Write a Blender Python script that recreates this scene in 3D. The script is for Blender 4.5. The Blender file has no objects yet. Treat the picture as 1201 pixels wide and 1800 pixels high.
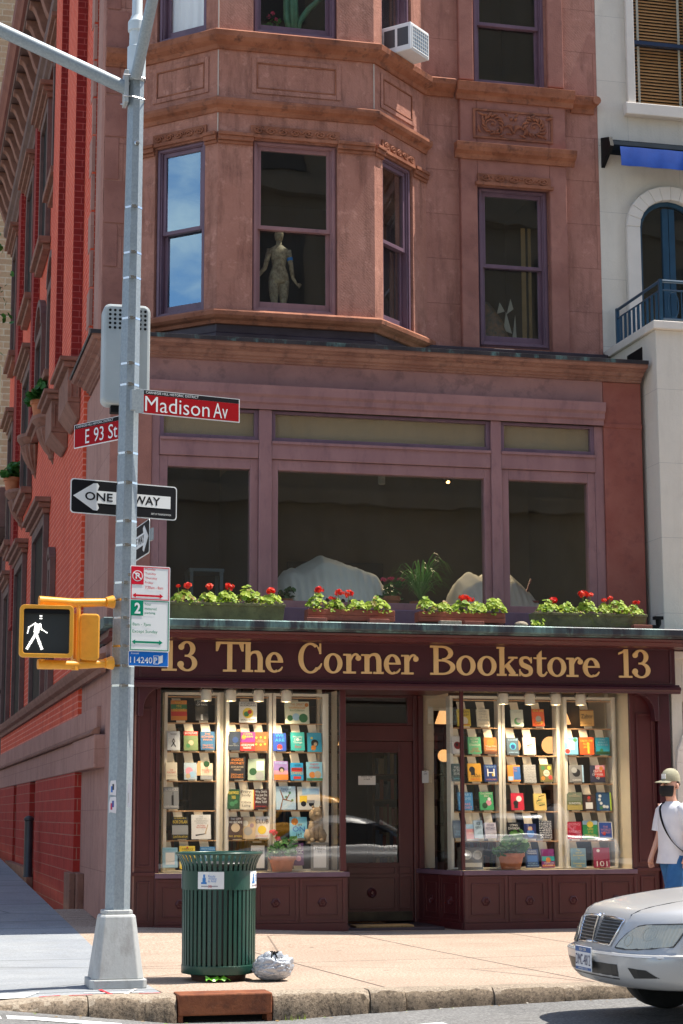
import bpy, bmesh, math, random
from mathutils import Vector, Matrix, noise as mnoise
random.seed(7)
SC = bpy.context.scene
COL = SC.collection
R = math.radians
PI = math.pi

# ---------------------------------------------------------------- camera
cd = bpy.data.cameras.new('camera'); cam = bpy.data.objects.new('camera', cd); COL.objects.link(cam)
YAW, TILT, ROLL = R(13.64), R(9.13), R(-0.15)
cam.matrix_world = (Matrix.Translation((0, 0, 1.35)) @ Matrix.Rotation(-YAW, 4, 'Z')
                    @ Matrix.Rotation(PI / 2 + TILT, 4, 'X') @ Matrix.Rotation(ROLL, 4, 'Z'))
cd.sensor_fit = 'VERTICAL'; cd.sensor_height = 36.0; cd.lens = 66.0     # 3300 px of an 1800 px tall frame
cd.clip_start = 0.1; cd.clip_end = 2000.0
SC.camera = cam

# ---------------------------------------------------------------- sky, sun, exposure
SUN_EL, SUN_BEHIND = R(66.0), R(-1.5)       # sun at the right, raking along the shop front
sun_dir = Vector((math.cos(SUN_EL) * math.cos(SUN_BEHIND), math.cos(SUN_EL) * math.sin(SUN_BEHIND), math.sin(SUN_EL)))
W = bpy.data.worlds.new('World'); SC.world = W; W.use_nodes = True
nt = W.node_tree; nt.nodes.clear()
wo = nt.nodes.new('ShaderNodeOutputWorld'); bg = nt.nodes.new('ShaderNodeBackground')
sky = nt.nodes.new('ShaderNodeTexSky'); sky.sky_type = 'NISHITA'; sky.sun_disc = False
sky.sun_elevation = SUN_EL; sky.sun_rotation = PI / 2 - math.atan2(sun_dir.y, sun_dir.x)
sky.air_density = 1.0; sky.dust_density = 0.6; sky.ozone_density = 1.5
wtc = nt.nodes.new('ShaderNodeTexCoord'); wmp = nt.nodes.new('ShaderNodeMapping'); wmp.inputs['Scale'].default_value = (1, 1, 2.4); wmp.inputs['Location'].default_value = (8.5, 4.5, 3.0)
wno = nt.nodes.new('ShaderNodeTexNoise'); wno.inputs['Scale'].default_value = 3.4; wno.inputs['Detail'].default_value = 8; wno.inputs['Roughness'].default_value = .58
wcr = nt.nodes.new('ShaderNodeValToRGB'); wcr.color_ramp.elements[0].position = .55; wcr.color_ramp.elements[1].position = .66
wmx = nt.nodes.new('ShaderNodeMixRGB'); wmx.inputs['Color2'].default_value = (5.6, 5.5, 5.4, 1)
nt.links.new(wtc.outputs['Generated'], wmp.inputs['Vector']); nt.links.new(wmp.outputs[0], wno.inputs['Vector'])
nt.links.new(wno.outputs['Fac'], wcr.inputs['Fac']); nt.links.new(wcr.outputs['Color'], wmx.inputs['Fac'])
wgr = nt.nodes.new('ShaderNodeMixRGB'); wgr.blend_type = 'MULTIPLY'; wgr.inputs['Fac'].default_value = 1; wgr.inputs['Color2'].default_value = (1.03, 1.0, .97, 1)
nt.links.new(sky.outputs[0], wgr.inputs['Color1']); nt.links.new(wgr.outputs[0], wmx.inputs['Color1']); nt.links.new(wmx.outputs[0], bg.inputs['Color'])
nt.links.new(bg.outputs[0], wo.inputs['Surface'])
bg.inputs['Strength'].default_value = 0.12
sl = bpy.data.lights.new('sun', 'SUN'); sl.energy = 3.9; sl.angle = R(0.53); sl.color = (1.0, 0.94, 0.84)
so = bpy.data.objects.new('sun', sl); COL.objects.link(so); so.location = (30, 0, 60)
so.rotation_euler = (-sun_dir).to_track_quat('-Z', 'Y').to_euler()
VS = SC.view_settings
SC.display_settings.display_device = 'sRGB'
VS.view_transform = 'Standard'; VS.look = 'None'; VS.exposure = 1.20; VS.gamma = 1.0; VS.use_curve_mapping = False

# ---------------------------------------------------------------- helpers: objects
def tag(o, label=None, cat=None, group=None, kind=None):
    if label: o['label'] = label
    if cat: o['category'] = cat
    if group: o['group'] = group
    if kind: o['kind'] = kind
    return o

def thing(name, label, cat, loc=(0, 0, 0), rot=(0, 0, 0), group=None):
    o = bpy.data.objects.new(name, None); COL.objects.link(o)
    o.empty_display_size = .1
    o.location = loc; o.rotation_euler = rot
    return tag(o, label, cat, group)

def base_of(o):
    while o.parent: o = o.parent
    return o.location

class MB:
    """collects faces; build() links them as one mesh object"""
    def __init__(s): s.v = []; s.f = []; s.m = []
    def add(s, verts, faces, mi=0):
        n = len(s.v); s.v += [tuple(p) for p in verts]
        s.f += [tuple(i + n for i in f) for f in faces]; s.m += [mi] * len(faces)
        return s
    def box(s, x0, x1, y0, y1, z0, z1, mi=0):
        if x0 > x1: x0, x1 = x1, x0
        if y0 > y1: y0, y1 = y1, y0
        if z0 > z1: z0, z1 = z1, z0
        v = [(x0, y0, z0), (x1, y0, z0), (x1, y1, z0), (x0, y1, z0), (x0, y0, z1), (x1, y0, z1), (x1, y1, z1), (x0, y1, z1)]
        return s.add(v, [(3, 2, 1, 0), (4, 5, 6, 7), (0, 1, 5, 4), (1, 2, 6, 5), (2, 3, 7, 6), (3, 0, 4, 7)], mi)
    def frame(s, x0, x1, z0, z1, y0, y1, w, wt=None, wb=None, mi=0):
        """rectangular frame in the xz plane, members butted"""
        wt = w if wt is None else wt; wb = w if wb is None else wb
        s.box(x0, x0 + w, y0, y1, z0, z1, mi); s.box(x1 - w, x1, y0, y1, z0, z1, mi)
        s.box(x0 + w, x1 - w, y0, y1, z1 - wt, z1, mi); s.box(x0 + w, x1 - w, y0, y1, z0, z0 + wb, mi)
        return s
    def quad(s, a, b, c, d, mi=0): return s.add([a, b, c, d], [(0, 1, 2, 3)], mi)
    def loft(s, rings, mi=0, closed=True, caps=True):
        n = len(rings[0]); v = [p for r in rings for p in r]; f = []
        for k in range(len(rings) - 1):
            for i in range(n if closed else n - 1):
                j = (i + 1) % n
                f.append((k * n + i, k * n + j, (k + 1) * n + j, (k + 1) * n + i))
        if caps:
            f.append(tuple(range(n - 1, -1, -1))); f.append(tuple((len(rings) - 1) * n + i for i in range(n)))
        return s.add(v, f, mi)
    def tube(s, pts, rad, n=8, mi=0, caps=True):
        pts = [Vector(p) for p in pts]
        if not hasattr(rad, '__len__'): rad = [rad] * len(pts)
        rings = []; up = None
        for i, p in enumerate(pts):
            d = (pts[min(i + 1, len(pts) - 1)] - pts[max(i - 1, 0)]).normalized()
            if up is None:
                up = Vector((0, 0, 1)) if abs(d.z) < .9 else Vector((0, 1, 0))
            a = d.cross(up)
            if a.length < 1e-4: a = d.cross(Vector((1, 0, 0)))
            a.normalize(); b = a.cross(d).normalized(); up = b
            rings.append([p + (a * math.cos(2 * PI * k / n) + b * math.sin(2 * PI * k / n)) * rad[i] for k in range(n)])
        return s.loft(rings, mi, True, caps)
    def lathe(s, c, prof, n=24, mi=0, caps=True):
        """prof: (radius, z) list"""
        rings = [[(c[0] + r * math.cos(2 * PI * k / n), c[1] + r * math.sin(2 * PI * k / n), c[2] + z) for k in range(n)] for r, z in prof]
        return s.loft(rings, mi, True, caps)
    def disc_y(s, c, prof, n=20, mi=0):
        """turned about the y axis: prof (radius, y)"""
        rings = [[(c[0] + r * math.cos(2 * PI * k / n), c[1] + y, c[2] + r * math.sin(2 * PI * k / n)) for k in range(n)] for r, y in prof]
        return s.loft(rings, mi)
    def prism(s, poly, y0, y1, mi=0):
        """poly in xz, extruded along y"""
        a = [(x, y0, z) for x, z in poly]; b = [(x, y1, z) for x, z in poly]
        return s.loft([a, b], mi)
    def sweep_x(s, prof, x0, x1, mi=0):
        """prof in yz (closed), along x"""
        return s.loft([[(x0, y, z) for y, z in prof], [(x1, y, z) for y, z in prof]], mi)
    def sweep(s, prof, path, mi=0):
        """moulding: prof (outward offset, z) closed; path = list of (x, y, nx, ny) mitred stations"""
        return s.loft([[(x + nx * o, y + ny * o, z) for o, z in prof] for x, y, nx, ny in path], mi)
    def blob(s, c, r, n=8, m=6, mi=0, jit=0.0, sq=(1, 1, 1)):
        rings = []
        for k in range(1, m):
            t = PI * k / m
            rings.append([(c[0] + sq[0] * r * math.sin(t) * math.cos(2 * PI * i / n) * (1 + random.uniform(-jit, jit)),
                           c[1] + sq[1] * r * math.sin(t) * math.sin(2 * PI * i / n) * (1 + random.uniform(-jit, jit)),
                           c[2] - sq[2] * r * math.cos(t)) for i in range(n)])
        return s.loft(rings, mi)
    def build(s, name, mats, parent=None, smooth=False, bevel=0, local=False, loc=None, rot=None, subsurf=0, origin=None, auto=None):
        me = bpy.data.meshes.new(name)
        if local: off = Vector((0, 0, 0))
        elif parent: off = base_of(parent)
        else: off = Vector(origin) if origin else Vector((0, 0, 0))
        me.from_pydata([Vector(p) - off for p in s.v], [], s.f)
        if not hasattr(mats, '__len__'): mats = [mats]
        for m in mats: me.materials.append(m)
        if len(mats) > 1: me.polygons.foreach_set('material_index', s.m)
        if smooth: me.polygons.foreach_set('use_smooth', [True] * len(s.f))
        if len(s.f) > 1:
            bm = bmesh.new(); bm.from_mesh(me); bmesh.ops.recalc_face_normals(bm, faces=bm.faces); bm.to_mesh(me); bm.free()
        me.update()
        o = bpy.data.objects.new(name, me); COL.objects.link(o)
        if parent: o.parent = parent
        elif not local: o.location = off
        if loc: o.location = loc
        if rot: o.rotation_euler = rot
        if bevel:
            b = o.modifiers.new('bevel', 'BEVEL'); b.width = bevel; b.segments = 2; b.limit_method = 'ANGLE'; b.angle_limit = R(40); b.harden_normals = False
        if subsurf:
            b = o.modifiers.new('subsurf', 'SUBSURF'); b.levels = b.render_levels = subsurf
        if auto is not None:
            me.set_sharp_from_angle(angle=R(auto))
        return o

def copy_tree(o, parent=None):
    c = o.copy(); COL.objects.link(c)
    if parent: c.parent = parent
    for ch in [q for q in ALLCH(o)]: copy_tree(ch, c)
    return c
def ALLCH(o): return [q for q in bpy.data.objects if q.parent == o]

def text_mesh(body, size, mats=None, extrude=0.0, align='LEFT', sx=1.0, spacing=1.0, name='lettering', parent=None, loc=(0, 0, 0), rot=(PI / 2, 0, 0), bold=0.0):
    """writing as a mesh standing in its parent's xz plane"""
    c = bpy.data.curves.new('t', 'FONT'); c.body = body; c.size = size; c.extrude = extrude
    c.align_x = align; c.align_y = 'BOTTOM_BASELINE'; c.space_character = spacing; c.offset = bold; c.resolution_u = 3
    t = bpy.data.objects.new('t', c)
    me = bpy.data.meshes.new_from_object(t)
    bpy.data.objects.remove(t); bpy.data.curves.remove(c)
    M = Matrix.Translation(loc) @ Matrix.Rotation(rot[2], 4, 'Z') @ Matrix.Rotation(rot[1], 4, 'Y') @ Matrix.Rotation(rot[0], 4, 'X') @ Matrix.Diagonal((sx, 1, 1, 1))
    me.transform(M)
    me.materials.clear(); me.materials.append(mats)
    me.name = name
    o = bpy.data.objects.new(name, me); COL.objects.link(o)
    if parent: o.parent = parent
    return o

# ---------------------------------------------------------------- helpers: materials
def newmat(name):
    m = bpy.data.materials.new(name); m.use_nodes = True
    nt = m.node_tree; b = nt.nodes['Principled BSDF']
    return m, nt, b, nt.links
def pos(nt, local=False, scale=(1, 1, 1)):
    if local:
        c = nt.nodes.new('ShaderNodeTexCoord').outputs['Object']
    else:
        c = nt.nodes.new('ShaderNodeNewGeometry').outputs['Position']
    mp = nt.nodes.new('ShaderNodeMapping'); mp.inputs['Scale'].default_value = scale
    nt.links.new(c, mp.inputs['Vector']); return mp.outputs[0]
def noise(nt, vec, scale, detail=4, rough=.55, dist=0):
    n = nt.nodes.new('ShaderNodeTexNoise'); n.inputs['Scale'].default_value = scale; n.inputs['Detail'].default_value = detail
    n.inputs['Roughness'].default_value = rough; n.inputs['Distortion'].default_value = dist
    nt.links.new(vec, n.inputs['Vector']); return n.outputs['Fac']
def ramp(nt, fac, stops):
    r = nt.nodes.new('ShaderNodeValToRGB'); e = r.color_ramp.elements
    while len(e) < len(stops): e.new(.5)
    for k, (p, c) in enumerate(stops):
        e[k].position = p; e[k].color = (*c, 1) if hasattr(c, '__len__') else (c, c, c, 1)
    nt.links.new(fac, r.inputs['Fac']); return r.outputs['Color']
def mix(nt, fac, a, b, mode='MIX'):
    n = nt.nodes.new('ShaderNodeMixRGB'); n.blend_type = mode
    for sck, val in ((n.inputs['Fac'], fac), (n.inputs['Color1'], a), (n.inputs['Color2'], b)):
        if hasattr(val, 'is_linked') or hasattr(val, 'links'): nt.links.new(val, sck)
        elif hasattr(val, '__len__'): sck.default_value = (*val, 1)
        else: sck.default_value = val if sck.name == 'Fac' else (val, val, val, 1)
    return n.outputs['Color']
def bump(nt, bsdf, h, strength=.3, dist=.01):
    n = nt.nodes.new('ShaderNodeBump'); n.inputs['Strength'].default_value = strength; n.inputs['Distance'].default_value = dist
    nt.links.new(h, n.inputs['Height']); nt.links.new(n.outputs[0], bsdf.inputs['Normal'])
def flat(name, col, rough=.5, metal=0, spec=.5, coat=0, emit=None, es=0):
    m, nt, b, L = newmat(name)
    b.inputs['Base Color'].default_value = (*col, 1); b.inputs['Roughness'].default_value = rough; b.inputs['Metallic'].default_value = metal
    b.inputs['Specular IOR Level'].default_value = spec; b.inputs['Coat Weight'].default_value = coat
    if emit: b.inputs['Emission Color'].default_value = (*emit, 1); b.inputs['Emission Strength'].default_value = es
    return m
def worn(name, c1, c2, scale=3, rough=.6, metal=0, bstr=.15, bscale=40, local=False, streak=1.0, lo=.35, hi=.65, dirt=None, dirt_amt=.5, coat=0, spec=.5):
    """two tones of one finish, fine relief, optional dirt patches"""
    m, nt, b, L = newmat(name)
    v = pos(nt, local, (1, 1, streak))
    c = ramp(nt, noise(nt, v, scale, 6, .6), [(lo, c1), (hi, c2)])
    if dirt:
        f = ramp(nt, noise(nt, v, scale * 2.3, 8, .7), [(.52, 0.0), (.72, dirt_amt)])
        c = mix(nt, f, c, dirt)
    L.new(c, b.inputs['Base Color'])
    b.inputs['Roughness'].default_value = rough; b.inputs['Metallic'].default_value = metal; b.inputs['Coat Weight'].default_value = coat
    b.inputs['Specular IOR Level'].default_value = spec
    if bstr: bump(nt, b, noise(nt, pos(nt, local), bscale, 5, .65), bstr, .01)
    return m
def stone(name, c1, c2, c3, bw=.9, bh=.45, joint=.006, bstr=.5, tool=True, joint_col=None, xz='xz', patch=.35, rough=.85):
    """dressed stone in courses: block to block tone, tooled face, thin joints"""
    m, nt, b, L = newmat(name)
    g = nt.nodes.new('ShaderNodeNewGeometry').outputs['Position']
    sp = nt.nodes.new('ShaderNodeSeparateXYZ'); L.new(g, sp.inputs[0])
    ad = nt.nodes.new('ShaderNodeMath'); ad.operation = 'ADD'; L.new(sp.outputs['X'], ad.inputs[0]); L.new(sp.outputs['Y'], ad.inputs[1])
    cb = nt.nodes.new('ShaderNodeCombineXYZ'); L.new(ad.outputs[0], cb.inputs['X']); L.new(sp.outputs['Z'], cb.inputs['Y'])
    br = nt.nodes.new('ShaderNodeTexBrick'); L.new(cb.outputs[0], br.inputs['Vector'])
    br.inputs['Scale'].default_value = 1; br.inputs['Brick Width'].default_value = bw; br.inputs['Row Height'].default_value = bh
    br.inputs['Mortar Size'].default_value = joint; br.inputs['Mortar Smooth'].default_value = .3; br.inputs['Bias'].default_value = 0
    br.inputs['Color1'].default_value = (0, 0, 0, 1); br.inputs['Color2'].default_value = (1, 1, 1, 1); br.inputs['Mortar'].default_value = (.5, .5, .5, 1)
    v = pos(nt)
    c = ramp(nt, noise(nt, v, 1.3, 6, .65), [(.32, c1), (.66, c2)])
    c = mix(nt, mix(nt, 1.0, br.outputs['Color'], .3, 'MULTIPLY'), c, c3)
    f = ramp(nt, noise(nt, v, 2.6, 9, .72, .6), [(.5, 0.0), (.7, patch)])
    c = mix(nt, f, c, tuple(x * .55 for x in c1))
    c = mix(nt, ramp(nt, noise(nt, v, 60, 3, .6), [(.35, 0.0), (.75, .22)]), c, c3)
    c = mix(nt, ramp(nt, noise(nt, pos(nt, False, (1, 1, .16)), 5.5, 7, .7), [(.50, 0.0), (.74, patch * 1.5)]), c, tuple(x * .42 for x in c1))
    c = mix(nt, ramp(nt, noise(nt, v, 7, 6, .7), [(.56, 0.0), (.68, patch)]), c, tuple(min(1, x * 1.12) for x in c3))
    c = mix(nt, br.outputs['Fac'], c, joint_col or tuple(x * .74 for x in c1))
    L.new(c, b.inputs['Base Color']); b.inputs['Roughness'].default_value = rough; b.inputs['Specular IOR Level'].default_value = .25
    h = noise(nt, v, 38, 6, .7)
    if tool:
        wv = nt.nodes.new('ShaderNodeTexWave'); wv.wave_type = 'BANDS'; wv.bands_direction = 'DIAGONAL'; wv.inputs['Scale'].default_value = 14
        wv.inputs['Distortion'].default_value = 7; wv.inputs['Detail'].default_value = 3; wv.inputs['Detail Scale'].default_value = .6; L.new(v, wv.inputs['Vector'])
        h = mix(nt, .10, h, wv.outputs['Color'])
    h = mix(nt, br.outputs['Fac'], h, 0.0)
    bump(nt, b, h, bstr, .012)
    return m
def brick(name, c1, c2, mortar, bw=.21, bh=.07, ms=.006, axis='yz', stain=None, rough=.75, bstr=.4, mscale=1.0):
    m, nt, b, L = newmat(name)
    g = nt.nodes.new('ShaderNodeNewGeometry').outputs['Position']
    sp = nt.nodes.new('ShaderNodeSeparateXYZ'); L.new(g, sp.inputs[0])
    ad = nt.nodes.new('ShaderNodeMath'); ad.operation = 'ADD'; L.new(sp.outputs['X'], ad.inputs[0]); L.new(sp.outputs['Y'], ad.inputs[1])
    cb = nt.nodes.new('ShaderNodeCombineXYZ'); L.new(ad.outputs[0], cb.inputs['X']); L.new(sp.outputs['Z'], cb.inputs['Y'])
    br = nt.nodes.new('ShaderNodeTexBrick'); L.new(cb.outputs[0], br.inputs['Vector'])
    br.inputs['Scale'].default_value = 1; br.inputs['Brick Width'].default_value = bw; br.inputs['Row Height'].default_value = bh
    br.inputs['Mortar Size'].default_value = ms; br.inputs['Mortar Smooth'].default_value = .2
    br.inputs['Color1'].default_value = (*c1, 1); br.inputs['Color2'].default_value = (*c2, 1); br.inputs['Mortar'].default_value = (*mortar, 1)
    c = br.outputs['Color']; v = pos(nt)
    if stain: c = mix(nt, ramp(nt, noise(nt, pos(nt, False, (1, 1, .3)), 1.6, 7, .7), [(.48, 0.0), (.75, .55)]), c, stain)
    c = mix(nt, ramp(nt, noise(nt, v, 9, 5, .6), [(.35, .0), (.7, .35)]), c, tuple(x * .6 for x in c1))
    L.new(c, b.inputs['Base Color']); b.inputs['Roughness'].default_value = rough; b.inputs['Specular IOR Level'].default_value = .3
    h = mix(nt, .5, noise(nt, v, 70, 4, .6), ramp(nt, br.outputs['Fac'], [(0.0, 1.0), (1.0, 0.0)]))
    bump(nt, b, h, bstr, .008)
    return m
def glass(name, tint=(.9, .93, .92), fac=1.0, rough=0.0, dirt=.02):
    """window pane: clear sheet that mirrors more at a slant"""
    m, nt, b, L = newmat(name)
    nt.nodes.remove(b); out = nt.nodes['Material Output']
    tr = nt.nodes.new('ShaderNodeBsdfTransparent'); tr.inputs['Color'].default_value = (*tint, 1)
    gl = nt.nodes.new('ShaderNodeBsdfGlossy'); gl.inputs['Roughness'].default_value = rough; gl.inputs['Color'].default_value = (1, 1, 1, 1)
    fr = nt.nodes.new('ShaderNodeFresnel'); fr.inputs['IOR'].default_value = 1.52
    mu = nt.nodes.new('ShaderNodeMath'); mu.operation = 'MULTIPLY'; mu.inputs[1].default_value = 1.9 * fac; mu.use_clamp = True
    mx = nt.nodes.new('ShaderNodeMixShader')
    ge = nt.nodes.new('ShaderNodeNewGeometry'); inv = nt.nodes.new('ShaderNodeMath'); inv.operation = 'SUBTRACT'; inv.inputs[0].default_value = 1.0; L.new(ge.outputs['Backfacing'], inv.inputs[1])
    m3 = nt.nodes.new('ShaderNodeMath'); m3.operation = 'MULTIPLY'; L.new(mu.outputs[0], m3.inputs[0]); L.new(inv.outputs[0], m3.inputs[1])   # only the outer face of a pane mirrors
    L.new(fr.outputs[0], mu.inputs[0]); L.new(m3.outputs[0], mx.inputs['Fac']); L.new(tr.outputs[0], mx.inputs[1]); L.new(gl.outputs[0], mx.inputs[2])
    nz = noise(nt, pos(nt), .9, 2, .5)
    bp = nt.nodes.new('ShaderNodeBump'); bp.inputs['Strength'].default_value = .05; bp.inputs['Distance'].default_value = .05
    L.new(nz, bp.inputs['Height']); L.new(bp.outputs[0], gl.inputs['Normal'])
    if dirt:
        df = nt.nodes.new('ShaderNodeBsdfDiffuse'); df.inputs['Color'].default_value = (.5, .48, .45, 1)
        m2 = nt.nodes.new('ShaderNodeMixShader'); L.new(mx.outputs[0], m2.inputs[1]); L.new(df.outputs[0], m2.inputs[2])
        f = ramp(nt, noise(nt, pos(nt, False, (1, 1, .35)), 5, 6, .7), [(.35, dirt * .4), (.75, dirt * 2)]); L.new(f, m2.inputs['Fac'])
        L.new(m2.outputs[0], out.inputs['Surface'])
    else: L.new(mx.outputs[0], out.inputs['Surface'])
    return m

M = {}
M['brownstone'] = stone('brownstone', (.325, .140, .104), (.42, .195, .150), (.49, .25, .195), 2.6, .62, .004, .85, patch=.5)
M['bay_stone'] = stone('bay_stone', (.345, .145, .102), (.44, .205, .150), (.52, .265, .20), 60, 60, .001, .95, patch=.6)
M['frieze_paint'] = worn('frieze_paint', (.24, .12, .115), (.33, .17, .155), 1.6, .6, bstr=.3, bscale=40, dirt=(.13, .07, .07), dirt_amt=.9)
M['brownstone_trim'] = worn('brownstone_trim', (.235, .085, .048), (.36, .145, .085), 3, .8, bstr=.7, bscale=35, dirt=(.085, .04, .032), dirt_amt=.9, spec=.2)
M['cornice_paint'] = worn('cornice_paint', (.23, .11, .085), (.32, .165, .125), 2.4, .7, bstr=.4, bscale=40, dirt=(.10, .05, .045), dirt_amt=.85, streak=.6, spec=.2)
M['brownstone_plain'] = worn('brownstone_plain', (.27, .115, .09), (.36, .16, .125), 2.2, .85, bstr=.45, bscale=50, dirt=(.16, .075, .065), dirt_amt=.5, spec=.25)
M['red_stone'] = worn('red_stone', (.25, .075, .058), (.31, .11, .085), 1.6, .85, bstr=.4, bscale=45, dirt=(.15, .05, .05), dirt_amt=.6, spec=.25)
M['pink_stone'] = stone('pink_stone', (.34, .175, .14), (.42, .23, .185), (.47, .27, .22), 1.6, .7, .004, .35, tool=False)
M['mauve_paint'] = worn('mauve_paint', (.235, .115, .12), (.30, .152, .152), 3, .5, bstr=.12, bscale=60, dirt=(.12, .06, .07), dirt_amt=.55, streak=.4)
M['plum_paint'] = worn('plum_paint', (.125, .068, .098), (.165, .092, .125), 4, .45, bstr=.1, bscale=60, dirt=(.07, .04, .06), dirt_amt=.5, streak=.4)
M['maroon_paint'] = worn('maroon_paint', (.070, .0115, .013), (.090, .0165, .018), 3, .35, bstr=.08, bscale=50, dirt=(.055, .016, .018), dirt_amt=.5, streak=.5)
M['sign_maroon'] = worn('sign_maroon', (.048, .0085, .014), (.064, .0125, .018), 2, .33, bstr=.08, bscale=30, streak=1)
M['copper'] = worn('copper', (.03, .03, .04), (.10, .17, .17), 2.5, .5, .25, .2, 30, lo=.42, hi=.62, dirt=(.22, .42, .38), dirt_amt=.8, streak=.25)
M['dark_metal'] = worn('dark_metal', (.035, .022, .028), (.06, .04, .05), 3, .5, .2, .1)
M['brick'] = brick('red_brick', (.64, .070, .030), (.72, .10, .042), (.78, .27, .19), .24, .085, .010, stain=(.42, .04, .026))
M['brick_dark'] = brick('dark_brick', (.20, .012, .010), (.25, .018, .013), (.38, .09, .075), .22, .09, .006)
M['brick_low'] = brick('brick_base', (.36, .020, .013), (.44, .036, .022), (.40, .17, .12), .3, .155, .006, stain=(.22, .02, .015))
M['brown_paint'] = worn('brown_paint', (.10, .05, .042), (.15, .08, .065), 3, .6, bstr=.25, bscale=45, dirt=(.05, .025, .02), dirt_amt=.5)
M['corbel_stone'] = worn('corbel_stone', (.20, .085, .055), (.27, .125, .085), 4, .8, bstr=.4, bscale=40, dirt=(.09, .04, .03), dirt_amt=.7)
M['glass'] = glass('window_glass', (.9, .93, .92), 1.15, 0, .008)
M['glass_dim'] = glass('dusty_window_glass', (.92, .90, .86), .6, 0, .03)
M['shop_glass'] = glass('shop_glass', (.98, .98, .97), 1.5, 0, .0)
M['mirror_glass'] = glass('reflective_glass', (.75, .82, .9), 4.2, 0, .006)
[n for n in M['mirror_glass'].node_tree.nodes if n.type == 'BSDF_GLOSSY'][0].inputs['Color'].default_value = (.52, .80, 1, 1)  # blue of the mirrored sky is put into the gloss colour
M['dark_copper'] = worn('dark_copper', (.022, .018, .022), (.05, .042, .045), 2.5, .45, .3, .2, 30, dirt=(.16, .32, .30), dirt_amt=.75, streak=.35)
M['clear_glass'] = glass('clear_glass', (.98, .98, .98), .25, 0, 0)
M['dark_room'] = flat('dark_room', (.035, .028, .024), .8)
M['white_stucco'] = stone('white_stucco', (.60, .545, .465), (.66, .605, .52), (.70, .64, .56), 1.5, .95, .0025, .45, tool=False, joint_col=(.38, .35, .32), patch=.10)
M['white_trim'] = worn('white_trim', (.62, .57, .51), (.70, .64, .57), 2, .75, bstr=.25, bscale=60)
M['navy_paint'] = worn('navy_paint', (.010, .022, .055), (.018, .035, .08), 4, .4, bstr=.05)
M['teal_paint'] = worn('teal_paint', (.010, .045, .085), (.016, .06, .11), 4, .35, bstr=.05)
M['cream'] = worn('cream_paint', (.78, .68, .50), (.84, .74, .56), 1.5, .6, bstr=.05)
M['cream_white'] = worn('cream_white_paint', (.80, .75, .64), (.85, .80, .69), 1.5, .5, bstr=.04)
M['white'] = flat('white_enamel', (.78, .78, .76), .4)
M['black'] = flat('black_plastic', (.009, .009, .010), .55, spec=.12)
M['wood'] = worn('shelf_wood', (.50, .27, .12), (.58, .34, .17), 8, .5, bstr=.05, streak=.3)
M['gold'] = worn('gold_letter', (.68, .42, .17), (.74, .49, .22), 3, .45, 0, .06, 50)
M['brass'] = flat('brass', (.75, .48, .16), .25, 1)
M['steel'] = worn('galvanized_steel', (.25, .29, .315), (.32, .365, .39), 55, .5, .25, .08, 60, local=False, lo=.35, hi=.65, dirt=(.20, .22, .23), dirt_amt=.35, streak=.8)
M['cast'] = worn('painted_cast_metal', (.40, .415, .405), (.47, .48, .47), 3, .55, .1, .2, 30, dirt=(.16, .14, .12), dirt_amt=.5, streak=.4)
M['stainless'] = flat('stainless_band', (.62, .62, .62), .25, 1)
M['yellow'] = worn('signal_yellow', (.72, .31, .02), (.80, .37, .035), 3, .4, 0, .06, 30, dirt=(.45, .2, .03), dirt_amt=.4)
M['leaf'] = None
# ================================================================ setting: ground
def ss(a, b, x):
    t = min(1, max(0, (x - a) / (b - a))); return t * t * (3 - 2 * t)
def lerp_tab(tab, x):
    if x <= tab[0][0]: return tab[0][1]
    for (a, va), (b, vb) in zip(tab, tab[1:]):
        if x <= b: return va + (vb - va) * (x - a) / (b - a)
    return tab[-1][1]
CURB_Y = 14.4
ROAD_Z = [(-40, -.10), (0.2, -.05), (0.9, -.07), (1.5, -.13), (2.2, -.20), (3.0, -.205), (4.0, -.15), (4.9, -.125), (6.0, -.10), (10, -.10), (60, -.10)]
def walk_z(x, y):
    """pavement: rises along the side street, dips at the corner ramp"""
    z = (1 - ss(2.4, 6.0, x)) * max(0, y - 18.6) * .0345
    if y < 17: z -= .06 * (1 - ss(.3, 1.5, x)) * (1 - ss(14.4, 17, y))
    return z
def road_z(x, y):
    g = lerp_tab(ROAD_Z, x); return -.10 + (g + .10) * ss(9, 14.2, y)
def grid(name, xs, ys, zf, mat, thick=None):
    mb = MB(); n = len(xs)
    v = [(x, y, zf(x, y)) for y in ys for x in xs]
    f = [(j * n + i, j * n + i + 1, (j + 1) * n + i + 1, (j + 1) * n + i) for j in range(len(ys) - 1) for i in range(n - 1)]
    mb.add(v, f); return mb

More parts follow.
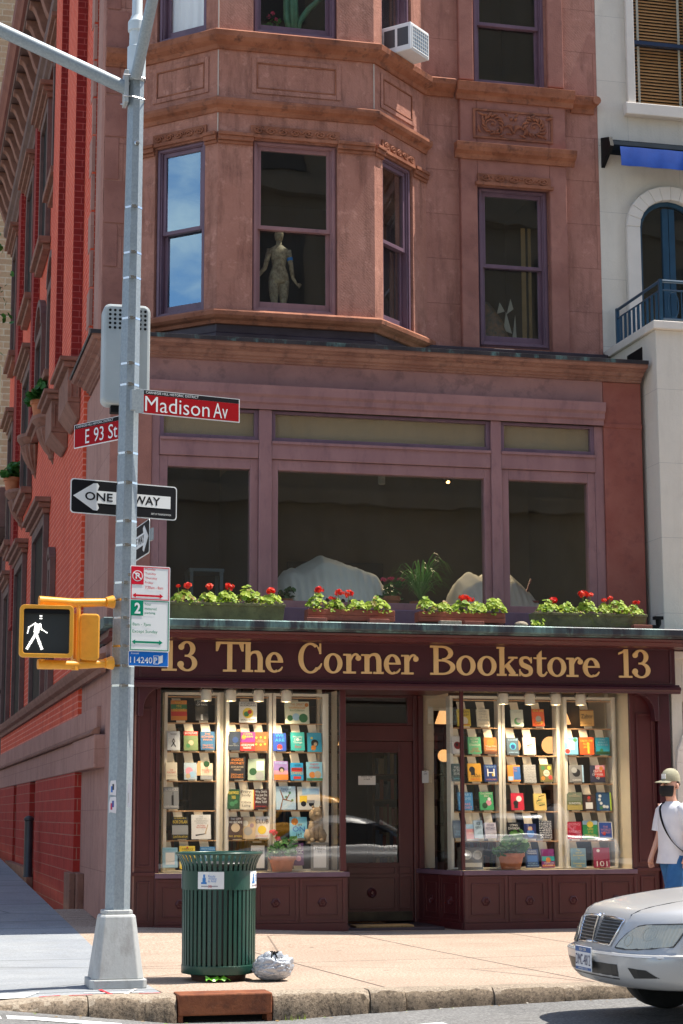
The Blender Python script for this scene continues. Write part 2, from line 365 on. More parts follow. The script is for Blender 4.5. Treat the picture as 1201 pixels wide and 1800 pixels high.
def ground_mat(name, c1, c2, agg, agg_amt, rough=.9, joints=None, stains=(.1, .09, .08), bstr=.35):
    m, nt, b, L = newmat(name); v = pos(nt)
    c = ramp(nt, noise(nt, v, .8, 6, .65), [(.35, c1), (.65, c2)])
    sp = ramp(nt, noise(nt, v, 42, 4, .8), [(.46, 0.0), (.60, agg_amt)]); c = mix(nt, sp, c, agg)
    sp2 = ramp(nt, noise(nt, v, 60, 3, .8), [(.54, 0.0), (.68, agg_amt * .8)]); c = mix(nt, sp2, c, tuple(min(1, x * 1.5) for x in c2))
    c = mix(nt, ramp(nt, noise(nt, v, 1.9, 8, .75), [(.55, 0.0), (.78, .45)]), c, stains)
    vo = nt.nodes.new('ShaderNodeTexVoronoi'); vo.inputs['Scale'].default_value = 4.2; L.new(v, vo.inputs['Vector'])
    c = mix(nt, ramp(nt, vo.outputs['Distance'], [(.03, .45), (.055, 0.0)]), c, tuple(x * .4 for x in c1))
    vg = nt.nodes.new('ShaderNodeTexVoronoi'); vg.inputs['Scale'].default_value = 1.7; vg.inputs['Randomness'].default_value = 1; L.new(v, vg.inputs['Vector'])
    c = mix(nt, ramp(nt, vg.outputs['Distance'], [(.035, .75), (.06, 0.0)]), c, tuple(x * .28 for x in c1))
    c = mix(nt, ramp(nt, noise(nt, pos(nt, False, (.4, 1, 1)), .9, 9, .8), [(.50, 0.0), (.68, .55)]), c, stains)
    wk = nt.nodes.new('ShaderNodeTexVoronoi'); wk.feature = 'DISTANCE_TO_EDGE'; wk.inputs['Scale'].default_value = .22; L.new(pos(nt), wk.inputs['Vector'])
    c = mix(nt, ramp(nt, wk.outputs['Distance'], [(.0018, .8), (.004, 0.0)]), c, tuple(x * .25 for x in c1))
    if joints:
        g = nt.nodes.new('ShaderNodeNewGeometry').outputs['Position']
        br = nt.nodes.new('ShaderNodeTexBrick'); mp = nt.nodes.new('ShaderNodeMapping'); mp.inputs['Location'].default_value = joints[2]; mp.inputs['Rotation'].default_value = (0, 0, joints[3])
        L.new(g, mp.inputs['Vector']); L.new(mp.outputs[0], br.inputs['Vector'])
        br.offset = 0; br.inputs['Scale'].default_value = 1; br.inputs['Brick Width'].default_value = joints[0]; br.inputs['Row Height'].default_value = joints[1]; br.inputs['Mortar Size'].default_value = .013
        c = mix(nt, br.outputs['Fac'], c, tuple(x * .22 for x in c1))
    L.new(c, b.inputs['Base Color']); b.inputs['Roughness'].default_value = rough; b.inputs['Specular IOR Level'].default_value = .25
    bump(nt, b, noise(nt, v, 110, 4, .75), bstr, .006); return m
M['walk_sand'] = ground_mat('sand_concrete', (.37, .285, .222), (.45, .355, .28), (.20, .13, .09), .95, stains=(.22, .165, .12), joints=(1.76, 5.6, (.36, -.2, 0), R(-4)), bstr=.5)
M['walk_grey'] = ground_mat('grey_concrete', (.245, .265, .29), (.32, .335, .345), (.18, .185, .19), .55, stains=(.17, .175, .175), joints=(6.0, 3.3, (1.2, 1.55, 0), 0))
M['asphalt'] = ground_mat('asphalt', (.105, .104, .102), (.15, .147, .143), (.29, .285, .275), .75, stains=(.06, .06, .06), bstr=.6)
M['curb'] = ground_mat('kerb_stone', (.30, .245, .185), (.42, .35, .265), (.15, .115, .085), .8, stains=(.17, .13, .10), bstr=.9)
M['curb_face_shade'] = ground_mat('kerb_face_shade', (.17, .13, .09), (.29, .225, .16), (.08, .06, .045), .9, stains=(.12, .09, .07), bstr=1.0)  # darker copy of the kerb stone: shade on its front put into colour
M['road_paint'] = worn('road_paint', (.68, .68, .66), (.80, .80, .78), 6, .7, bstr=.3, bscale=80, dirt=(.22, .22, .21), dirt_amt=.8)

xs = [-60, -30, -10, -4, -1, 0, .3, .6, .9, 1.2, 1.5, 1.9, 2.2, 2.5, 2.9, 3.6, 4.4, 5.2, 6, 7, 8, 10, 14, 25, 60]
ys = [14.55, 14.2, 13.6, 13, 12.2, 11, 10, 9, 6, 0, -4.6]
grid('road', xs, ys[::-1], road_z, None).build('road', M['asphalt'], smooth=True)['kind'] = 'structure'
grid('road', [-60, -12, -9.0], [14.2, 18, 25, 40, 90], lambda x, y: -.12 + max(0, y - 18.6) * .0345, None).build('side_road', M['asphalt'])['kind'] = 'structure'
xg = [-9, -6, -3, -1, 0, .3, .6, .9, 1.2, 1.5, 1.8, 2.13]
yg = [14.62, 15, 15.5, 16, 16.5, 17, 18, 18.6, 20, 22, 26, 34, 46, 90]
grid('w', xg, yg, walk_z, None).build('side_pavement', M['walk_grey'], smooth=True)['kind'] = 'structure'
grid('w', [2.13, 2.4, 2.8, 3.2, 3.8, 4.4, 5, 5.6, 6.2, 7, 9, 14, 30, 60], [14.62, 15.5, 17, 18, 18.6, 19.5, 20.5, 21.5, 22.6, 24], walk_z, None).build('pavement', M['walk_sand'], smooth=True)['kind'] = 'structure'
grid('w', [-60, 60], [-14, -4.5], lambda x, y: .0, None).build('far_pavement', M['walk_grey'])['kind'] = 'structure'
mb = MB(); mb.box(-60, 60, -4.62, -4.5, -.2, .004); mb.build('far_kerb', M['curb'])['kind'] = 'structure'

# kerb: irregular granite lengths, each a rounded section swept along the edge
def kerb_stone(x0, x1, seed, skew=0.0):
    rnd = random.Random(seed); n = max(2, int((x1 - x0) / .045)); rings = []
    for k in range(n + 1):
        x = x0 + .004 + (x1 - x0 - .008) * k / n
        e = .009 if k in (0, n) else 0
        zt = walk_z(x, 14.62) + .004; zb = road_z(x, 14.3) - .06
        j = lambda a: rnd.uniform(-a, a)
        yf = CURB_Y + skew * (x - x0) + .007 * math.sin(x * 5.1 + seed) + .005 * math.sin(x * 13 + seed) + j(.006); wv_ = .006 * math.sin(x * 7 + seed * 2)
        prof = [(14.66, zt - e * .3), (yf + .075, zt - e * .4 + wv_ + j(.004)), (yf + .028 + e, zt - .018 - e + wv_ + j(.009)), (yf + .004 + e, zt - .055 - e + j(.016)),
                (yf - .006 + j(.012) + e, zt * .5 + zb * .5), (yf - .012 + j(.012) + e, zb), (14.66, zb)]
        rings.append([(x, y, z) for y, z in prof])
    return rings
kl = [(-9, -6), (-6, -3), (-3, -.9), (-.9, .62), (.62, 1.55), (1.55, 2.215), (2.95, 3.72), (3.72, 4.0), (4.0, 4.72), (4.72, 5.3), (5.3, 6.5), (6.5, 8.2), (8.2, 10), (10, 13), (13, 18), (18, 30)]
mb = MB()
for i, (a, b) in enumerate(kl): mb.loft(kerb_stone(a, b, 40 + i), 0)
o = mb.build('kerb', [M['curb'], M['curb_face_shade']], smooth=True, auto=50); o['kind'] = 'structure'
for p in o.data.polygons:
    if p.normal.y < -.75: p.material_index = 1  # front faces take the colour with shade painted in

rd_ = random.Random(77); mb = MB()
for k in range(90):
    x = rd_.uniform(1.0, 9.5); y = 14.36 - abs(rd_.gauss(0, .09)); z = road_z(x, y) + .006; a = rd_.uniform(0, 6.3); r = rd_.uniform(.006, .02)
    mb.add([(x + r * math.cos(a + q), y + r * .6 * math.sin(a + q), z + rd_.uniform(0, .008)) for q in (0, 1.6, 3.1, 4.7)], [(0, 1, 2, 3)], rd_.randrange(3))
tag(mb.build('gutter_litter', [flat('dry_leaf', (.22, .14, .05), .9), flat('paper_scrap', (.45, .42, .36), .9), flat('green_scrap', (.16, .22, .05), .9)]), 'dry leaves and scraps lying along the gutter', 'litter', kind='stuff')

def stripe(pts, name):
    """painted line laid 4 mm over the road"""
    mb = MB(); n = 14; (ax, ay, aw), (bx, by, bw) = pts; v = []
    for k in range(n + 1):
        t = k / n; x = ax + (bx - ax) * t; y = ay + (by - ay) * t; w = aw + (bw - aw) * t
        for s in (-.5, .5): v.append((x, y + s * w, road_z(x, y + s * w) + .005))
    mb.add(v, [(2 * k, 2 * k + 2, 2 * k + 3, 2 * k + 1) for k in range(n)])
    return tag(mb.build(name, M['road_paint']), kind='structure')
stripe([(-3, 13.98, .30), (1.75, 13.93, .22)], 'crossing_line')
stripe([(-3, 13.25, .34), (4.0, 13.33, .24)], 'crossing_line')
mb = MB(); v = []
for (x, y) in ((-.4, 14.75), (1.10, 14.68), (1.24, 15.02), (-.4, 15.02)): v.append((x, y, walk_z(x, y) + .005))
mb.add(v, [(0, 1, 2, 3)]); tag(mb.build('ramp_paint', M['road_paint']), kind='structure')
# red utility marks sprayed on the kerb top
mk = flat('red_spray', (.55, .03, .04), .8); mw = flat('white_spray', (.62, .58, .54), .8)
def spray(x0, y0, x1, y1, w, mat, name):
    mb = MB(); d = Vector((x1 - x0, y1 - y0, 0)); nn = Vector((-d.y, d.x, 0)).normalized() * w; v = []
    for k in range(6):
        t = k / 5; p = Vector((x0, y0, 0)) + d * t; ww = nn * random.uniform(.6, 1.2)
        for s in (-1, 1): q = p + ww * s; v.append((q.x, q.y, walk_z(q.x, q.y) + .0075))
    mb.add(v, [(2 * k, 2 * k + 2, 2 * k + 3, 2 * k + 1) for k in range(5)]); return tag(mb.build(name, mat), kind='structure')
spray(1.75, 14.50, 1.70, 15.0, .018, mk, 'spray_mark'); spray(1.42, 14.58, 1.60, 14.6, .02, mk, 'spray_mark'); spray(1.20, 14.62, 1.36, 14.63, .016, mk, 'spray_mark')
spray(1.95, 14.60, 2.12, 14.62, .014, mk, 'spray_mark'); spray(1.55, 14.75, 2.0, 14.72, .02, mw, 'spray_mark'); spray(1.85, 14.60, 1.98, 15.0, .02, mw, 'spray_mark')

# ================================================================ corner brownstone
B = thing('brownstone_building', 'corner brownstone building with two storey painted shopfront, stone bay and red brick side', 'building', (2.5, 21.5, 0))
def bx(name, mat, *boxes, bevel=.006, parent=None):
    for b in boxes:
        o = MB().box(*b).build(name, mat, parent or B, bevel=bevel)
    return o

class TB(MB):
    """mesh builder in (u, d, z) of a wall: d outward"""
    def __init__(s, T): super().__init__(); s.T = T
    def add(s, verts, faces, mi=0): return super().add([s.T(*p) for p in verts], faces, mi)
def Tfacet(ax, ay, bx_, by_):
    L = math.hypot(bx_ - ax, by_ - ay); ux, uy = (bx_ - ax) / L, (by_ - ay) / L; nx, ny = uy, -ux
    return (lambda u, d, z: (ax + ux * u + nx * d, ay + uy * u + ny * d, z)), L
def ubox(t, u0, u1, d0, d1, z0, z1, mi=0):
    # same vertex order as MB.box with d replacing -y
    v = [(u0, d1, z0), (u1, d1, z0), (u1, d0, z0), (u0, d0, z0), (u0, d1, z1), (u1, d1, z1), (u1, d0, z1), (u0, d0, z1)]
    return t.add(v, [(3, 2, 1, 0), (4, 5, 6, 7), (0, 1, 5, 4), (1, 2, 6, 5), (2, 3, 7, 6), (3, 0, 4, 7)], mi)
def uframe(t, u0, u1, z0, z1, d0, d1, w, wt=None, wb=None):
    wt = w if wt is None else wt; wb = w if wb is None else wb
    ubox(t, u0, u0 + w, d0, d1, z0, z1); ubox(t, u1 - w, u1, d0, d1, z0, z1)
    ubox(t, u0 + w, u1 - w, d0, d1, z1 - wt, z1); ubox(t, u0 + w, u1 - w, d0, d1, z0, z0 + wb)

def sash_window(T, u0, u1, z0, z1, zm, mat, parent, gmat=None, w=.075, d=0.0, name='window'):
    """double hung sash window: casing, two sashes with their panes"""
    g = gmat or M['glass']
    t = TB(T); uframe(t, u0, u1, z0, z1, d - .17, d - .05, w, .06, .07)
    uframe(t, u0 + .02, u1 - .02, z0 + .02, z1 - .02, d - .05, d - .03, w * .5, .03, .03)
    fr = t.build(name, mat, parent, bevel=.005)
    a0, a1 = u0 + w, u1 - w
    t = TB(T); uframe(t, a0, a1, zm - .02, z1 - .06, d - .125, d - .075, .045, .05, .05); s1 = t.build('sash', mat, fr, bevel=.004)
    t = TB(T); uframe(t, a0, a1, z0 + .07, zm + .03, d - .175, d - .128, .045, .045, .10); s2 = t.build('sash', mat, fr, bevel=.004)
    t = TB(T); ubox(t, a0 + .04, a1 - .04, d - .104, d - .098, zm + .028, z1 - .108); t.build('pane', g, fr)
    t = TB(T); ubox(t, a0 + .04, a1 - .04, d - .155, d - .149, z0 + .168, zm - .013); t.build('pane', g, fr)
    return fr

def scroll_relief(t, u0, u1, z0, z1, d, unit=.28, amp=.02):
    """carved foliage: paired spirals and leaves standing out of a ground"""
    n = max(1, round((u1 - u0) / unit)); w = (u1 - u0) / n; h = z1 - z0
    for k in range(n):
        cu = u0 + w * (k + .5); sg = 1 if k < n / 2 else -1
        pts = []; rad = []
        for i in range(22):
            a = i / 21 * 3.6 * PI; r = (1 - i / 24) * .46 * min(w, h)
            pts.append((cu + sg * r * math.cos(a) * (w / min(w, h)) * .95, d + amp * (.4 + .6 * i / 21), z0 + h * .5 + r * math.sin(a))); rad.append(amp * (.85 - .3 * i / 21))
        t.tube(pts, rad, 5)
        for q in range(5):
            a = q / 5 * 2 * PI + .4; rr = .42 * min(w, h)
            p0 = (cu + sg * rr * .55 * math.cos(a), d + amp * .5, z0 + h * .5 + rr * .55 * math.sin(a)); p1 = (cu + sg * rr * 1.12 * math.cos(a + .5), d + amp * .6, z0 + h * .5 + rr * 1.08 * math.sin(a + .5))
            t.tube([p0, tuple((x + y) / 2 for x, y in zip(p0, p1)), p1], [amp * .4, amp * .95, amp * .25], 5)

def foliage_relief(t, u0, u1, z0, z1, d):
    """two great acanthus scrolls either side of a centre palmette, leaves curling off them"""
    cu, cz, h = (u0 + u1) / 2, (z0 + z1) / 2, z1 - z0; rnd = random.Random(6)
    def lf(p, ang, L, w, curl, sg):
        pts = []; rad = []
        for i in range(6):
            s = i / 5; a = ang + curl * s; pts.append((cu + sg * (p[0] + L * s * math.cos(a)), d + .012 + .018 * math.sin(PI * s), max(z0 + .012, min(z1 - .012, cz + p[1] + L * s * math.sin(a))))); rad.append(w * math.sin(PI * (.15 + .8 * s)) + .002)
        t.tube(pts, rad, 5)
    for sg in (-1, 1):
        pts = []; rad = []
        for i in range(26):
            a = .6 + i / 25 * 3.1 * PI; r = .155 * (1 - i / 30); pts.append((cu + sg * (.30 + r * math.cos(a) * 1.15), d + .012 + .012 * i / 25, cz + r * math.sin(a))); rad.append(.014 - .005 * i / 25)
        t.tube(pts, rad, 6); t.blob((cu + sg * .30, d + .02, cz), .022, 8, 6)
        for k in range(13):
            a = k / 13 * 2 * PI; lf((.30 + .10 * math.cos(a), .09 * math.sin(a)), a + .5, rnd.uniform(.08, .13), rnd.uniform(.013, .020), rnd.uniform(.5, 1.1), sg)
        for k in range(9): lf((.50 * k / 9 + .02, rnd.choice((-.13, .13))), rnd.uniform(-.6, .6), rnd.uniform(.08, .13), .016, rnd.uniform(-1.2, 1.2), sg)
        for k in range(4): lf((.01, -.10 + .03 * k), 1.3 - .35 * k, .13, .016, -.5, sg)
    t.blob((cu, d + .02, cz - .1), .026, 8, 6); t.blob((cu - .03, d + .02, cz + .09), .026, 8, 6); t.blob((cu + .03, d + .02, cz + .09), .026, 8, 6)

def mitre(pts):
    st = []; seg = []
    for (ax, ay), (bx_, by_) in zip(pts, pts[1:]):
        L = math.hypot(bx_ - ax, by_ - ay); seg.append(((by_ - ay) / L, -(bx_ - ax) / L))
    for i, (x, y) in enumerate(pts):
        if i == 0: n = seg[0]
        elif i == len(pts) - 1: n = seg[-1]
        else:
            a, b = seg[i - 1], seg[i]; k = 1 + a[0] * b[0] + a[1] * b[1]; n = ((a[0] + b[0]) / k, (a[1] + b[1]) / k)
        st.append((x, y, *n))
    return st

# ---- bay: three faces
A_, B_, C_, D_ = (2.88, 23.25), (3.83, 22.35), (5.87, 22.35), (6.82, 23.25)
faces = [(A_, B_, 1), (B_, C_, 0), (C_, D_, 2)]
k45 = math.tan(math.atan2(.9, .95) / 2)
BW = {1: (.35, 1.12), 0: (.45, 1.55), 2: (.20, .96)}         # window u0, u1 on each face
def face_piece(t, T, L, u0, u1, z0, z1, d0, d1, side):
    """wall piece whose ends follow the mitre where it reaches a bay corner"""
    def sh(u, d):
        if side in (0, 2) and abs(u) < 1e-6: return u - d * k45
        if side in (0, 1) and abs(u - L) < 1e-6: return u + d * k45
        return u
    v = [(sh(u0, d1), d1, z0), (sh(u1, d1), d1, z0), (sh(u1, d0), d0, z0), (sh(u0, d0), d0, z0)]
    v += [(p[0], p[1], z1) for p in v]
    t.add(v, [(3, 2, 1, 0), (4, 5, 6, 7), (0, 1, 5, 4), (1, 2, 6, 5), (2, 3, 7, 6), (3, 0, 4, 7)])
WZ = [(7.54, 9.79), (11.22, 13.5)]
for (p, q, side) in faces:
    T, L = Tfacet(*p, *q); u0, u1 = BW[side]
    t = TB(T); fp = lambda *a: face_piece(t, T, L, *a, -.28, 0.0, side)
    fp(0, u0, 7.38, 14.4); fp(u1, L, 7.38, 14.4)
    fp(u0, u1, 9.79, 11.20); fp(u0, u1, 13.5, 14.4)
    t.build('bay_wall', M['bay_stone'], B)
    # raised panel in the spandrel
    t = TB(T); pu0, pu1 = (u0 - .02, u1 + .02) if side else (.46, 1.57)
    uframe(t, pu0 - .03, pu1 + .03, 10.40, 10.88, .002, .016, .065); t.build('bay_panel', M['bay_stone'], B, bevel=.012); t = TB(T); uframe(t, pu0 + .034, pu1 - .034, 10.464, 10.816, .002, .022, .018); t.build('bay_panel', M['brownstone_trim'], B, bevel=.006)
    t = TB(T); ubox(t, pu0 + .053, pu1 - .053, .002, .006, 10.483, 10.797); t.build('bay_panel', M['bay_stone'], B)
    for (z0, z1), zm in zip(WZ, (8.66, 12.35)):
        sash_window(T, u0 + .002, u1 - .002, z0, z1, zm, M['plum_paint'] if z0 > 8 or side else M['mauve_paint'], B, gmat=(M['mirror_glass'] if z0 < 8 else M['clear_glass']) if side == 1 else None)
    # carved band over the lower window
    t = TB(T); ubox(t, u0 - .05, u1 + .05, .002, .05, 9.80, 9.84); ubox(t, u0 - .03, u1 + .03, .002, .022, 9.842, 9.97); scroll_relief(t, u0 - .01, u1 + .01, 9.85, 9.955, .02, .16, .016)
    t.build('carved_lintel', M['brownstone_trim'], B, bevel=.004)
    for a, b in ((.0, u0 - .0), (u1 + .0, L)):
            t = TB(T); ubox(t, a + .0, b - .0, .002, .03, 9.70, 9.74); ubox(t, a - .0, b + .0, .002, .055, 9.742, 9.80); ubox(t, a, b, .002, .075, 9.80, 9.845)
            t.build('pier_capital', M['brownstone_trim'], B, bevel=.006)
for (cx_, cy_), za, zb in ((B_, 9.86, 10.1), (B_, 10.33, 10.94), (B_, 11.21, 14.0), (C_, 10.33, 10.94)):
    m = MB(); m.tube([(cx_, cy_ - .002, za), (cx_, cy_ - .002, zb)], .008, 6); m.build('corner_joint', flat('lime_mortar', (.50, .42, .36), .9), B)
bayp = mitre([A_, B_, C_, D_])
full = mitre([(2.5, 23.25), A_, B_, C_, D_, (7.22, 23.25)])
sill_p = [(-.05, 7.36), (.03, 7.36), (.05, 7.40), (.10, 7.42), (.13, 7.45), (.135, 7.50), (.10, 7.53), (-.05, 7.545)]
MB().sweep(sill_p, bayp).build('bay_sill', M['brownstone_trim'], B, bevel=.004)
MB().sweep([(-.3, 6.99), (-.02, 6.99), (-.02, 7.10), (.02, 7.12), (.02, 7.24), (-.01, 7.26), (-.01, 7.36), (-.3, 7.36)], bayp).build('bay_base', M['dark_metal'], B, bevel=.003)
band2 = [(-.02, 10.11), (.02, 10.11), (.04, 10.16), (.10, 10.19), (.12, 10.23), (.12, 10.27), (.06, 10.30), (-.02, 10.32)]
MB().sweep(band2, bayp).build('bay_band', M['brownstone_trim'], B, bevel=.004)
band3 = [(-.02, 10.95), (.03, 10.95), (.05, 11.0), (.12, 11.04), (.16, 11.08), (.17, 11.15), (.10, 11.19), (-.02, 11.205)]
MB().sweep(band3, full).build('string_course', M['brownstone_trim'], B, bevel=.004)

# ---- main wall, right wing and left strip
mw_ = M['brownstone']
bx('front_wall', mw_, (2.5, 2.88, 23.25, 23.6, 6.98, 14.6), bevel=0)
bx('front_wall', mw_, (6.82, 7.53, 23.25, 23.6, 6.98, 14.6), (8.53, 9.30, 23.25, 23.6, 6.98, 14.6), (7.53, 8.53, 23.25, 23.6, 6.98, 7.5), (7.53, 8.53, 23.25, 23.6, 9.71, 11.1), (7.53, 8.53, 23.25, 23.6, 13.4, 14.6), bevel=0)
bx('front_wall', mw_, (2.5, 9.3, 23.2, 23.9, 14.6, 15.3), bevel=0)
bx('window_surround', M['brownstone_plain'], (7.28, 7.515, 23.15, 23.248, 7.45, 10.95), (8.545, 8.79, 23.15, 23.248, 7.45, 10.95), (7.515, 8.545, 23.15, 23.248, 9.712, 10.95), bevel=.012)
bx('window_surround', M['brownstone_plain'], (7.28, 7.49, 23.17, 23.248, 11.2, 14.4), (8.56, 8.79, 23.17, 23.248, 11.2, 14.4), bevel=.012)
Tw = lambda u, d, z: (u, 23.15 - d, z)
t = TB(Tw); uframe(t, 7.46, 8.60, 10.37, 10.79, .002, .02, .03); foliage_relief(t, 7.50, 8.56, 10.405, 10.755, .004); t.build('carved_panel', M['brownstone_trim'], B, bevel=.004)
t = TB(Tw); ubox(t, 7.48, 8.58, .002, .06, 9.70, 9.745); ubox(t, 7.51, 8.55, .002, .025, 9.747, 9.87); scroll_relief(t, 7.53, 8.53, 9.75, 9.86, .024, .2, .016); t.build('carved_lintel', M['brownstone_trim'], B, bevel=.005)
hood = [(-.001, 10.06), (.03, 10.06), (.05, 10.12), (.11, 10.15), (.14, 10.20), (.15, 10.255), (-.001, 10.275)]
t = TB(Tw); t.loft([[(u, o, z) for o, z in hood] for u in (7.19, 8.90)]); t.build('window_hood', M['brownstone_trim'], B, bevel=.004)
sl3 = [(-.02, 10.90), (.03, 10.90), (.04, 10.97), (.10, 11.0), (.12, 11.06), (.13, 11.12), (-.02, 11.15)]
t = TB(Tw); t.loft([[(u, o, z) for o, z in sl3] for u in (7.225, 8.90)]); t.build('string_course', M['brownstone_trim'], B, bevel=.004)
t = TB(lambda u, d, z: (u, 23.25 - d, z)); t.loft([[(u, o, z - .02) for o, z in sl3] for u in (8.903, 9.24)]); t.tube([(9.24, .02, 11.04), (9.24, .16, 11.04)], .06, 12); t.build('string_course', M['brownstone_trim'], B, bevel=.004)
Tm = lambda u, d, z: (u, 23.25 - d, z)
sash_window(Tm, 7.532, 8.528, 7.5, 9.71, 8.62, M['plum_paint'], B, d=.06)
sash_window(Tm, 7.50, 8.55, 11.12, 13.4, 12.07, M['plum_paint'], B, d=.04)
bx('base_course', M['dark_metal'], (6.75, 9.3, 23.08, 23.248, 7.36, 7.44), (6.75, 9.3, 23.0, 23.248, 7.28, 7.357))
# quoins on the corner strip
rq = random.Random(3); mb = MB(); z = 7.1
for k in range(13):
    w = .30 if k % 2 else .19
    mb.box(2.512, 2.5 + w, 23.238, 23.2485, z + .01, z + .57); z += .58
mb.build('corner_quoin', M['brownstone_plain'], B, bevel=.006)

# ---- rooms behind the upper windows
mb = MB()
mb.box(2.75, 9.2, 27.0, 27.1, 7.0, 14.5); mb.box(2.73, 9.2, 23.61, 26.99, 10.5, 10.7); mb.box(9.21, 9.29, 23.61, 27.1, 7.0, 14.5); mb.box(2.62, 2.72, 23.61, 27.1, 7.0, 14.5); mb.box(2.5, 9.3, 23.61, 41, 14.5, 14.58)
mb.build('room', M['dark_room'], B)

# ---- two storey shopfront, upper stage (first floor)
Y1 = 22.0
bx('shop_pier', M['brownstone_plain'], (2.5, 3.0, Y1, 22.6, 3.5, 6.5), bevel=.01)
bx('shop_pier', M['red_stone'], (8.78, 9.30, Y1, 22.6, 3.5, 6.80), bevel=.012)
bx('shop_pier', M['red_stone'], (8.775, 9.303, Y1 - .01, 22.59, 6.20, 6.26), bevel=.006)
bx('frieze', M['frieze_paint'], (2.5, 8.775, Y1 + .002, 22.5, 6.502, 6.82), bevel=.004)
am = [(0, 6.22), (.03, 6.22), (.035, 6.28), (.07, 6.30), (.075, 6.36), (.11, 6.39), (.12, 6.46), (.13, 6.50), (0, 6.505)]
t = TB(lambda u, d, z: (u, Y1 - d, z)); t.loft([[(u, o, z) for o, z in am] for u in (2.95, 8.772)]); t.build('architrave', M['mauve_paint'], B, bevel=.004)
# main cornice returns along the side street
cor = [(-.1, 6.80), (.03, 6.80), (.03, 6.825), (.06, 6.835), (.06, 6.855), (.10, 6.868), (.125, 6.905), (.19, 6.918), (.19, 6.935), (.24, 6.942), (.262, 6.965), (.262, 7.0), (-.1, 7.01)]
cpath = mitre([(2.5, 24.3), (2.5, Y1), (9.30, Y1)])
MB().sweep(cor, cpath).build('shop_cornice', M['cornice_paint'], B, bevel=.003)
MB().sweep([(-.1, 7.012), (.27, 7.002), (.285, 6.985), (.285, 7.035), (.27, 7.04), (-.1, 7.05)], cpath).build('copper_flashing', M['dark_copper'], B)
bx('shop_roof', M['copper'], (2.52, 9.3, 22.08, 23.6, 6.82, 7.02), bevel=0)
# mullions, rails, glazing
bx('window_post', M['mauve_paint'], (3.0, 3.10, Y1 + .03, 22.3, 3.5, 6.22), (4.31, 4.47, Y1 + .0, 22.3, 3.5, 6.22), (7.27, 7.405, Y1 + .0, 22.3, 3.5, 6.22), (8.66, 8.78, Y1 + .03, 22.3, 3.5, 6.22), bevel=.01)
for (a, b) in ((3.10, 4.31), (4.47, 7.27), (7.405, 8.66)):
    bx('window_rail', M['mauve_paint'], (a, b, Y1 + .012, 22.28, 5.615, 5.835), bevel=.01)
    bx('window_rail', M['mauve_paint'], (a, b, Y1 - .012, Y1 + .011, 5.80, 5.835), bevel=.004)
    bx('window_sill', M['plum_paint'], (a, b, Y1 - .04, 22.28, 3.5, 3.80), bevel=.008)
    m = MB(); m.frame(a, b, 5.836, 6.218, Y1 + .04, 22.16, .05, .035, .05); f = m.build('transom_window', M['plum_paint'], B, bevel=.005)
    bx('pane', M['glass_dim'], (a + .045, b - .045, Y1 + .09, Y1 + .096, 5.88, 6.19), parent=f, bevel=0)
    bx('blind', flat('olive_blind', (.34, .28, .19), .8), (a + .045, b - .045, Y1 + .115, Y1 + .12, 5.86, 6.2), parent=f, bevel=0)
    m = MB(); m.frame(a, b, 3.80, 5.612, Y1 + .04, 22.18, .10 if b - a < 2 else .085, .13, .09); f = m.build('window', M['mauve_paint'], B, bevel=.006)
    w_ = .095 if b - a < 2 else .08
    bx('pane', M['glass'], (a + w_, b - w_, Y1 + .10, Y1 + .106, 3.885, 5.487), parent=f, bevel=0)
# first floor room
mb = MB(); mb.box(2.75, 9.2, 26.0, 26.1, 3.6, 6.8); mb.box(9.15, 9.25, 22.6, 26, 3.6, 6.8); mb.box(2.6, 2.7, 22.6, 26, 3.6, 6.8)
mb.build('room', worn('dim_wall', (.14, .105, .06), (.19, .14, .085), .8, .8, bstr=0), B)
bx('room_floor', M['dark_room'], (2.6, 9.25, 22.3, 26.1, 3.42, 3.6), bevel=0)
bx('room_ceiling', worn('dim_ceiling', (.16, .13, .085), (.20, .16, .10), 1, .8, bstr=0), (2.6, 9.25, 22.5, 26.1, 6.40, 6.5), bevel=0)
bx('room', M['dark_room'], (2.76, 4.35, 25.0, 25.1, 3.6, 6.4), (4.35, 4.45, 22.9, 25.1, 3.6, 5.9), (5.5, 6.9, 25.9, 25.98, 4.55, 4.9), bevel=0)
bx('ceiling_beam', M['dark_room'], (2.8, 9.1, 23.6, 23.75, 6.2, 6.4), (2.8, 9.1, 24.6, 24.75, 6.2, 6.4), bevel=0)

# ---- copper ledge above the shop sign
led = [(22.0, 3.40), (20.86, 3.405), (20.84, 3.42), (20.80, 3.425), (20.79, 3.44), (20.79, 3.505), (20.80, 3.515), (22.0, 3.535)]
MB().loft([[(x, y, z) for y, z in led] for x in (2.33, 9.75)]).build('copper_ledge', M['copper'], B)
led = [(22.0, 3.32), (20.98, 3.32), (20.93, 3.36), (20.88, 3.37), (20.87, 3.398), (22.0, 3.398)]
MB().loft([[(x, y, z) for y, z in led] for x in (2.40, 9.68)]).build('ledge_moulding', M['maroon_paint'], B, bevel=.004)
bx('ledge_beam', M['maroon_paint'], (2.55, 9.6, 21.51, 22.2, 2.86, 3.318))

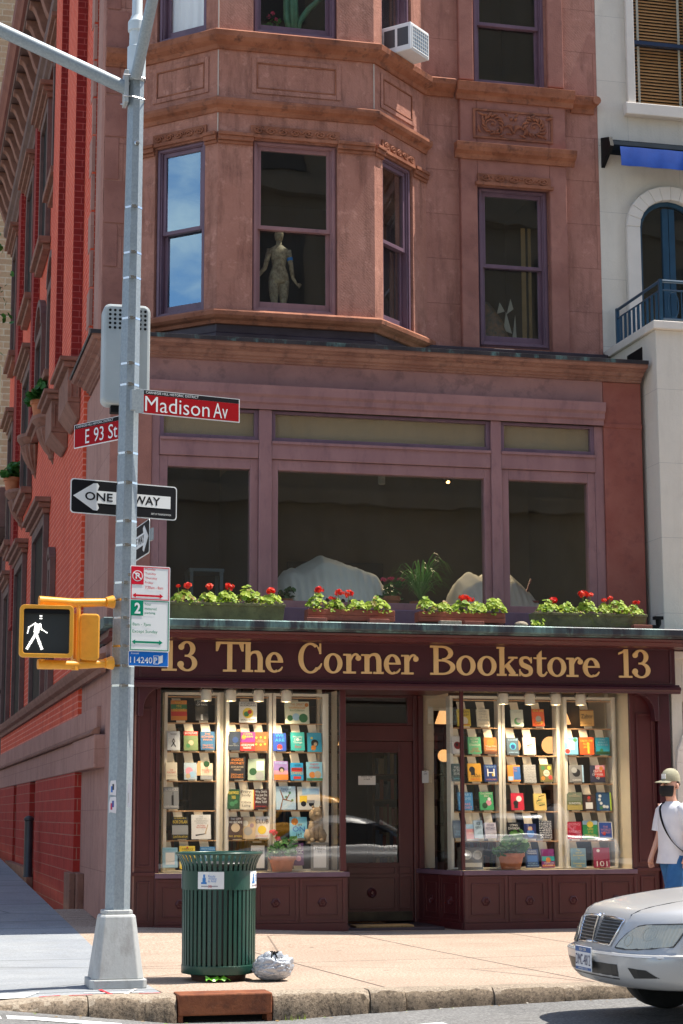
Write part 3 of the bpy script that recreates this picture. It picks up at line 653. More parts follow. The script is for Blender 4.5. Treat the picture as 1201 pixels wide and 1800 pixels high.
# ---- side street wall, seen almost edge on
XS = 2.45
PK = M['pink_stone']
mb = MB(); mb.box(2.5, 2.80, 21.5, 22.4, -.1, 3.318); mb.box(2.497, 2.9, 22.38, 24.7, -.1, 3.33); mb.box(2.495, 2.9, 22.005, 24.7, 3.536, 6.795); mb.box(2.502, 2.9, 23.26, 24.2, 7.05, 14.6)
mb.build('corner_stone', PK, B, bevel=.01)
bx('side_wall', M['brick'], (XS, 2.9, 24.7, 41.2, 2.62, 14.6), (XS + .003, 2.9, 24.21, 24.7, 7.0, 14.6), bevel=0)
mb = MB()
for k in range(14):
    mb.box(2.443, 2.49, 24.2, 24.25 + (.28 if k % 2 else .05), 7.2 + k * .53, 7.2 + k * .53 + .5)
mb.build('corner_quoin', PK, B, bevel=.004)
bx('side_base', M['brick_low'], (2.41, 2.9, 24.55, 30.98, -.1, 1.885), (2.41, 2.9, 32.15, 35.35, -.1, 1.885), (2.41, 2.9, 36.1, 41.2, -.1, 1.885), (2.6, 2.9, 30.98, 32.15, -.1, .55), (2.6, 2.9, 35.35, 36.1, -.1, .6), bevel=0)
bx('recess', M['black'], (2.62, 2.9, 30.98, 32.15, .55, 1.885), (2.62, 2.9, 35.35, 36.1, .6, 1.885), bevel=0)
bx('base_block', M['corbel_stone'], (2.33, 2.409, 24.2, 24.9, -.1, .62), (2.41, 2.499, 24.0, 24.54, -.1, .62), (2.30, 2.409, 31.0, 36.4, -.1, .50), bevel=.012)
# stone belt and moulded course
bx('belt_course', PK, (2.40, 2.9, 22.0, 41.2, 1.887, 2.27), (2.37, 2.9, 21.97, 24.5, 1.884, 2.268), (2.44, 2.9, 22.4, 41.2, 2.31, 2.62), bevel=.012)
mp = [(0, 2.271), (.09, 2.271), (.10, 2.29), (.06, 2.34), (0, 2.36)]
MB().loft([[(2.44 - o, y, z) for o, z in mp] for y in (22.0, 41.2)][::-1]).build('belt_moulding', M['corbel_stone'], B)
mp = [(0, 2.96), (.05, 2.96), (.06, 3.02), (.12, 3.05), (.15, 3.11), (.16, 3.15), (0, 3.19)]
MB().loft([[(2.45 - o, y, z) for o, z in mp] for y in (21.6, 41.2)][::-1]).build('side_cornice', M['corbel_stone'], B)
# projecting chimney breasts with corbelled feet
def breast(x, y0, y1, zb):
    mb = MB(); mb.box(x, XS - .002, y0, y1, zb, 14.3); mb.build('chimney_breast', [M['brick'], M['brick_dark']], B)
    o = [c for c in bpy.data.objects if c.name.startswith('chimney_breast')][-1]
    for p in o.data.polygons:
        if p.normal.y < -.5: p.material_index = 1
    m = MB(); m.box(x - .16, XS - .003, y0 - .12, y1 + .05, zb - .06, zb + .0); m.box(x - .11, XS - .003, y0 - .08, y1, zb - .14, zb - .062); m.box(x - .04, XS - .003, y0 - .03, y1 - .05, zb - .62, zb - .142)
    m.loft([[(x - .04, y0 - .03, zb - .622), (XS - .003, y0 - .03, zb - .622), (XS - .003, y1 - .1, zb - .622), (x - .04, y1 - .1, zb - .622)], [(XS - .04, y0 - .0, zb - .85), (XS - .003, y0, zb - .85), (XS - .003, y1 - .3, zb - .85), (XS - .04, y1 - .3, zb - .85)]])
    c = m.build('corbel', M['corbel_stone'], B, bevel=.012)
    m = MB(); m.frame(x + .0, XS - .02, zb - .56, zb - .2, y0 - .045, y0 - .031, .02); m.build('corbel_panel', M['corbel_stone'], c, bevel=.004)
breast(2.31, 25.2, 26.6, 7.52); breast(2.24, 26.95, 28.0, 7.45)
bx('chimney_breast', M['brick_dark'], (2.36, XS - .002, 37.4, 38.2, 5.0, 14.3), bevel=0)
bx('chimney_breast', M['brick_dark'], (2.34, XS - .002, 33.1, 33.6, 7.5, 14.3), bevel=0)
def side_window(y0, y1, z0, z1, hood=True, sill=True, arch=False):
    m = MB(); w = .14
    m.box(2.36, XS - .002, y0, y0 + w, z0, z1); m.box(2.36, XS - .002, y1 - w, y1, z0, z1); m.box(2.36, XS - .002, y0 + w, y1 - w, z1 - .16, z1)
    if arch:
        cy = (y0 + y1) / 2; r = (y1 - y0) / 2
        for k in range(10):
            a0, a1 = PI * k / 10, PI * (k + 1) / 10
            q = [(cy - r * math.cos(a), z1 + r * .8 * math.sin(a)) for a in (a0, a1)] + [(cy - (r - w) * math.cos(a), z1 + (r - w) * .8 * math.sin(a)) for a in (a1, a0)]
            m.loft([[(2.345, y, z) for y, z in q], [(XS - .002, y, z) for y, z in q]])
    f = m.build('side_window', M['brown_paint'], B, bevel=.006)
    m = MB(); m.box(XS - .03, XS - .003, y0 + w, y1 - w, z0, z1 - .16); m.build('pane', M['black'], f)
    if hood:
        m = MB(); m.box(2.20, XS - .003, y0 - .22, y1 + .22, z1 + .16, z1 + .24); m.box(2.26, XS - .003, y0 - .16, y1 + .16, z1 + .08, z1 + .158); m.box(2.33, XS - .003, y0 - .1, y1 + .1, z1 + .002, z1 + .078); m.build('hood', M['corbel_stone'], f, bevel=.01)
    if sill:
        m = MB(); m.box(2.24, XS - .003, y0 - .15, y1 + .15, z0 - .12, z0 - .002); m.box(2.32, XS - .003, y0 - .08, y1 + .08, z0 - .22, z0 - .122); m.build('sill', M['corbel_stone'], f, bevel=.01)
for a in ((28.75, 30.0, 11.45, 13.75), (31.0, 32.6, 11.0, 13.5), (34.2, 36.0, 10.9, 13.4), (38.7, 40.2, 10.9, 13.4)): side_window(*a)
side_window(29.1, 30.3, 8.25, 9.9, arch=True, hood=False); side_window(31.3, 32.7, 8.0, 9.6, arch=True, hood=False)
for a in ((28.6, 28.95, 7.7, 10.6), (33.9, 35.9, 7.2, 9.6), (38.6, 40.1, 6.9, 9.4)): side_window(*a, hood=a[0] > 33)
for a in ((29.9, 32.4, 3.2, 6.1), (34.6, 36.9, 3.2, 6.1), (38.5, 40.2, 3.2, 6.0)): side_window(*a, sill=False)
side_window(28.5, 29.0, 3.2, 5.2, sill=False, hood=False, arch=True)
# half round corbel balconies
def balcony(y, z, r=.42):
    prof = [(.02, -.74), (.05, -.68), (.09, -.66), (.10, -.60), (.18, -.52), (.26, -.40), (.31, -.28), (.33, -.20), (.30, -.17), (.36, -.13), (.39, -.09), (r, -.06), (r, 0.0)]
    n = 18; rings = []
    for rr, zz in prof:
        ring = []
        for k in range(n + 1):
            a = PI / 2 + PI * k / n; f = 1 + (.05 * (1 if k % 2 else -1) if -.62 < zz < -.18 else 0)
            ring.append((XS + rr * f * math.cos(a) * .82, y - rr * f * math.sin(a) * 1.15, z + zz))
        rings.append(ring)
    MB().loft(rings).build('balcony_corbel', M['corbel_stone'], B, smooth=True, auto=35)
for y, z in ((29.4, 7.55), (33.0, 7.95), (36.2, 7.5)): balcony(y, z)
# roof cornice with scrolled brackets over the side street
mp = [(0, 13.9), (.06, 13.9), (.08, 13.98), (.14, 14.02), (.15, 14.12), (.22, 14.16), (.23, 14.30), (0, 14.30)]
MB().loft([[(XS - o, y, z) for o, z in mp] for y in (23.4, 41.3)][::-1]).build('roof_cornice', M['brown_paint'], B, bevel=.004)
bx('roof_cornice', M['brown_paint'], (1.95, 2.9, 23.4, 41.3, 14.92, 15.0), (2.30, 2.9, 23.4, 41.3, 14.302, 14.918), bevel=.01)
mp = [(.50, 15.002), (.56, 15.002), (.60, 15.06), (.66, 15.10), (.68, 15.22), (.50, 15.25)]
MB().loft([[(XS - o, y, z) for o, z in mp] for y in (23.35, 41.35)][::-1]).build('gutter', worn('gutter_paint', (.19, .055, .045), (.24, .08, .06), 2, .45), B)
ncv = 10
for k in range(22):
    y = 23.9 + k * .8
    up = []; lo = []
    for i in range(ncv + 1):
        s = i / ncv; x = 2.298 - s * (2.298 - 1.97); up.append((x, 14.915)); lo.append((x, 14.33 + .50 * (s ** 1.1) - .085 * math.sin(2 * PI * s)))
    m = MB(); m.prism(up + lo[::-1], y, y + .22); m.build('bracket', M['corbel_stone'], B, bevel=.012)
# ================================================================ ground floor shopfront (parts of the brownstone)
MP = M['maroon_paint']
F0 = 21.5
# bulkheads under the windows: panels with turned rosettes
def bulkhead(T, u0, u1, n, z0, z1, rosette=True, widths=None):
    t = TB(T); ubox(t, u0, u1, -.12, 0, z0, z1); bh = t.build('bulkhead', MP, B, bevel=.004)
    t = TB(T); ubox(t, u0 - .0, u1 + .0, .002, .035, z1 - .035, z1 + .02); t.build('window_sill', M['plum_paint'], bh, bevel=.006)
    t = TB(T); ubox(t, u0, u1, .002, .02, z0, z0 + .11); t.build('skirting', MP, bh, bevel=.004)
    edges = widths or [u0 + (u1 - u0) * k / n for k in range(n + 1)]
    for a, b in zip(edges, edges[1:]):
        t = TB(T); uframe(t, a + .012, b - .012, z0 + .115, z1 - .045, .002, .014, .03)
        if b - a > .25: uframe(t, a + .095, b - .095, z0 + .20, z1 - .13, .002, .016, .012)
        else: uframe(t, a + .06, b - .06, z0 + .20, z1 - .13, .002, .016, .010)
        t.build('panel', MP, bh, bevel=.003)
        if rosette and b - a > .25:
            c = T((a + b) / 2, 0, (z0 + z1) / 2 + .01)
            m = MB(); nrm = Vector(T(0, 1, 0)) - Vector(T(0, 0, 0)); tan = Vector(T(1, 0, 0)) - Vector(T(0, 0, 0))
            rings = []
            for r, d in ((.052, .003), (.050, .016), (.040, .022), (.034, .012), (.020, .014), (.012, .026)):
                rings.append([Vector(c) + tan * (r * (1 + .10 * math.cos(6 * 2 * PI * k / 24)) * math.cos(2 * PI * k / 24)) + Vector((0, 0, 1)) * (r * (1 + .10 * math.cos(6 * 2 * PI * k / 24)) * math.sin(2 * PI * k / 24)) + nrm * d for k in range(24)])
            m.loft(rings); m.build('rosette', MP, bh)
Tf = lambda u, d, z: (u, F0 - d, z)
bulkhead(Tf, 3.03, 5.27, 4, .0, .665, widths=[3.03, 3.62, 4.16, 4.70, 5.26])
bulkhead(Tf, 6.68, 8.86, 4, -.03, .665)
Tr, Lr = Tfacet(6.45, 22.62, 6.68, 21.5)
bulkhead(Tr, 0.0, Lr - .002, 2, -.03, .663, widths=[.12, .58, 1.08])
Tl, Ll = Tfacet(5.27, 21.5, 5.25, 22.62)
bulkhead(Tl, 0.002, Ll, 2, -.03, .663, rosette=False)
# pilasters with long sunk panels, either end
for (a, b) in ((2.78, 3.03), (8.86, 9.16)):
    bx('pilaster', MP, (a, b, F0 + .01, F0 + .3, -.05, 2.86), bevel=.006)
    m = MB(); m.frame(a + .04, b - .04, .76, 2.55, F0 - .008, F0 + .009, .022); m.frame(a + .05, b - .05, .14, .60, F0 - .008, F0 + .009, .018); m.box(a - .004, b + .004, F0 - .02, F0 + .008, .66, .70); m.box(a - .004, b + .004, F0 - .025, F0 + .008, -.05, .06); m.build('panel', MP, B, bevel=.003)
bx('end_post', M['sign_maroon'], (9.17, 9.33, F0 - .05, F0 + .3, -.05, 3.3), (2.62, 2.775, F0 - .03, F0 + .3, -.05, 2.83), bevel=.008)
# scrolled brackets under each end of the sign
for a, s in ((2.80, 1), (9.14, -1)):
    q = [(a, 2.79), (a + s * .26, 2.79)]
    for k in range(9):
        an = PI / 2 * k / 8; q.append((a + s * (.26 - .20 * math.sin(an)) , 2.77 - .24 * (1 - math.cos(an))))
    q += [(a + s * .05, 2.45), (a, 2.45)]
    m = MB(); m.prism(q, F0 - .16, F0 - .03); m.build('sign_bracket', M['sign_maroon'], B, bevel=.006)
# head beam of the display windows, corner posts, reveal frames
bx('window_head', MP, (3.03, 5.25, F0 - .02, F0 + .06, 2.80, 2.86), (6.66, 8.86, F0 - .02, F0 + .06, 2.80, 2.86), bevel=.004)
bx('window_post', MP, (3.03, 3.075, F0 - .01, F0 + .05, .69, 2.80), (5.19, 5.26, F0 - .01, F0 + .05, .69, 2.80), (6.665, 6.705, F0 - .012, F0 + .04, .69, 2.80), (8.82, 8.86, F0 - .01, F0 + .05, .69, 2.80), bevel=.005)
SG = M['shop_glass']
bx('display_pane', SG, (3.075, 5.19, F0 + .012, F0 + .02, .685, 2.80), bevel=0)
bx('display_pane', SG, (6.705, 8.82, F0 + .012, F0 + .02, .685, 2.80), bevel=0)
t = TB(Tr); ubox(t, .06, Lr - .03, -.03, -.022, .685, 2.80); t.build('display_pane', SG, B)
t = TB(Tl); ubox(t, .03, Ll - .06, -.03, -.022, .685, 2.80); t.build('display_pane', SG, B)
t = TB(Tr); ubox(t, 0, .06, -.06, .01, .685, 2.80); t.build('window_post', MP, B, bevel=.004)
# lobby: door, frame, transom, ceiling
bx('lobby_ceiling', MP, (5.26, 6.67, F0 - .02, 22.55, 2.80, 2.86), bevel=0)
bx('door_frame', MP, (5.20, 5.335, 22.6, 22.75, .0, 2.86), (6.395, 6.50, 22.6, 22.75, .0, 2.86), (5.335, 6.395, 22.6, 22.75, 2.24, 2.43), (5.335, 6.395, 22.6, 22.75, 2.80, 2.86), bevel=.008)
m = MB(); m.frame(5.335, 6.395, 2.43, 2.80, 22.615, 22.70, .07, .03, .03); m.build('transom', MP, B, bevel=.006)
bx('pane', M['glass'], (5.40, 6.33, 22.65, 22.656, 2.455, 2.775), bevel=0)
m = MB(); m.frame(5.337, 6.393, .05, 2.236, 22.63, 22.69, .18, .13, .70); D_oor = m.build('door', MP, B, bevel=.006)
m = MB(); m.frame(5.505, 6.225, .735, 2.118, 22.612, 22.629, .022); m.build('door_moulding', MP, D_oor, bevel=.003)
m = MB()
m.frame(5.56, 6.16, .20, .58, 22.618, 22.629, .014)
for a, b in ((5.37, 5.53), (6.19, 6.36)): m.frame(a, b, .20, .58, 22.618, 22.629, .012); m.frame(a, b, .62, .71, 22.618, 22.629, .010)
m.frame(5.56, 6.16, .62, .71, 22.618, 22.629, .012); m.build('door_panel', MP, D_oor, bevel=.003)
m = MB(); m.disc_y((5.86, 22.628, .395), [(.062, 0), (.06, -.012), (.045, -.022), (.03, -.012), (.018, -.024)], 20); m.build('rosette', MP, D_oor)
bx('kick_plate', worn('tarnished_plate', (.04, .035, .028), (.07, .06, .045), 5, .4, .7), (5.36, 6.37, 22.622, 22.629, .06, .17), parent=D_oor, bevel=.001)
bx('pane', M['glass'], (5.515, 6.215, 22.655, 22.661, .748, 2.108), parent=D_oor, bevel=0)
m = MB(); m.box(5.385, 5.435, 22.612, 22.629, .98, 1.48); m.tube([(5.41, 22.61, 1.05), (5.41, 22.55, 1.08), (5.41, 22.54, 1.22), (5.41, 22.55, 1.36), (5.41, 22.61, 1.40)], .013, 8); m.blob((5.41, 22.61, 1.45), .03, 10, 6, sq=(1, .4, 1)); m.build('handle', M['brass'], D_oor, bevel=.003)
bx('threshold', M['dark_metal'], (5.26, 6.48, 21.62, 22.62, -.03, .035), bevel=.004)
tag(bx('doormat', worn('coir', (.22, .13, .05), (.30, .19, .08), 40, .95, bstr=.8, bscale=150), (5.42, 6.12, 21.66, 21.95, .036, .062)), None)
dm = bpy.data.objects['doormat']; dm.parent = None; dm.location = (2.5, 21.5, 0); tag(dm, 'flat brown coir doormat lying in front of the recessed shop door', 'doormat')
# interior of the windows and the shop behind
CR_ = M['cream']
bx('display_floor', CR_, (3.04, 5.24, F0 + .06, 22.3, .60, .684), (6.72, 8.86, F0 + .06, 22.3, .60, .682), bevel=0)
bx('display_ceiling', CR_, (3.04, 5.18, F0 + .07, 22.4, 2.862, 2.90), (6.40, 8.86, F0 + .07, 22.9, 2.862, 2.90), bevel=0)
bx('display_wall', CR_, (8.83, 8.93, F0 + .06, 22.9, .685, 2.86), (2.95, 3.03, F0 + .31, 22.3, .0, 2.86), bevel=0)
bx('display_wall', CR_, (8.775, 8.829, 22.2, 22.26, .685, 2.86), (5.10, 5.16, 22.3, 22.36, .685, 2.86), (6.49, 6.68, 22.67, 22.73, .685, 2.86), bevel=.003)
bx('display_wall', CR_, (6.46, 6.86, 22.625, 22.66, 2.62, 2.86), bevel=0)
mb = MB(); mb.box(2.75, 9.3, 27.6, 27.7, .0, 3.3); mb.box(9.2, 9.3, 22.92, 27.6, .0, 3.3); mb.box(2.75, 2.85, 22.42, 27.6, 0, 3.3); mb.box(2.75, 9.3, 22.75, 27.7, -.1, .0); mb.box(2.75, 9.3, 22.45, 27.7, 2.95, 3.05)
mb.build('shop_room', worn('shop_wall', (.03, .02, .015), (.045, .03, .02), 1.2, .7, bstr=0), B)
# tall bookcases in the dark behind
mb = MB(); rb = random.Random(8)
for x0 in (3.1, 4.6, 6.8, 8.0):
    mb.frame(x0, x0 + 1.1, .1, 2.5, 26.2, 26.5, .04)
    for k in range(6): mb.box(x0 + .04, x0 + 1.06, 26.2, 26.48, .45 + k * .36, .47 + k * .36)
mb.build('bookcase', flat('dark_walnut', (.06, .025, .012), .5), B, bevel=0)
for nm, (x0, x1) in (('a', (3.1, 9.0)),):
    mb = MB()
    for x0 in (3.16, 4.66, 6.86, 8.06):
        for k in range(6):
            x = x0
            while x < x0 + .9:
                w = rb.uniform(.03, .06); mb.box(x, x + w - .004, 26.22, 26.4, .472 + k * .36, .472 + k * .36 + rb.uniform(.2, .3), rb.randrange(4)); x += w
    tag(mb.build('shelf_books', [flat('spine%d' % i, c, .6) for i, c in enumerate(((.25, .05, .03), (.05, .08, .16), (.35, .28, .18), (.08, .10, .05)))], None), 'rows of dim books on the dark shelves deep inside the shop', 'books', kind='stuff')

# ================================================================ shop sign with raised serif letters
S = thing('shop_sign', 'long maroon shop sign with raised gold serif letters under the copper ledge', 'sign', (6.05, 21.5, 2.8))
SM = M['sign_maroon']
m = MB(); m.box(2.74, 9.35, 21.30, 21.505, 2.83, 3.318); m.build('board', SM, S, bevel=.006)
m = MB()
m.loft([[(x, 21.30 - o, z) for o, z in ((-.001, 2.775), (.05, 2.775), (.055, 2.80), (.075, 2.82), (.07, 2.85), (.03, 2.865), (.02, 2.885), (-.001, 2.885))] for x in (2.70, 9.39)])
m.loft([[(x, 21.30 - o, z) for o, z in ((-.001, 3.335), (.03, 3.335), (.045, 3.36), (.05, 3.395), (-.001, 3.397))] for x in (2.72, 9.37)])
m.frame(2.80, 9.29, 2.90, 3.325, 21.285, 21.299, .016); m.build('moulding', SM, S, bevel=.003)

class Glyph:
    """slab serif letters drawn as strokes; unit = cap height"""
    def __init__(s, mb, x, z, h, w, y): s.mb, s.x, s.z, s.h, s.w, s.y = mb, x, z, h, w, y; s.k = 0
    def P(s, u, v, dy): return (s.x + u * s.w, s.y + dy, s.z + v * s.h)
    def poly(s, q):
        s.k += 1; d = -.020 - .0005 * s.k
        s.mb.loft([[s.P(u, v, d) for u, v in q], [s.P(u, v, .0) for u, v in q]])
    def rect(s, u0, u1, v0, v1): s.poly([(u0, v0), (u1, v0), (u1, v1), (u0, v1)])
    def strip(s, outer, inner):
        s.k += 1; d = -.020 - .0005 * s.k
        s.mb.loft([[s.P(*o, d), s.P(*i, d), s.P(*i, 0), s.P(*o, 0)] for o, i in zip(outer, inner)])
    def ring(s, cu, cv, ru, rv, tu, tv, a0=0, a1=360, n=28):
        A = [R(a0 + (a1 - a0) * k / n) for k in range(n + 1)]
        s.strip([(cu + ru * math.cos(a), cv + rv * math.sin(a)) for a in A], [(cu + (ru - tu) * math.cos(a), cv + (rv - tv) * math.sin(a)) for a in A])
    def stroke(s, pts, ws):
        o = []; i = []
        for k, (u, v) in enumerate(pts):
            a = pts[max(k - 1, 0)]; b = pts[min(k + 1, len(pts) - 1)]; du = (b[0] - a[0]) * s.w; dv = (b[1] - a[1]) * s.h; L = math.hypot(du, dv) or 1
            nu, nv = -dv / L / s.w * s.h, du / L; w = ws[k] / 2
            o.append((u + nu * w, v + nv * w)); i.append((u - nu * w, v - nv * w))
        s.strip(o, i)
    def disc(s, cu, cv, r):
        n = 14; s.poly([(cu + r * s.h / s.w * math.cos(2 * PI * k / n), cv + r * math.sin(2 * PI * k / n)) for k in range(n)])
    def slab(s, u0, u1, v, up=1, t=.07):
        s.rect(u0, u1, min(v, v + up * t), max(v, v + up * t))
def spl(pts, n=6):
    """Catmull-Rom through points"""
    P = [pts[0]] + list(pts) + [pts[-1]]; out = []
    for k in range(1, len(P) - 2):
        for j in range(n):
            t = j / n; a, b, c, d = P[k - 1], P[k], P[k + 1], P[k + 2]
            out.append(tuple(.5 * (2 * b[i] + (c[i] - a[i]) * t + (2 * a[i] - 5 * b[i] + 4 * c[i] - d[i]) * t * t + (3 * b[i] - a[i] - 3 * c[i] + d[i]) * t ** 3) for i in range(len(b))))
    out.append(tuple(pts[-1])); return out
def stroke3(g, pts, n=6):
    q = spl(pts, n); g.stroke([(p[0], p[1]) for p in q], [p[2] for p in q])
def glyph(mb, ch, x0, x1, z, h, y):
    g = Glyph(mb, x0, z, h, x1 - x0, y); st = .17 * h / (x1 - x0); sw = st
    if ch == 'T':
        g.rect(.5 - sw / 2, .5 + sw / 2, .0, 1.0); g.slab(.26, .74, 0, 1); g.rect(.02, .98, .92, 1.0)
        g.poly([(0, .68), (.07, .68), (.17, .925), (.0, .995)]); g.poly([(1, .68), (1, .995), (.83, .925), (.93, .68)])
    elif ch == 'h':
        g.rect(.14, .14 + sw, .03, 1.0); g.slab(.0, .14 + sw + .01, .935, 1, .065); g.slab(.0, .48, 0, 1); g.slab(.54, 1.0, 0, 1)
        g.rect(.68, .68 + sw, .03, .5); stroke3(g, [(.30, .52, .07), (.42, .64, .08), (.58, .67, .10), (.72, .62, .15), (.68 + sw / 2, .46, .17)])
    elif ch == 'e':
        g.ring(.5, .335, .5, .345, sw, .075, 0, 300, 26); g.rect(.16, .86, .33, .39); g.poly([(.80, .33), (1.0, .33), (1.0, .37), (.80, .39)])
        stroke3(g, [(.72, .045, .07), (.86, .10, .07), (.96, .19, .04)])
    elif ch == 'C':
        g.ring(.52, .5, .52, .52, sw, .075, 52, 318, 30); g.rect(.90, .985, .64, 1.0); g.poly([(.80, .90), (.92, .66), (.985, .66), (.92, .86)])
        stroke3(g, [(.86, .15, .10), (.95, .24, .07), (1.0, .33, .04)])
    elif ch == 'o': g.ring(.5, .335, .5, .345, sw, .07)
    elif ch == 'r':
        g.rect(.18, .18 + sw, .03, .66); g.slab(.0, .18 + sw + .0, .605, 1, .06); g.slab(.0, .72, 0, 1); stroke3(g, [(.40, .44, .08), (.52, .58, .08), (.68, .655, .08), (.86, .62, .07)]); g.disc(.86, .53, .095)
    elif ch == 'n':
        g.rect(.15, .15 + sw, .03, .66); g.slab(.0, .15 + sw, .605, 1, .06); g.slab(.0, .48, 0, 1); g.slab(.54, 1.0, 0, 1)
        g.rect(.68, .68 + sw, .03, .5); stroke3(g, [(.30, .50, .07), (.42, .625, .08), (.58, .66, .10), (.72, .61, .15), (.68 + sw / 2, .46, .17)])
    elif ch == 'B':
        g.rect(.14, .14 + sw, 0, 1.0); g.slab(.0, .5, 0, 1); g.slab(.0, .5, .93, 1)
        g.ring(.48, .75, .44, .25, sw, .07, -90, 90, 16); g.ring(.48, .265, .52, .265, sw, .07, -90, 90, 16); g.rect(.2, .5, .465, .53)
    elif ch == 'k':
        g.rect(.13, .13 + sw, .03, 1.0); g.slab(.0, .13 + sw + .01, .935, 1, .065); g.slab(.0, .45, 0, 1)
        g.stroke([(.30, .27), (.78, .60)], [.07, .07]); g.slab(.55, .98, .60, 1, .065); g.stroke([(.46, .40), (.80, .05)], [.17, .17]); g.slab(.56, 1.0, 0, 1)
    elif ch == 's':
        stroke3(g, [(.86, .52, .06), (.70, .62, .08), (.45, .645, .09), (.20, .58, .12), (.24, .42, .16), (.50, .345, .17), (.80, .26, .16), (.82, .10, .12), (.55, .025, .09), (.28, .05, .08), (.10, .16, .06)]); g.rect(.84, .92, .45, .66); g.rect(.05, .13, .0, .24)
    elif ch == 't':
        g.rect(.26, .26 + sw, .12, .75); g.poly([(.26, .70), (.26 + sw, .70), (.26 + sw, .90), (.40, .82)]); g.rect(.02, .92, .60, .66); stroke3(g, [(.26 + sw / 2, .16, .17), (.50, .06, .12), (.74, .035, .08), (.96, .16, .05)])
    elif ch == '1':
        g.rect(.42, .42 + sw, 0, 1.0); g.slab(.06, 1.0, 0, 1); g.poly([(.05, .80), (.44, .88), (.44, .99), (.30, .93), (.05, .88)])
    elif ch == '3':
        g.ring(.46, .74, .44, .26, sw, .07, -80, 155, 20); g.ring(.48, .265, .52, .275, sw, .07, -160, 85, 22); g.rect(.34, .60, .475, .54); g.disc(.16, .80, .10); g.disc(.13, .22, .11)
WORDS = [('13', [('1', 3.04, 3.225), ('3', 3.24, 3.46)]), ('The', [('T', 3.676, 4.0), ('h', 3.985, 4.25), ('e', 4.258, 4.465)]),
         ('Corner', [('C', 4.645, 4.922), ('o', 4.949, 5.172), ('r', 5.181, 5.393), ('n', 5.397, 5.668), ('e', 5.672, 5.877), ('r', 5.884, 6.091)]),
         ('Bookstore', [('B', 6.237, 6.545), ('o', 6.559, 6.797), ('o', 6.82, 7.058), ('k', 7.063, 7.327), ('s', 7.334, 7.516), ('t', 7.522, 7.70), ('o', 7.70, 7.936), ('r', 7.940, 8.147), ('e', 8.150, 8.365)]),
         ('13', [('1', 8.60, 8.783), ('3', 8.79, 9.02)])]
for wd, ls in WORDS:
    m = MB()
    for ch, a, b in ls: glyph(m, ch, a, b, 2.965, .345, 21.2995)
    m.build('lettering', M['gold'], S, bevel=.002)

# ================================================================ window display: folding screens, straps
def screen(name_label, x0, x1, y, shelves, straps, seed):
    t = thing('display_screen', name_label, 'display stand', (x0, y, .69), group='folding book screens in the shop windows')
    m = MB(); m.frame(x0, x1, .69, 2.76, y, y + .16, .038, .03, .02); m.box(x1 + .002, x1 + .058, y + .10, y + .14, .69, 2.77); m.build('frame', M['cream_white'], t, bevel=.003)
    for z in shelves: bx('shelf', M['wood'], (x0 + .036, x1 - .036, y + .02, y + .10, z - .022, z - .008), parent=t, bevel=.002)
    bx('rail', M['wood'], (x0 + .036, x1 - .036, y + .03, y + .05, 2.70, 2.715), parent=t, bevel=.002)
    tops = [2.70] + list(shelves)
    m = MB()
    for k, xs_ in enumerate(straps):
        zt, zb = tops[k] - .012, (list(shelves) + [.70])[k] - .01
        for x in xs_:
            w = .052; dx = .03
            m.loft([[(x - dx - w, y + .035, zt), (x - dx + w, y + .035, zt), (x - dx + w, y + .04, zt), (x - dx - w, y + .04, zt)], [(x + dx - w, y + .005, zb), (x + dx + w, y + .005, zb), (x + dx + w, y + .01, zb), (x + dx - w, y + .01, zb)]])
    m.build('strap', M['cream'], t)
    return t
SHL = [2.415, 2.08, 1.74, 1.40, 1.06]; SHR = [2.385, 2.05, 1.715, 1.38, 1.03]

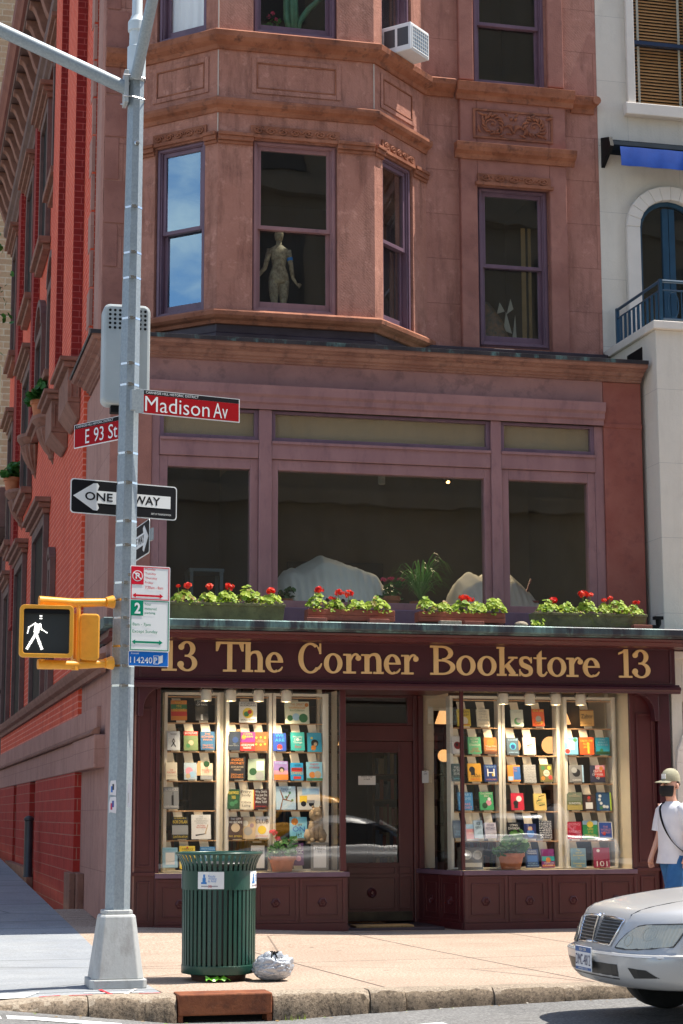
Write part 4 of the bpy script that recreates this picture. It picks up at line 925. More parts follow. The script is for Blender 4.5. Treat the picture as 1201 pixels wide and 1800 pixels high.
BOOKS = [
(3.337,21.8,2.433,0.187,0.232,0,(.62,.22,.04),(('r',0,1,.55,.8,(.05,.20,.08)),('r',0,1,.2,.42,(.55,.04,.03)),('t','WHAT\'S|MINE|AND YOURS',.45,.95,.8,(.75,.55,.06)),),'orange and green striped novel at the upper left corner of the left window'),
(3.606,21.8,2.432,0.155,0.237,0,(.015,.015,.018),(('t','EMPIRE|OF PAIN',.72,.97,.8,(.74,.73,.70)),('r',.42,.58,.02,.3,(.30,.31,.31)),),'black hardback with white title and grey column, right of the orange and green striped novel'),
(3.277,21.8,2.086,0.150,0.220,0,(.62,.66,.70),(('x',.5,.38,.3,(.015,.015,.018)),('t','THE STORY',.8,.88,.5,(.015,.015,.018)),),'white oval book with a black ribbon cross on its cover'),
(3.481,21.8,2.081,0.165,0.226,0,(.16,.22,.10),(('r',0,1,.78,1,(.55,.04,.03)),('t','SECONDPLACE',.84,.95,.9,(.74,.73,.70)),('c',.5,.4,.18,(.52,.40,.26)),('c',.3,.25,.15,(.05,.20,.08)),),'leafy green book with a red band across its top beside the oval book'),
(3.679,21.8,2.088,0.166,0.217,0,(.03,.11,.22),(('t','THE|BOMBER|MAFIA',.5,.92,.85,(.62,.22,.04)),('t','MALCOLM|GLADWELL',.08,.30,.8,(.62,.22,.04)),),'dark blue book with orange capitals on the second shelf, left screen'),
(3.256,21.8,1.748,0.135,0.197,0,(.72,.66,.52),(('t','THE|PORTRAIT',.35,.6,.75,(.55,.04,.03)),('r',.1,.9,.2,.22,(.52,.40,.26)),),'plain cream book with small red title in the left screen'),
(3.479,21.8,1.748,0.148,0.194,0,(.45,.55,.62),(('c',.4,.5,.3,(.70,.30,.38)),('c',.65,.3,.25,(.35,.55,.72)),('c',.3,.2,.2,(.52,.40,.26)),),'pastel blue and pink book between two cream books'),
(3.669,21.8,1.748,0.144,0.189,0,(.66,.58,.44),(('r',0,1,0,.25,(.30,.31,.31)),('c',.5,.95,.25,(.02,.08,.03)),('t','THE|WHISPERING|HOUSE',.4,.75,.8,(.55,.04,.03)),),'cream book with a dark green crown at top and grey foot'),
(3.258,21.8,1.412,0.178,0.250,0,(.24,.25,.26),(('r',.52,.66,.15,.62,(.015,.015,.018)),('r',.6,.64,.55,.78,(.015,.015,.018)),('t','THE FREE WORLD',.83,.95,.9,(.74,.73,.70)),('t','LOUIS MENAND',.05,.14,.9,(.74,.73,.70)),),'grey book with a black statue raising its arm'),
(3.365,21.8,1.066,0.186,0.256,0,(.02,.025,.03),(('r',0,1,.2,.62,(.30,.31,.31)),('c',.5,.42,.2,(.30,.31,.31)),('t','THE DOUBLE LIFE OF',.9,.97,.8,(.75,.55,.06)),('t','BOB DYLAN',.7,.84,.9,(.75,.55,.06)),('t','CLINTON HEYLIN',.05,.15,.9,(.75,.55,.06)),),'black and yellow book with a grey portrait photograph'),
(3.612,21.8,1.065,0.225,0.280,0,(.74,.73,.70),(('t','THE|SECRET TO|SUPERHUMAN|STRENGTH',.62,.95,.7,(.30,.31,.31)),('l',.2,.15,.75,.22,(.015,.015,.018)),('l',.7,.2,.85,.6,(.52,.40,.26)),('t','ALISON|BECHDEL',.45,.58,.5,(.55,.04,.03)),),'large white book with a reclining figure drawn at its foot'),
(3.240,21.72,0.745,0.175,0.229,0,(.30,.50,.62),(('r',.2,.8,.15,.75,(.74,.73,.70)),('t','INTIMACIES',.85,.94,.8,(.05,.42,.58)),),'pale blue book with white panel on the bottom row at far left'),
(3.442,21.72,0.729,0.181,0.261,0,(.75,.55,.06),(('t','MIEKO|GREEN',.68,.9,.8,(.015,.015,.018)),('c',.5,.93,.06,(.55,.04,.03)),('t','HOLY|GIRL',.3,.5,.6,(.55,.04,.03)),),'bright yellow book on the bottom row just left of the litter basket rim'),
(3.679,21.72,0.750,0.177,0.230,0,(.05,.20,.42),(('t','MARCUS AURELIUS',.84,.95,.85,(.35,.55,.72)),('r',.2,.8,.2,.7,(.05,.16,.45)),),'mid blue book standing behind the litter basket rim'),
(4.152,21.8,2.413,0.209,0.247,-12,(.74,.73,.70),(('t','ANTHONY|BOURDAIN',.76,.96,.85,(.015,.015,.018)),('c',.5,.45,.3,(.75,.55,.06)),('c',.42,.4,.15,(.05,.20,.08)),('c',.6,.5,.12,(.55,.04,.03)),('t','WORLD TRAVEL',.06,.15,.8,(.015,.015,.018)),),'white book with bold black title above a round coloured picture'),
(3.989,21.8,2.088,0.139,0.220,-14,(.02,.03,.05),(('c',.6,.55,.25,(.02,.05,.16)),('t','THE|NIGHT WATCH',.2,.35,.8,(.30,.31,.31)),),'almost black book with a faint dark blue disc, leftmost beside the purple and red one'),
(4.147,21.8,2.081,0.177,0.222,-14,(.20,.03,.20),(('r',0,1,0,.45,(.55,.04,.03)),('c',.25,.72,.15,(.62,.22,.04)),('t','JOHN|GREEN',.7,.95,.85,(.75,.55,.06)),('t','ANTHROPOCENE|REVIEWED',.1,.35,.9,(.74,.73,.70)),),'purple and red book with large yellow capitals'),
(4.305,21.8,2.077,0.168,0.228,-14,(.26,.10,.03),(('c',.2,.7,.07,(.75,.55,.06)),('c',.5,.72,.07,(.75,.55,.06)),('c',.8,.7,.07,(.75,.55,.06)),('c',.2,.35,.07,(.75,.55,.06)),('c',.5,.33,.07,(.75,.55,.06)),('c',.8,.36,.07,(.75,.55,.06)),('t','EARLY|MORNING',.45,.6,.6,(.52,.40,.26)),),'brown book dotted with glowing yellow lights'),
(4.029,21.8,1.749,0.182,0.257,-14,(.015,.015,.018),(('t','INSIDE|MONEY',.68,.95,.88,(.62,.22,.04)),('t','BROWN BROTHERS|HARRIMAN',.4,.6,.8,(.52,.40,.26)),('t','ZACHARY|KARABELL',.06,.25,.8,(.62,.22,.04)),),'black book with orange title and several lines of small type'),
(4.255,21.8,1.740,0.196,0.250,-14,(.32,.40,.30),(('r',.5,.95,.45,.9,(.74,.73,.70)),('c',.3,.4,.22,(.02,.08,.03)),('c',.7,.2,.25,(.30,.31,.31)),),'grey green book with a white label and foliage'),
(3.986,21.8,1.410,0.142,0.227,-14,(.02,.08,.03),(('t','HEARTWOOD|TREES',.5,.9,.85,(.75,.55,.06)),('c',.4,.25,.2,(.05,.20,.08)),('c',.7,.35,.15,(.05,.20,.08)),),'dark forest green book with yellow title'),
(4.138,21.8,1.403,0.172,0.229,-14,(.72,.66,.52),(('t','Every-|body',.62,.96,.8,(.015,.015,.018)),('t','Olivia|Laing',.1,.42,.75,(.015,.015,.018)),('r',.95,1,0,1,(.75,.55,.06)),),'cream book with big black serif title on the fourth shelf'),
(4.312,21.8,1.406,0.177,0.231,-14,(.03,.01,.012),(('r',0,.12,0,1,(.55,.04,.03)),('t','Why Didn\'t|You Just Do|What You|Were Told?',.3,.95,.8,(.74,.73,.70)),('t','JENNY DISKI',.08,.16,.7,(.55,.04,.03)),),'black book with bright red spine, handwritten white title'),
(4.012,21.8,1.066,0.170,0.254,-14,(.07,.035,.025),(('c',.5,.5,.3,(.52,.40,.26)),('t','THE CITY|WE BECAME',.7,.95,.9,(.74,.73,.70)),('t','N.K. JEMISIN',.05,.15,.85,(.75,.55,.06)),),'dark brown book with a pale city view and white capitals'),
(4.161,21.8,1.065,0.167,0.255,-14,(.52,.40,.26),(('c',.5,.35,.3,(.30,.31,.31)),('c',.3,.7,.2,(.72,.66,.52)),('c',.75,.6,.15,(.25,.18,.25)),),'tan book with a muted grey picture beside the city book'),
(4.325,21.8,1.070,0.180,0.252,-14,(.74,.73,.70),(('r',0,.07,0,1,(.55,.04,.03)),('t','CLUB',.68,.88,.85,(.015,.015,.018)),('c',.5,.38,.28,(.75,.55,.06)),('t','LEO DAMROSCH',.06,.14,.8,(.55,.04,.03)),),'white book with yellow drawing under a four letter black title'),
(4.311,21.72,0.860,0.070,0.125,0,(.55,.04,.03),(('r',.2,.8,.3,.7,(.62,.22,.04)),),'narrow red book peeking out behind the black framed notice'),
(4.747,21.8,2.403,0.293,0.263,0,(.66,.68,.52),(('t','THE GREAT|WHIPPERSNAP',.66,.92,.7,(.62,.22,.04)),('t','Box Collection',.55,.64,.6,(.05,.20,.08)),('c',.2,.25,.12,(.05,.20,.08)),('c',.45,.3,.15,(.35,.55,.72)),('c',.75,.25,.18,(.05,.20,.08)),('c',.9,.85,.08,(.62,.22,.04)),),'wide cream picture book of green plants on the top shelf'),
(4.536,21.8,2.081,0.156,0.212,0,(.03,.08,.40),(('t','WE|ARE',.5,.95,.75,(.05,.42,.58)),('c',.5,.22,.2,(.55,.04,.03)),('t','PALO',.05,.12,.5,(.74,.73,.70)),),'royal blue book with two short words in pale blue capitals'),
(4.754,21.8,2.088,0.166,0.216,0,(.04,.38,.36),(('t','Mostly|Dead|Things',.35,.8,.75,(.74,.73,.70)),('t','Amor',.12,.3,.5,(.55,.04,.03)),('c',.5,.6,.1,(.74,.73,.70)),),'teal book with looping white lettering'),
(4.960,21.8,2.074,0.171,0.226,0,(.04,.36,.52),(('c',.5,.45,.26,(.015,.015,.018)),('c',.55,.4,.13,(.52,.40,.26)),('c',.3,.72,.08,(.75,.55,.06)),('c',.4,.2,.18,(.62,.22,.04)),),'bright cyan book showing a dark haired figure'),
(4.553,21.8,1.741,0.169,0.224,0,(.32,.22,.50),(('r',0,1,0,.3,(.62,.22,.04)),('r',0,1,.3,.5,(.70,.30,.38)),('c',.55,.55,.2,(.015,.015,.018)),('c',.55,.5,.13,(.52,.40,.26)),('t','AMY UNBOUND',.84,.95,.85,(.35,.55,.72)),),"violet, pink and orange children's book with a smiling face"),
(4.746,21.8,1.741,0.151,0.204,0,(.02,.32,.62),(('t','racism|antiracism',.6,.95,.85,(.015,.015,.018)),('r',.05,.95,.5,.72,(.55,.04,.03)),('t','STAMPED',.32,.48,.95,(.75,.55,.06)),('r',.2,.8,.06,.22,(.55,.04,.03)),),'sky blue book scribbled with red and black over a yellow title'),
(4.958,21.8,1.738,0.189,0.219,0,(.25,.55,.70),(('r',0,1,0,.12,(.05,.20,.08)),('t','super|puppy',.62,.92,.8,(.55,.04,.03)),('c',.35,.3,.2,(.62,.22,.04)),('c',.7,.32,.22,(.52,.40,.26)),),'pale blue picture book with two cartoon dogs and red title'),
(4.615,21.8,1.400,0.234,0.272,0,(.42,.58,.70),(('l',.2,0,.35,.5,(.2,.09,.05)),('l',.35,.5,.2,.85,(.2,.09,.05)),('l',.33,.45,.8,.35,(.2,.09,.05)),('l',.5,.42,.7,.7,(.2,.09,.05)),('c',.7,.72,.06,(.05,.20,.08)),('c',.82,.4,.06,(.05,.20,.08)),('c',.5,.55,.05,(.05,.20,.08)),('t','Tiny and|Mr. Fish',.74,.92,.5,(.02,.05,.16)),),'light blue picture book with a bare branching tree'),
(4.891,21.8,1.399,0.269,0.269,0,(.66,.66,.60),(('r',.08,.42,.3,.6,(.75,.55,.06)),('c',.25,.25,.12,(.015,.015,.018)),('c',.6,.25,.12,(.015,.015,.018)),('r',.4,.75,.28,.42,(.30,.31,.31)),('r',.2,.95,.65,.92,(.35,.55,.72)),),'cream picture book with a yellow machine on wheels'),
(4.766,21.8,1.071,0.206,0.244,0,(.22,.58,.74),(('c',.28,.78,.2,(.62,.22,.04)),('t','I\'m',.56,.74,.35,(.015,.015,.018)),('t','ON',.3,.55,.7,(.02,.1,.5)),('t','it!',.05,.25,.35,(.015,.015,.018)),),'light blue picture book with an orange creature and huge blue letters'),
(4.746,21.72,0.758,0.125,0.260,0,(.14,.05,.14),(('t','OLD|MAGIC',.5,.92,.85,(.74,.73,.70)),('c',.5,.3,.25,(.70,.30,.38)),),'dark purple book behind the red geranium pot'),
(6.812,21.8,2.393,0.168,0.205,6,(.75,.55,.06),(('t','HIDDEN|VALLEY',.6,.9,.8,(.015,.015,.018)),('c',.5,.3,.3,(.72,.66,.52)),('r',.1,.9,.05,.12,(.62,.22,.04)),),'yellow book at the top left of the right window'),
(7.057,21.8,2.389,0.162,0.210,6,(.72,.66,.52),(('t','AMONG|OTHERS|OF THE|MODERN',.3,.92,.8,(.30,.31,.31)),('t','ZORA NEALE',.08,.18,.8,(.52,.40,.26)),),'cream book with four lines of grey type on the top shelf'),
(6.719,21.8,2.059,0.129,0.210,6,(.74,.73,.70),(('c',.55,.48,.36,(.28,.02,.02)),('c',.5,.52,.15,(.015,.015,.018)),),'white book with one dark red disc'),
(6.943,21.8,2.060,0.168,0.204,6,(.10,.42,.22),(('t','LETTERS|TO MY|STRANGER',.45,.95,.85,(.72,.66,.52)),('t','LOVE|LETTERS',.08,.35,.8,(.55,.04,.03)),),'leaf green book covered in hand drawn lettering'),
(7.142,21.8,2.061,0.167,0.199,6,(.42,.15,.04),(('c',.5,.65,.3,(.62,.22,.04)),('t','That Old|Country',.2,.5,.85,(.72,.66,.52)),('r',0,1,0,.15,(.12,.05,.03)),),'rusty orange book with a white script title'),
(6.715,21.8,1.734,0.128,0.209,6,(.02,.07,.09),(('t','PULL|OF THE|STARS',.35,.85,.9,(.74,.73,.70)),('t','EMMA D',.08,.18,.7,(.05,.42,.58)),),'dark teal book with pale capitals behind the corner post'),
(6.940,21.8,1.730,0.172,0.218,6,(.72,.36,.04),(('c',.3,.65,.22,(.015,.015,.018)),('r',.2,.5,.35,.6,(.015,.015,.018)),('t','The',.36,.45,.3,(.015,.015,.018)),('t','TAXI',.22,.36,.85,(.015,.015,.018)),('t','DRIVERS',.06,.16,.7,(.55,.04,.03)),),'amber book with a black animal silhouette'),
(7.141,21.8,1.729,0.166,0.204,6,(.02,.05,.20),(('t','H',.3,.75,.6,(.74,.73,.70)),('t','THE BOOK OF',.82,.93,.8,(.35,.55,.72)),('t','HEROES',.06,.16,.8,(.62,.22,.04)),('c',.7,.4,.12,(.75,.55,.06)),),'navy book with one very large white letter'),
(6.820,21.8,1.390,0.188,0.212,6,(.06,.26,.52),(('t','HURRY|HOME',.55,.95,.85,(.35,.55,.72)),('t','MAKE|A TART',.06,.4,.8,(.70,.30,.38)),),'sky blue book with chunky letters on the fourth shelf by the post'),
(7.083,21.8,1.390,0.176,0.217,6,(.06,.36,.14),(('t','CHILDREN\'S|BIBLE',.72,.95,.85,(.72,.66,.52)),('c',.65,.4,.2,(.70,.30,.38)),('c',.35,.25,.2,(.02,.08,.03)),('c',.7,.6,.12,(.74,.73,.70)),),'emerald green book with pink and white picture'),
(6.722,21.8,1.064,0.126,0.205,6,(.14,.20,.28),(('t','CALM|RETREAT',.12,.4,.8,(.35,.55,.72)),),'slate blue book low down behind the corner post'),
(6.976,21.8,1.057,0.113,0.212,6,(.45,.60,.70),(('t','ICE|VIEW',.5,.9,.75,(.015,.015,.018)),),'pale blue book half hidden by a pink one'),
(6.896,21.8,1.027,0.154,0.197,6,(.72,.34,.36),(('r',0,1,.72,1,(.35,.55,.72)),('r',0,1,0,.1,(.74,.73,.70)),('t','Summer',.4,.55,.6,(.72,.66,.52)),),'coral pink book leaning in front of a pale blue one'),
(7.128,21.8,1.056,0.148,0.186,6,(.62,.58,.66),(('t','OTHER|MISTAKES',.55,.9,.85,(.02,.05,.16)),('t','OF SEASON',.15,.3,.7,(.30,.31,.31)),),'pale lavender book above the green potted plant'),
(7.489,21.8,2.392,0.159,0.207,4,(.50,.54,.48),(('c',.5,.3,.28,(.05,.20,.08)),('c',.6,.35,.2,(.30,.31,.31)),('t','THE DRAWER',.8,.9,.7,(.30,.31,.31)),),'soft grey green book on the top shelf of the middle screen'),
(7.761,21.8,2.399,0.156,0.209,4,(.62,.09,.02),(('t','REAL LIFE',.84,.96,.9,(.75,.55,.06)),('c',.5,.42,.25,(.30,.31,.31)),('c',.75,.22,.1,(.75,.55,.06)),('t','BRANDON|TAYLOR',.05,.25,.6,(.75,.55,.06)),),'vivid orange red book with a grey bird on the top shelf'),
(7.427,21.8,2.052,0.152,0.205,4,(.08,.11,.14),(('c',.5,.5,.28,(.05,.42,.58)),('c',.5,.47,.2,(.02,.05,.16)),('t','THE UNDOCUMENTED',.82,.92,.85,(.35,.55,.72)),('t','AMERICANS',.08,.16,.8,(.35,.55,.72)),),'charcoal book with a blue oval emblem'),
(7.639,21.8,2.053,0.162,0.210,4,(.66,.55,.50),(('l',.3,.5,.75,.62,(.015,.015,.018)),('l',.3,.4,.75,.5,(.30,.31,.31)),('t','A SMALL LIFE',.8,.88,.6,(.30,.31,.31)),),'pale pink book with black pens laid across'),
(7.437,21.8,1.731,0.161,0.198,4,(.66,.26,.05),(('r',.45,1,.1,.9,(.05,.16,.45)),('r',0,.4,.05,.3,(.35,.55,.72)),('t','UTOPIA|AVENUE',.6,.85,.5,(.62,.22,.04)),),'orange and blue book with a tall blue panel'),
(7.641,21.8,1.715,0.157,0.219,4,(.26,.26,.26),(('dots',9,(.55,.55,.52)),),'speckled grey book in the middle screen'),
(7.851,21.8,1.726,0.162,0.212,4,(.16,.14,.05),(('c',.2,.2,.15,(.62,.22,.04)),('c',.8,.25,.16,(.55,.04,.03)),('c',.25,.8,.15,(.05,.20,.08)),('c',.75,.8,.15,(.75,.55,.06)),('c',.5,.5,.25,(.72,.66,.52)),('t','THE|FOODS',.42,.6,.35,(.015,.015,.018)),),'dark book ringed with flowers and fruit around a cream centre'),
(7.475,21.8,1.389,0.163,0.204,4,(.58,.02,.05),(('c',.62,.66,.22,(.74,.73,.70)),('c',.35,.4,.2,(.015,.015,.018)),('r',.2,.5,.1,.4,(.015,.015,.018)),),'scarlet book with a black cat and white moon'),
(7.764,21.8,1.384,0.159,0.204,4,(.72,.52,.16),(('l',.4,.82,.85,.88,(.015,.015,.018)),('l',.2,.55,.6,.62,(.015,.015,.018)),('l',.4,.28,.85,.34,(.015,.015,.018)),('t','Bird|Cottage',.3,.75,.7,(.05,.20,.08)),),'mustard yellow book with three black birds'),
(7.423,21.8,1.050,0.162,0.192,4,(.015,.015,.018),(('t','LONG|DIVISION',.55,.9,.9,(.74,.73,.70)),('c',.5,.2,.18,(.30,.31,.31)),),'black book with white capitals above the potted plant'),
(7.630,21.8,1.047,0.152,0.179,4,(.02,.03,.12),(('c',.5,.65,.2,(.55,.04,.03)),('c',.5,.35,.32,(.05,.16,.45)),('r',.35,.65,.55,.8,(.52,.40,.26)),),'dark navy book with a red and blue figure'),
(7.826,21.8,1.046,0.161,0.216,4,(.03,.035,.05),(('dots',8,(.7,.7,.68)),),'black book sprinkled with white spots'),
(7.622,21.72,0.708,0.162,0.219,4,(.02,.05,.16),(('t','CLEAN|HANDS',.72,.93,.9,(.74,.73,.70)),('r',.1,.9,.3,.65,(.05,.16,.45)),('t','PATRICK|HOFFMAN',.06,.26,.9,(.35,.55,.72)),),'navy book with white capitals top and foot on the window floor'),
(7.823,21.72,0.706,0.163,0.220,4,(.20,.02,.16),(('r',0,1,.35,.6,(.04,.38,.36)),('c',.5,.4,.2,(.62,.22,.04)),('r',0,1,.05,.15,(.62,.22,.04)),('t','TRISTAN|CLARK',.08,.28,.8,(.74,.73,.70)),),'magenta book with a teal stripe on the window floor'),
(8.388,21.8,2.406,0.171,0.202,-8,(.58,.33,.10),(('t','Zabor',.45,.72,.85,(.015,.015,.018)),('t','Kamel Daoud',.1,.2,.6,(.3,.12,.03)),('r',0,1,.92,1,(.3,.14,.04)),),'tan book with a swooping black script title on the top shelf'),
(8.177,21.8,2.056,0.164,0.211,-8,(.16,.40,.55),(('r',.25,.75,.3,.8,(.74,.73,.70)),('c',.2,.2,.18,(.55,.04,.03)),('c',.8,.85,.15,(.05,.20,.08)),('c',.15,.8,.14,(.74,.73,.70)),),'blue and white patterned book with pale label'),
(8.376,21.8,2.057,0.178,0.214,-8,(.72,.10,.02),(('t','ONE BY ONE|PRAYER|ANGEL',.35,.85,.85,(.75,.55,.06)),('r',.55,.68,.05,.7,(.75,.55,.06)),),'bright vermilion book with yellow lettering'),
(8.585,21.8,2.058,0.174,0.212,-8,(.02,.34,.46),(('t','FAR|AWAY|WATER',.5,.92,.8,(.35,.55,.72)),('r',0,1,0,.18,(.02,.08,.03)),('c',.4,.25,.12,(.05,.20,.08)),),'turquoise book of open water, far right of its shelf'),
(8.235,21.8,1.722,0.177,0.210,-8,(.18,.18,.18),(('r',.9,1,0,1,(.35,.55,.72)),('c',.5,.55,.28,(.015,.015,.018)),('c',.35,.7,.2,(.30,.31,.31)),('t','CLAUDIA',.08,.16,.6,(.74,.73,.70)),),'black and white photographic book with blue fore edge'),
(8.510,21.8,1.722,0.182,0.207,-8,(.03,.03,.06),(('r',.35,1,.4,1,(.70,.30,.38)),('r',.3,1,.3,.75,(.55,.04,.03)),('c',.75,.82,.14,(.62,.22,.04)),('t','THE|DEATH|OF VIVEK|OJI',.15,.9,.75,(.74,.73,.70)),),'magenta and black book with an orange sun'),
(8.204,21.8,1.387,0.187,0.215,-8,(.14,.17,.12),(('r',0,1,0,.3,(.35,.28,.08)),('r',0,1,.3,.5,(.10,.12,.05)),('t','THE|SANDERSON',.75,.92,.7,(.52,.40,.26)),('t','SUNDOG',.32,.44,.8,(.74,.73,.70)),),'olive landscape book in the far right screen'),
(8.391,21.8,1.381,0.144,0.195,-8,(.04,.015,.012),(('r',.2,.8,.1,.5,(.74,.73,.70)),('c',.5,.65,.15,(.2,.08,.05)),('c',.5,.8,.13,(.55,.04,.03)),),'black book with a seated figure in white shirt and red cap'),
(8.584,21.8,1.380,0.184,0.222,-8,(.015,.08,.20),(('r',.9,1,0,1,(.45,.65,.05)),('c',.25,.8,.1,(.74,.73,.70)),('c',.2,.6,.1,(.74,.73,.70)),('c',.3,.4,.1,(.74,.73,.70)),('c',.5,.22,.11,(.74,.73,.70)),('c',.7,.2,.1,(.74,.73,.70)),('c',.3,.15,.12,(.05,.20,.08)),),'deep blue book with lime edge and white blossoms'),
(8.195,21.8,1.040,0.171,0.210,-8,(.42,.01,.04),(('t','DOING|IT|FAILING',.35,.92,.85,(.70,.30,.38)),('t','AND LIVING',.08,.2,.75,(.74,.73,.70)),),'crimson book with scattered pink capitals'),
(8.398,21.8,1.043,0.183,0.217,-8,(.02,.26,.08),(('r',0,1,.78,1,(.35,.55,.72)),('c',.5,.8,.22,(.75,.55,.06)),('t','LAST|SUMMER|AT THE|GOLDEN HOTEL',.12,.75,.8,(.75,.55,.06)),),'dark green book with a yellow sunrise at the top'),
(8.594,21.8,1.042,0.177,0.205,-8,(.74,.73,.70),(('r',.07,.93,.05,.95,(.02,.08,.38)),('t','THE|WORLD|ASTRAY',.3,.75,.7,(.70,.30,.38)),('c',.4,.3,.12,(.55,.04,.03)),),'blue book with a white border all round'),
(8.208,21.72,0.702,0.186,0.231,-8,(.16,.28,.36),(('t','The|end of|the beautiful|lie',.45,.95,.75,(.75,.55,.06)),('t','Christopher|Hollis',.05,.25,.8,(.75,.55,.06)),),'teal grey book with yellow lower case title on the window floor'),
(8.505,21.72,0.700,0.198,0.238,-8,(.30,.03,.07),(('t','101',.05,.32,.8,(.74,.73,.70)),('c',.3,.85,.1,(.74,.73,.70)),),'maroon book with a large white number on the window floor'),
]
_pal = {}
def pal(c):
    k = tuple(round(x, 3) for x in c)
    if k not in _pal: _pal[k] = flat('print_%d' % len(_pal), c, .42, spec=.35)
    return _pal[k]
page = flat('paper', (.70, .66, .56), .8)
def make_book(x, y, z, w, h, yaw, col, art, label):
    r = thing('book', label[0].upper() + label[1:] if False else label, 'book', (x, y, z), (R(-9), 0, R(yaw)), 'books on show in the shop windows')
    th = .022
    m = MB(); m.box(-w / 2, w / 2, -.003, 0, 0, h); m.box(-w / 2, w / 2, th, th + .003, 0, h); m.box(-w / 2, -w / 2 + .003, .0005, th - .0005, 0.001, h - .001); m.build('cover', pal(col), r, local=True)
    m = MB(); m.box(-w / 2 + .004, w / 2 - .003, .001, th - .001, .004, h - .004); m.build('pages', page, r, local=True)
    X = lambda u: -w / 2 + u * w
    mats = []; m = MB(); k = 0
    def mi(c):
        p = pal(c)
        if p not in mats: mats.append(p)
        return mats.index(p)
    for a in art:
        k += 1; yy = -.0032 - .0004 * k
        if a[0] == 'r': m.box(X(a[1]), X(a[2]), yy, -.0031, a[3] * h, a[4] * h, mi(a[5]))
        elif a[0] in 'cx':
            n = 20; cu, cv, rr = a[1], a[2], a[3]; sx = 1 if a[0] == 'c' else .6
            q = [(X(cu) + rr * w * math.cos(2 * PI * i / n) * sx, cv * h + rr * w * math.sin(2 * PI * i / n)) for i in range(n)]
            if a[0] == 'c': m.prism(q, yy, -.0031, mi(a[4]))
            else:
                for s in (-1, 1): m.tube([(X(cu) - s * .18 * w, -.004, (cv - .2) * h), (X(cu) + s * .1 * w, -.004, (cv + .08) * h), (X(cu), -.004, (cv + .22) * h)], .005, 5, mi(a[4]))
        elif a[0] == 'l':
            p, q = Vector((X(a[1]), 0, a[2] * h)), Vector((X(a[3]), 0, a[4] * h)); d = q - p; nn = Vector((-d.z, 0, d.x)).normalized() * .035 * w
            m.prism([((p + nn).x, (p + nn).z), ((p - nn).x, (p - nn).z), ((q - nn * .6).x, (q - nn * .6).z), ((q + nn * .6).x, (q + nn * .6).z)], yy, -.0031, mi(a[5]))
        elif a[0] == 'dots':
            rr = random.Random(w)
            for i in range(a[1]):
                for j in range(int(a[1] * 1.3)):
                    cx, cz = X((i + .5 + rr.uniform(-.2, .2)) / a[1]), h * (j + .5 + rr.uniform(-.2, .2)) / int(a[1] * 1.3); q = .26 * w / a[1]
                    m.box(cx - q, cx + q, yy, -.0031, cz - q, cz + q, mi(a[2]))
    if m.v: m.build('cover_art', mats, r, local=True)
    tm = {}
    for a in art:
        if a[0] == 't': tm.setdefault(a[5], []).append(a)
    for c, lst in tm.items():
        for a in lst:
            o = text_mesh(a[1].replace('|', '\n'), 1.0, pal(c), extrude=0, align='CENTER', name='title', parent=r)
            me = o.data; vs = me.vertices
            if not len(vs): continue
            x0 = min(v.co.x for v in vs); x1 = max(v.co.x for v in vs); z0 = min(v.co.z for v in vs); z1 = max(v.co.z for v in vs)
            sx = a[4] * w / (x1 - x0); sz = (a[3] - a[2]) * h / (z1 - z0); sx = min(sx, sz * 1.3)
            for v in vs: v.co = ((v.co.x - (x0 + x1) / 2) * sx, -.0095, a[2] * h + (v.co.z - z0) * sz)
    return r
for bk in BOOKS: make_book(*bk)
bb = {}
for bk in BOOKS:
    win = 0 if bk[0] < 6 else 1; z = bk[2]; x = bk[0]
    sh = SHL if win == 0 else SHR
    row = min(range(6), key=lambda k: abs((sh + [.70])[k] - z)) ; bb.setdefault((win, row), []).append(x)
def straps(x0, x1, win): return [[x for x in bb.get((win, r), []) if x0 - .03 < x < x1 + .03] for r in range(6)]
for i, (x0, x1) in enumerate(((3.17, 3.83), (3.90, 4.45), (4.46, 5.10))):
    screen(['white folding screen of shelves at the left end of the left window', 'middle white folding screen of shelves in the left window', 'white folding screen of shelves holding children\'s picture books in the left window'][i], x0, x1, 21.84, SHL, straps(x0, x1, 0), i)
for i, (x0, x1) in enumerate(((6.64, 7.29), (7.30, 8.04), (8.10, 8.76))):
    screen(['white folding screen of shelves behind the maroon corner post', 'middle white folding screen of shelves in the right window', 'white folding screen of shelves beside the cream end wall of the right window'][i], x0, x1, 21.84, SHR, straps(x0, x1, 1), i)

# ---- spot lamps over the books
def spot(x, y, label):
    t = thing('spot_lamp', label, 'lamp', (x, y, 2.86), group='white spot lamps over the window displays')
    m = MB(); m.lathe((0, 0, -.005), [(.045, 0), (.045, -.02), (.02, -.03)], 14); m.tube([(0, 0, -.02), (0, 0, -.06)], .008, 6); m.build('base', M['white'], t, local=True)
    m = MB(); m.tube([(-.072, 0, -.13), (-.07, 0, -.075), (-.03, 0, -.05), (.03, 0, -.05), (.07, 0, -.075), (.072, 0, -.13)], .006, 6); m.build('yoke', M['stainless'], t, local=True)
    m = MB(); m.lathe((0, .0, -.13), [(.02, .06), (.055, .045), (.062, .0), (.064, -.085), (.052, -.084), (.05, .0)], 18, caps=True); m.build('shade', M['cream_white'], t, local=True, smooth=True, auto=40)
    m = MB(); m.blob((0, 0, -.19), .030, 10, 6); m.build('bulb', flat('lit_bulb', (1, .9, .7), .5, emit=(1, .78, .45), es=6), t, local=True)
    l = bpy.data.lights.new('spot', 'SPOT'); l.energy = 25; l.spot_size = R(92); l.spot_blend = 1.0; l.color = (1, .80, .55); l.shadow_soft_size = .05
    lo = bpy.data.objects.new('spot_light', l); COL.objects.link(lo); lo.parent = t; lo.location = (0, -.02, -.235); lo.rotation_euler = (R(12), 0, 0)
    return t
nth = ['leftmost', 'second', 'third', 'fourth']
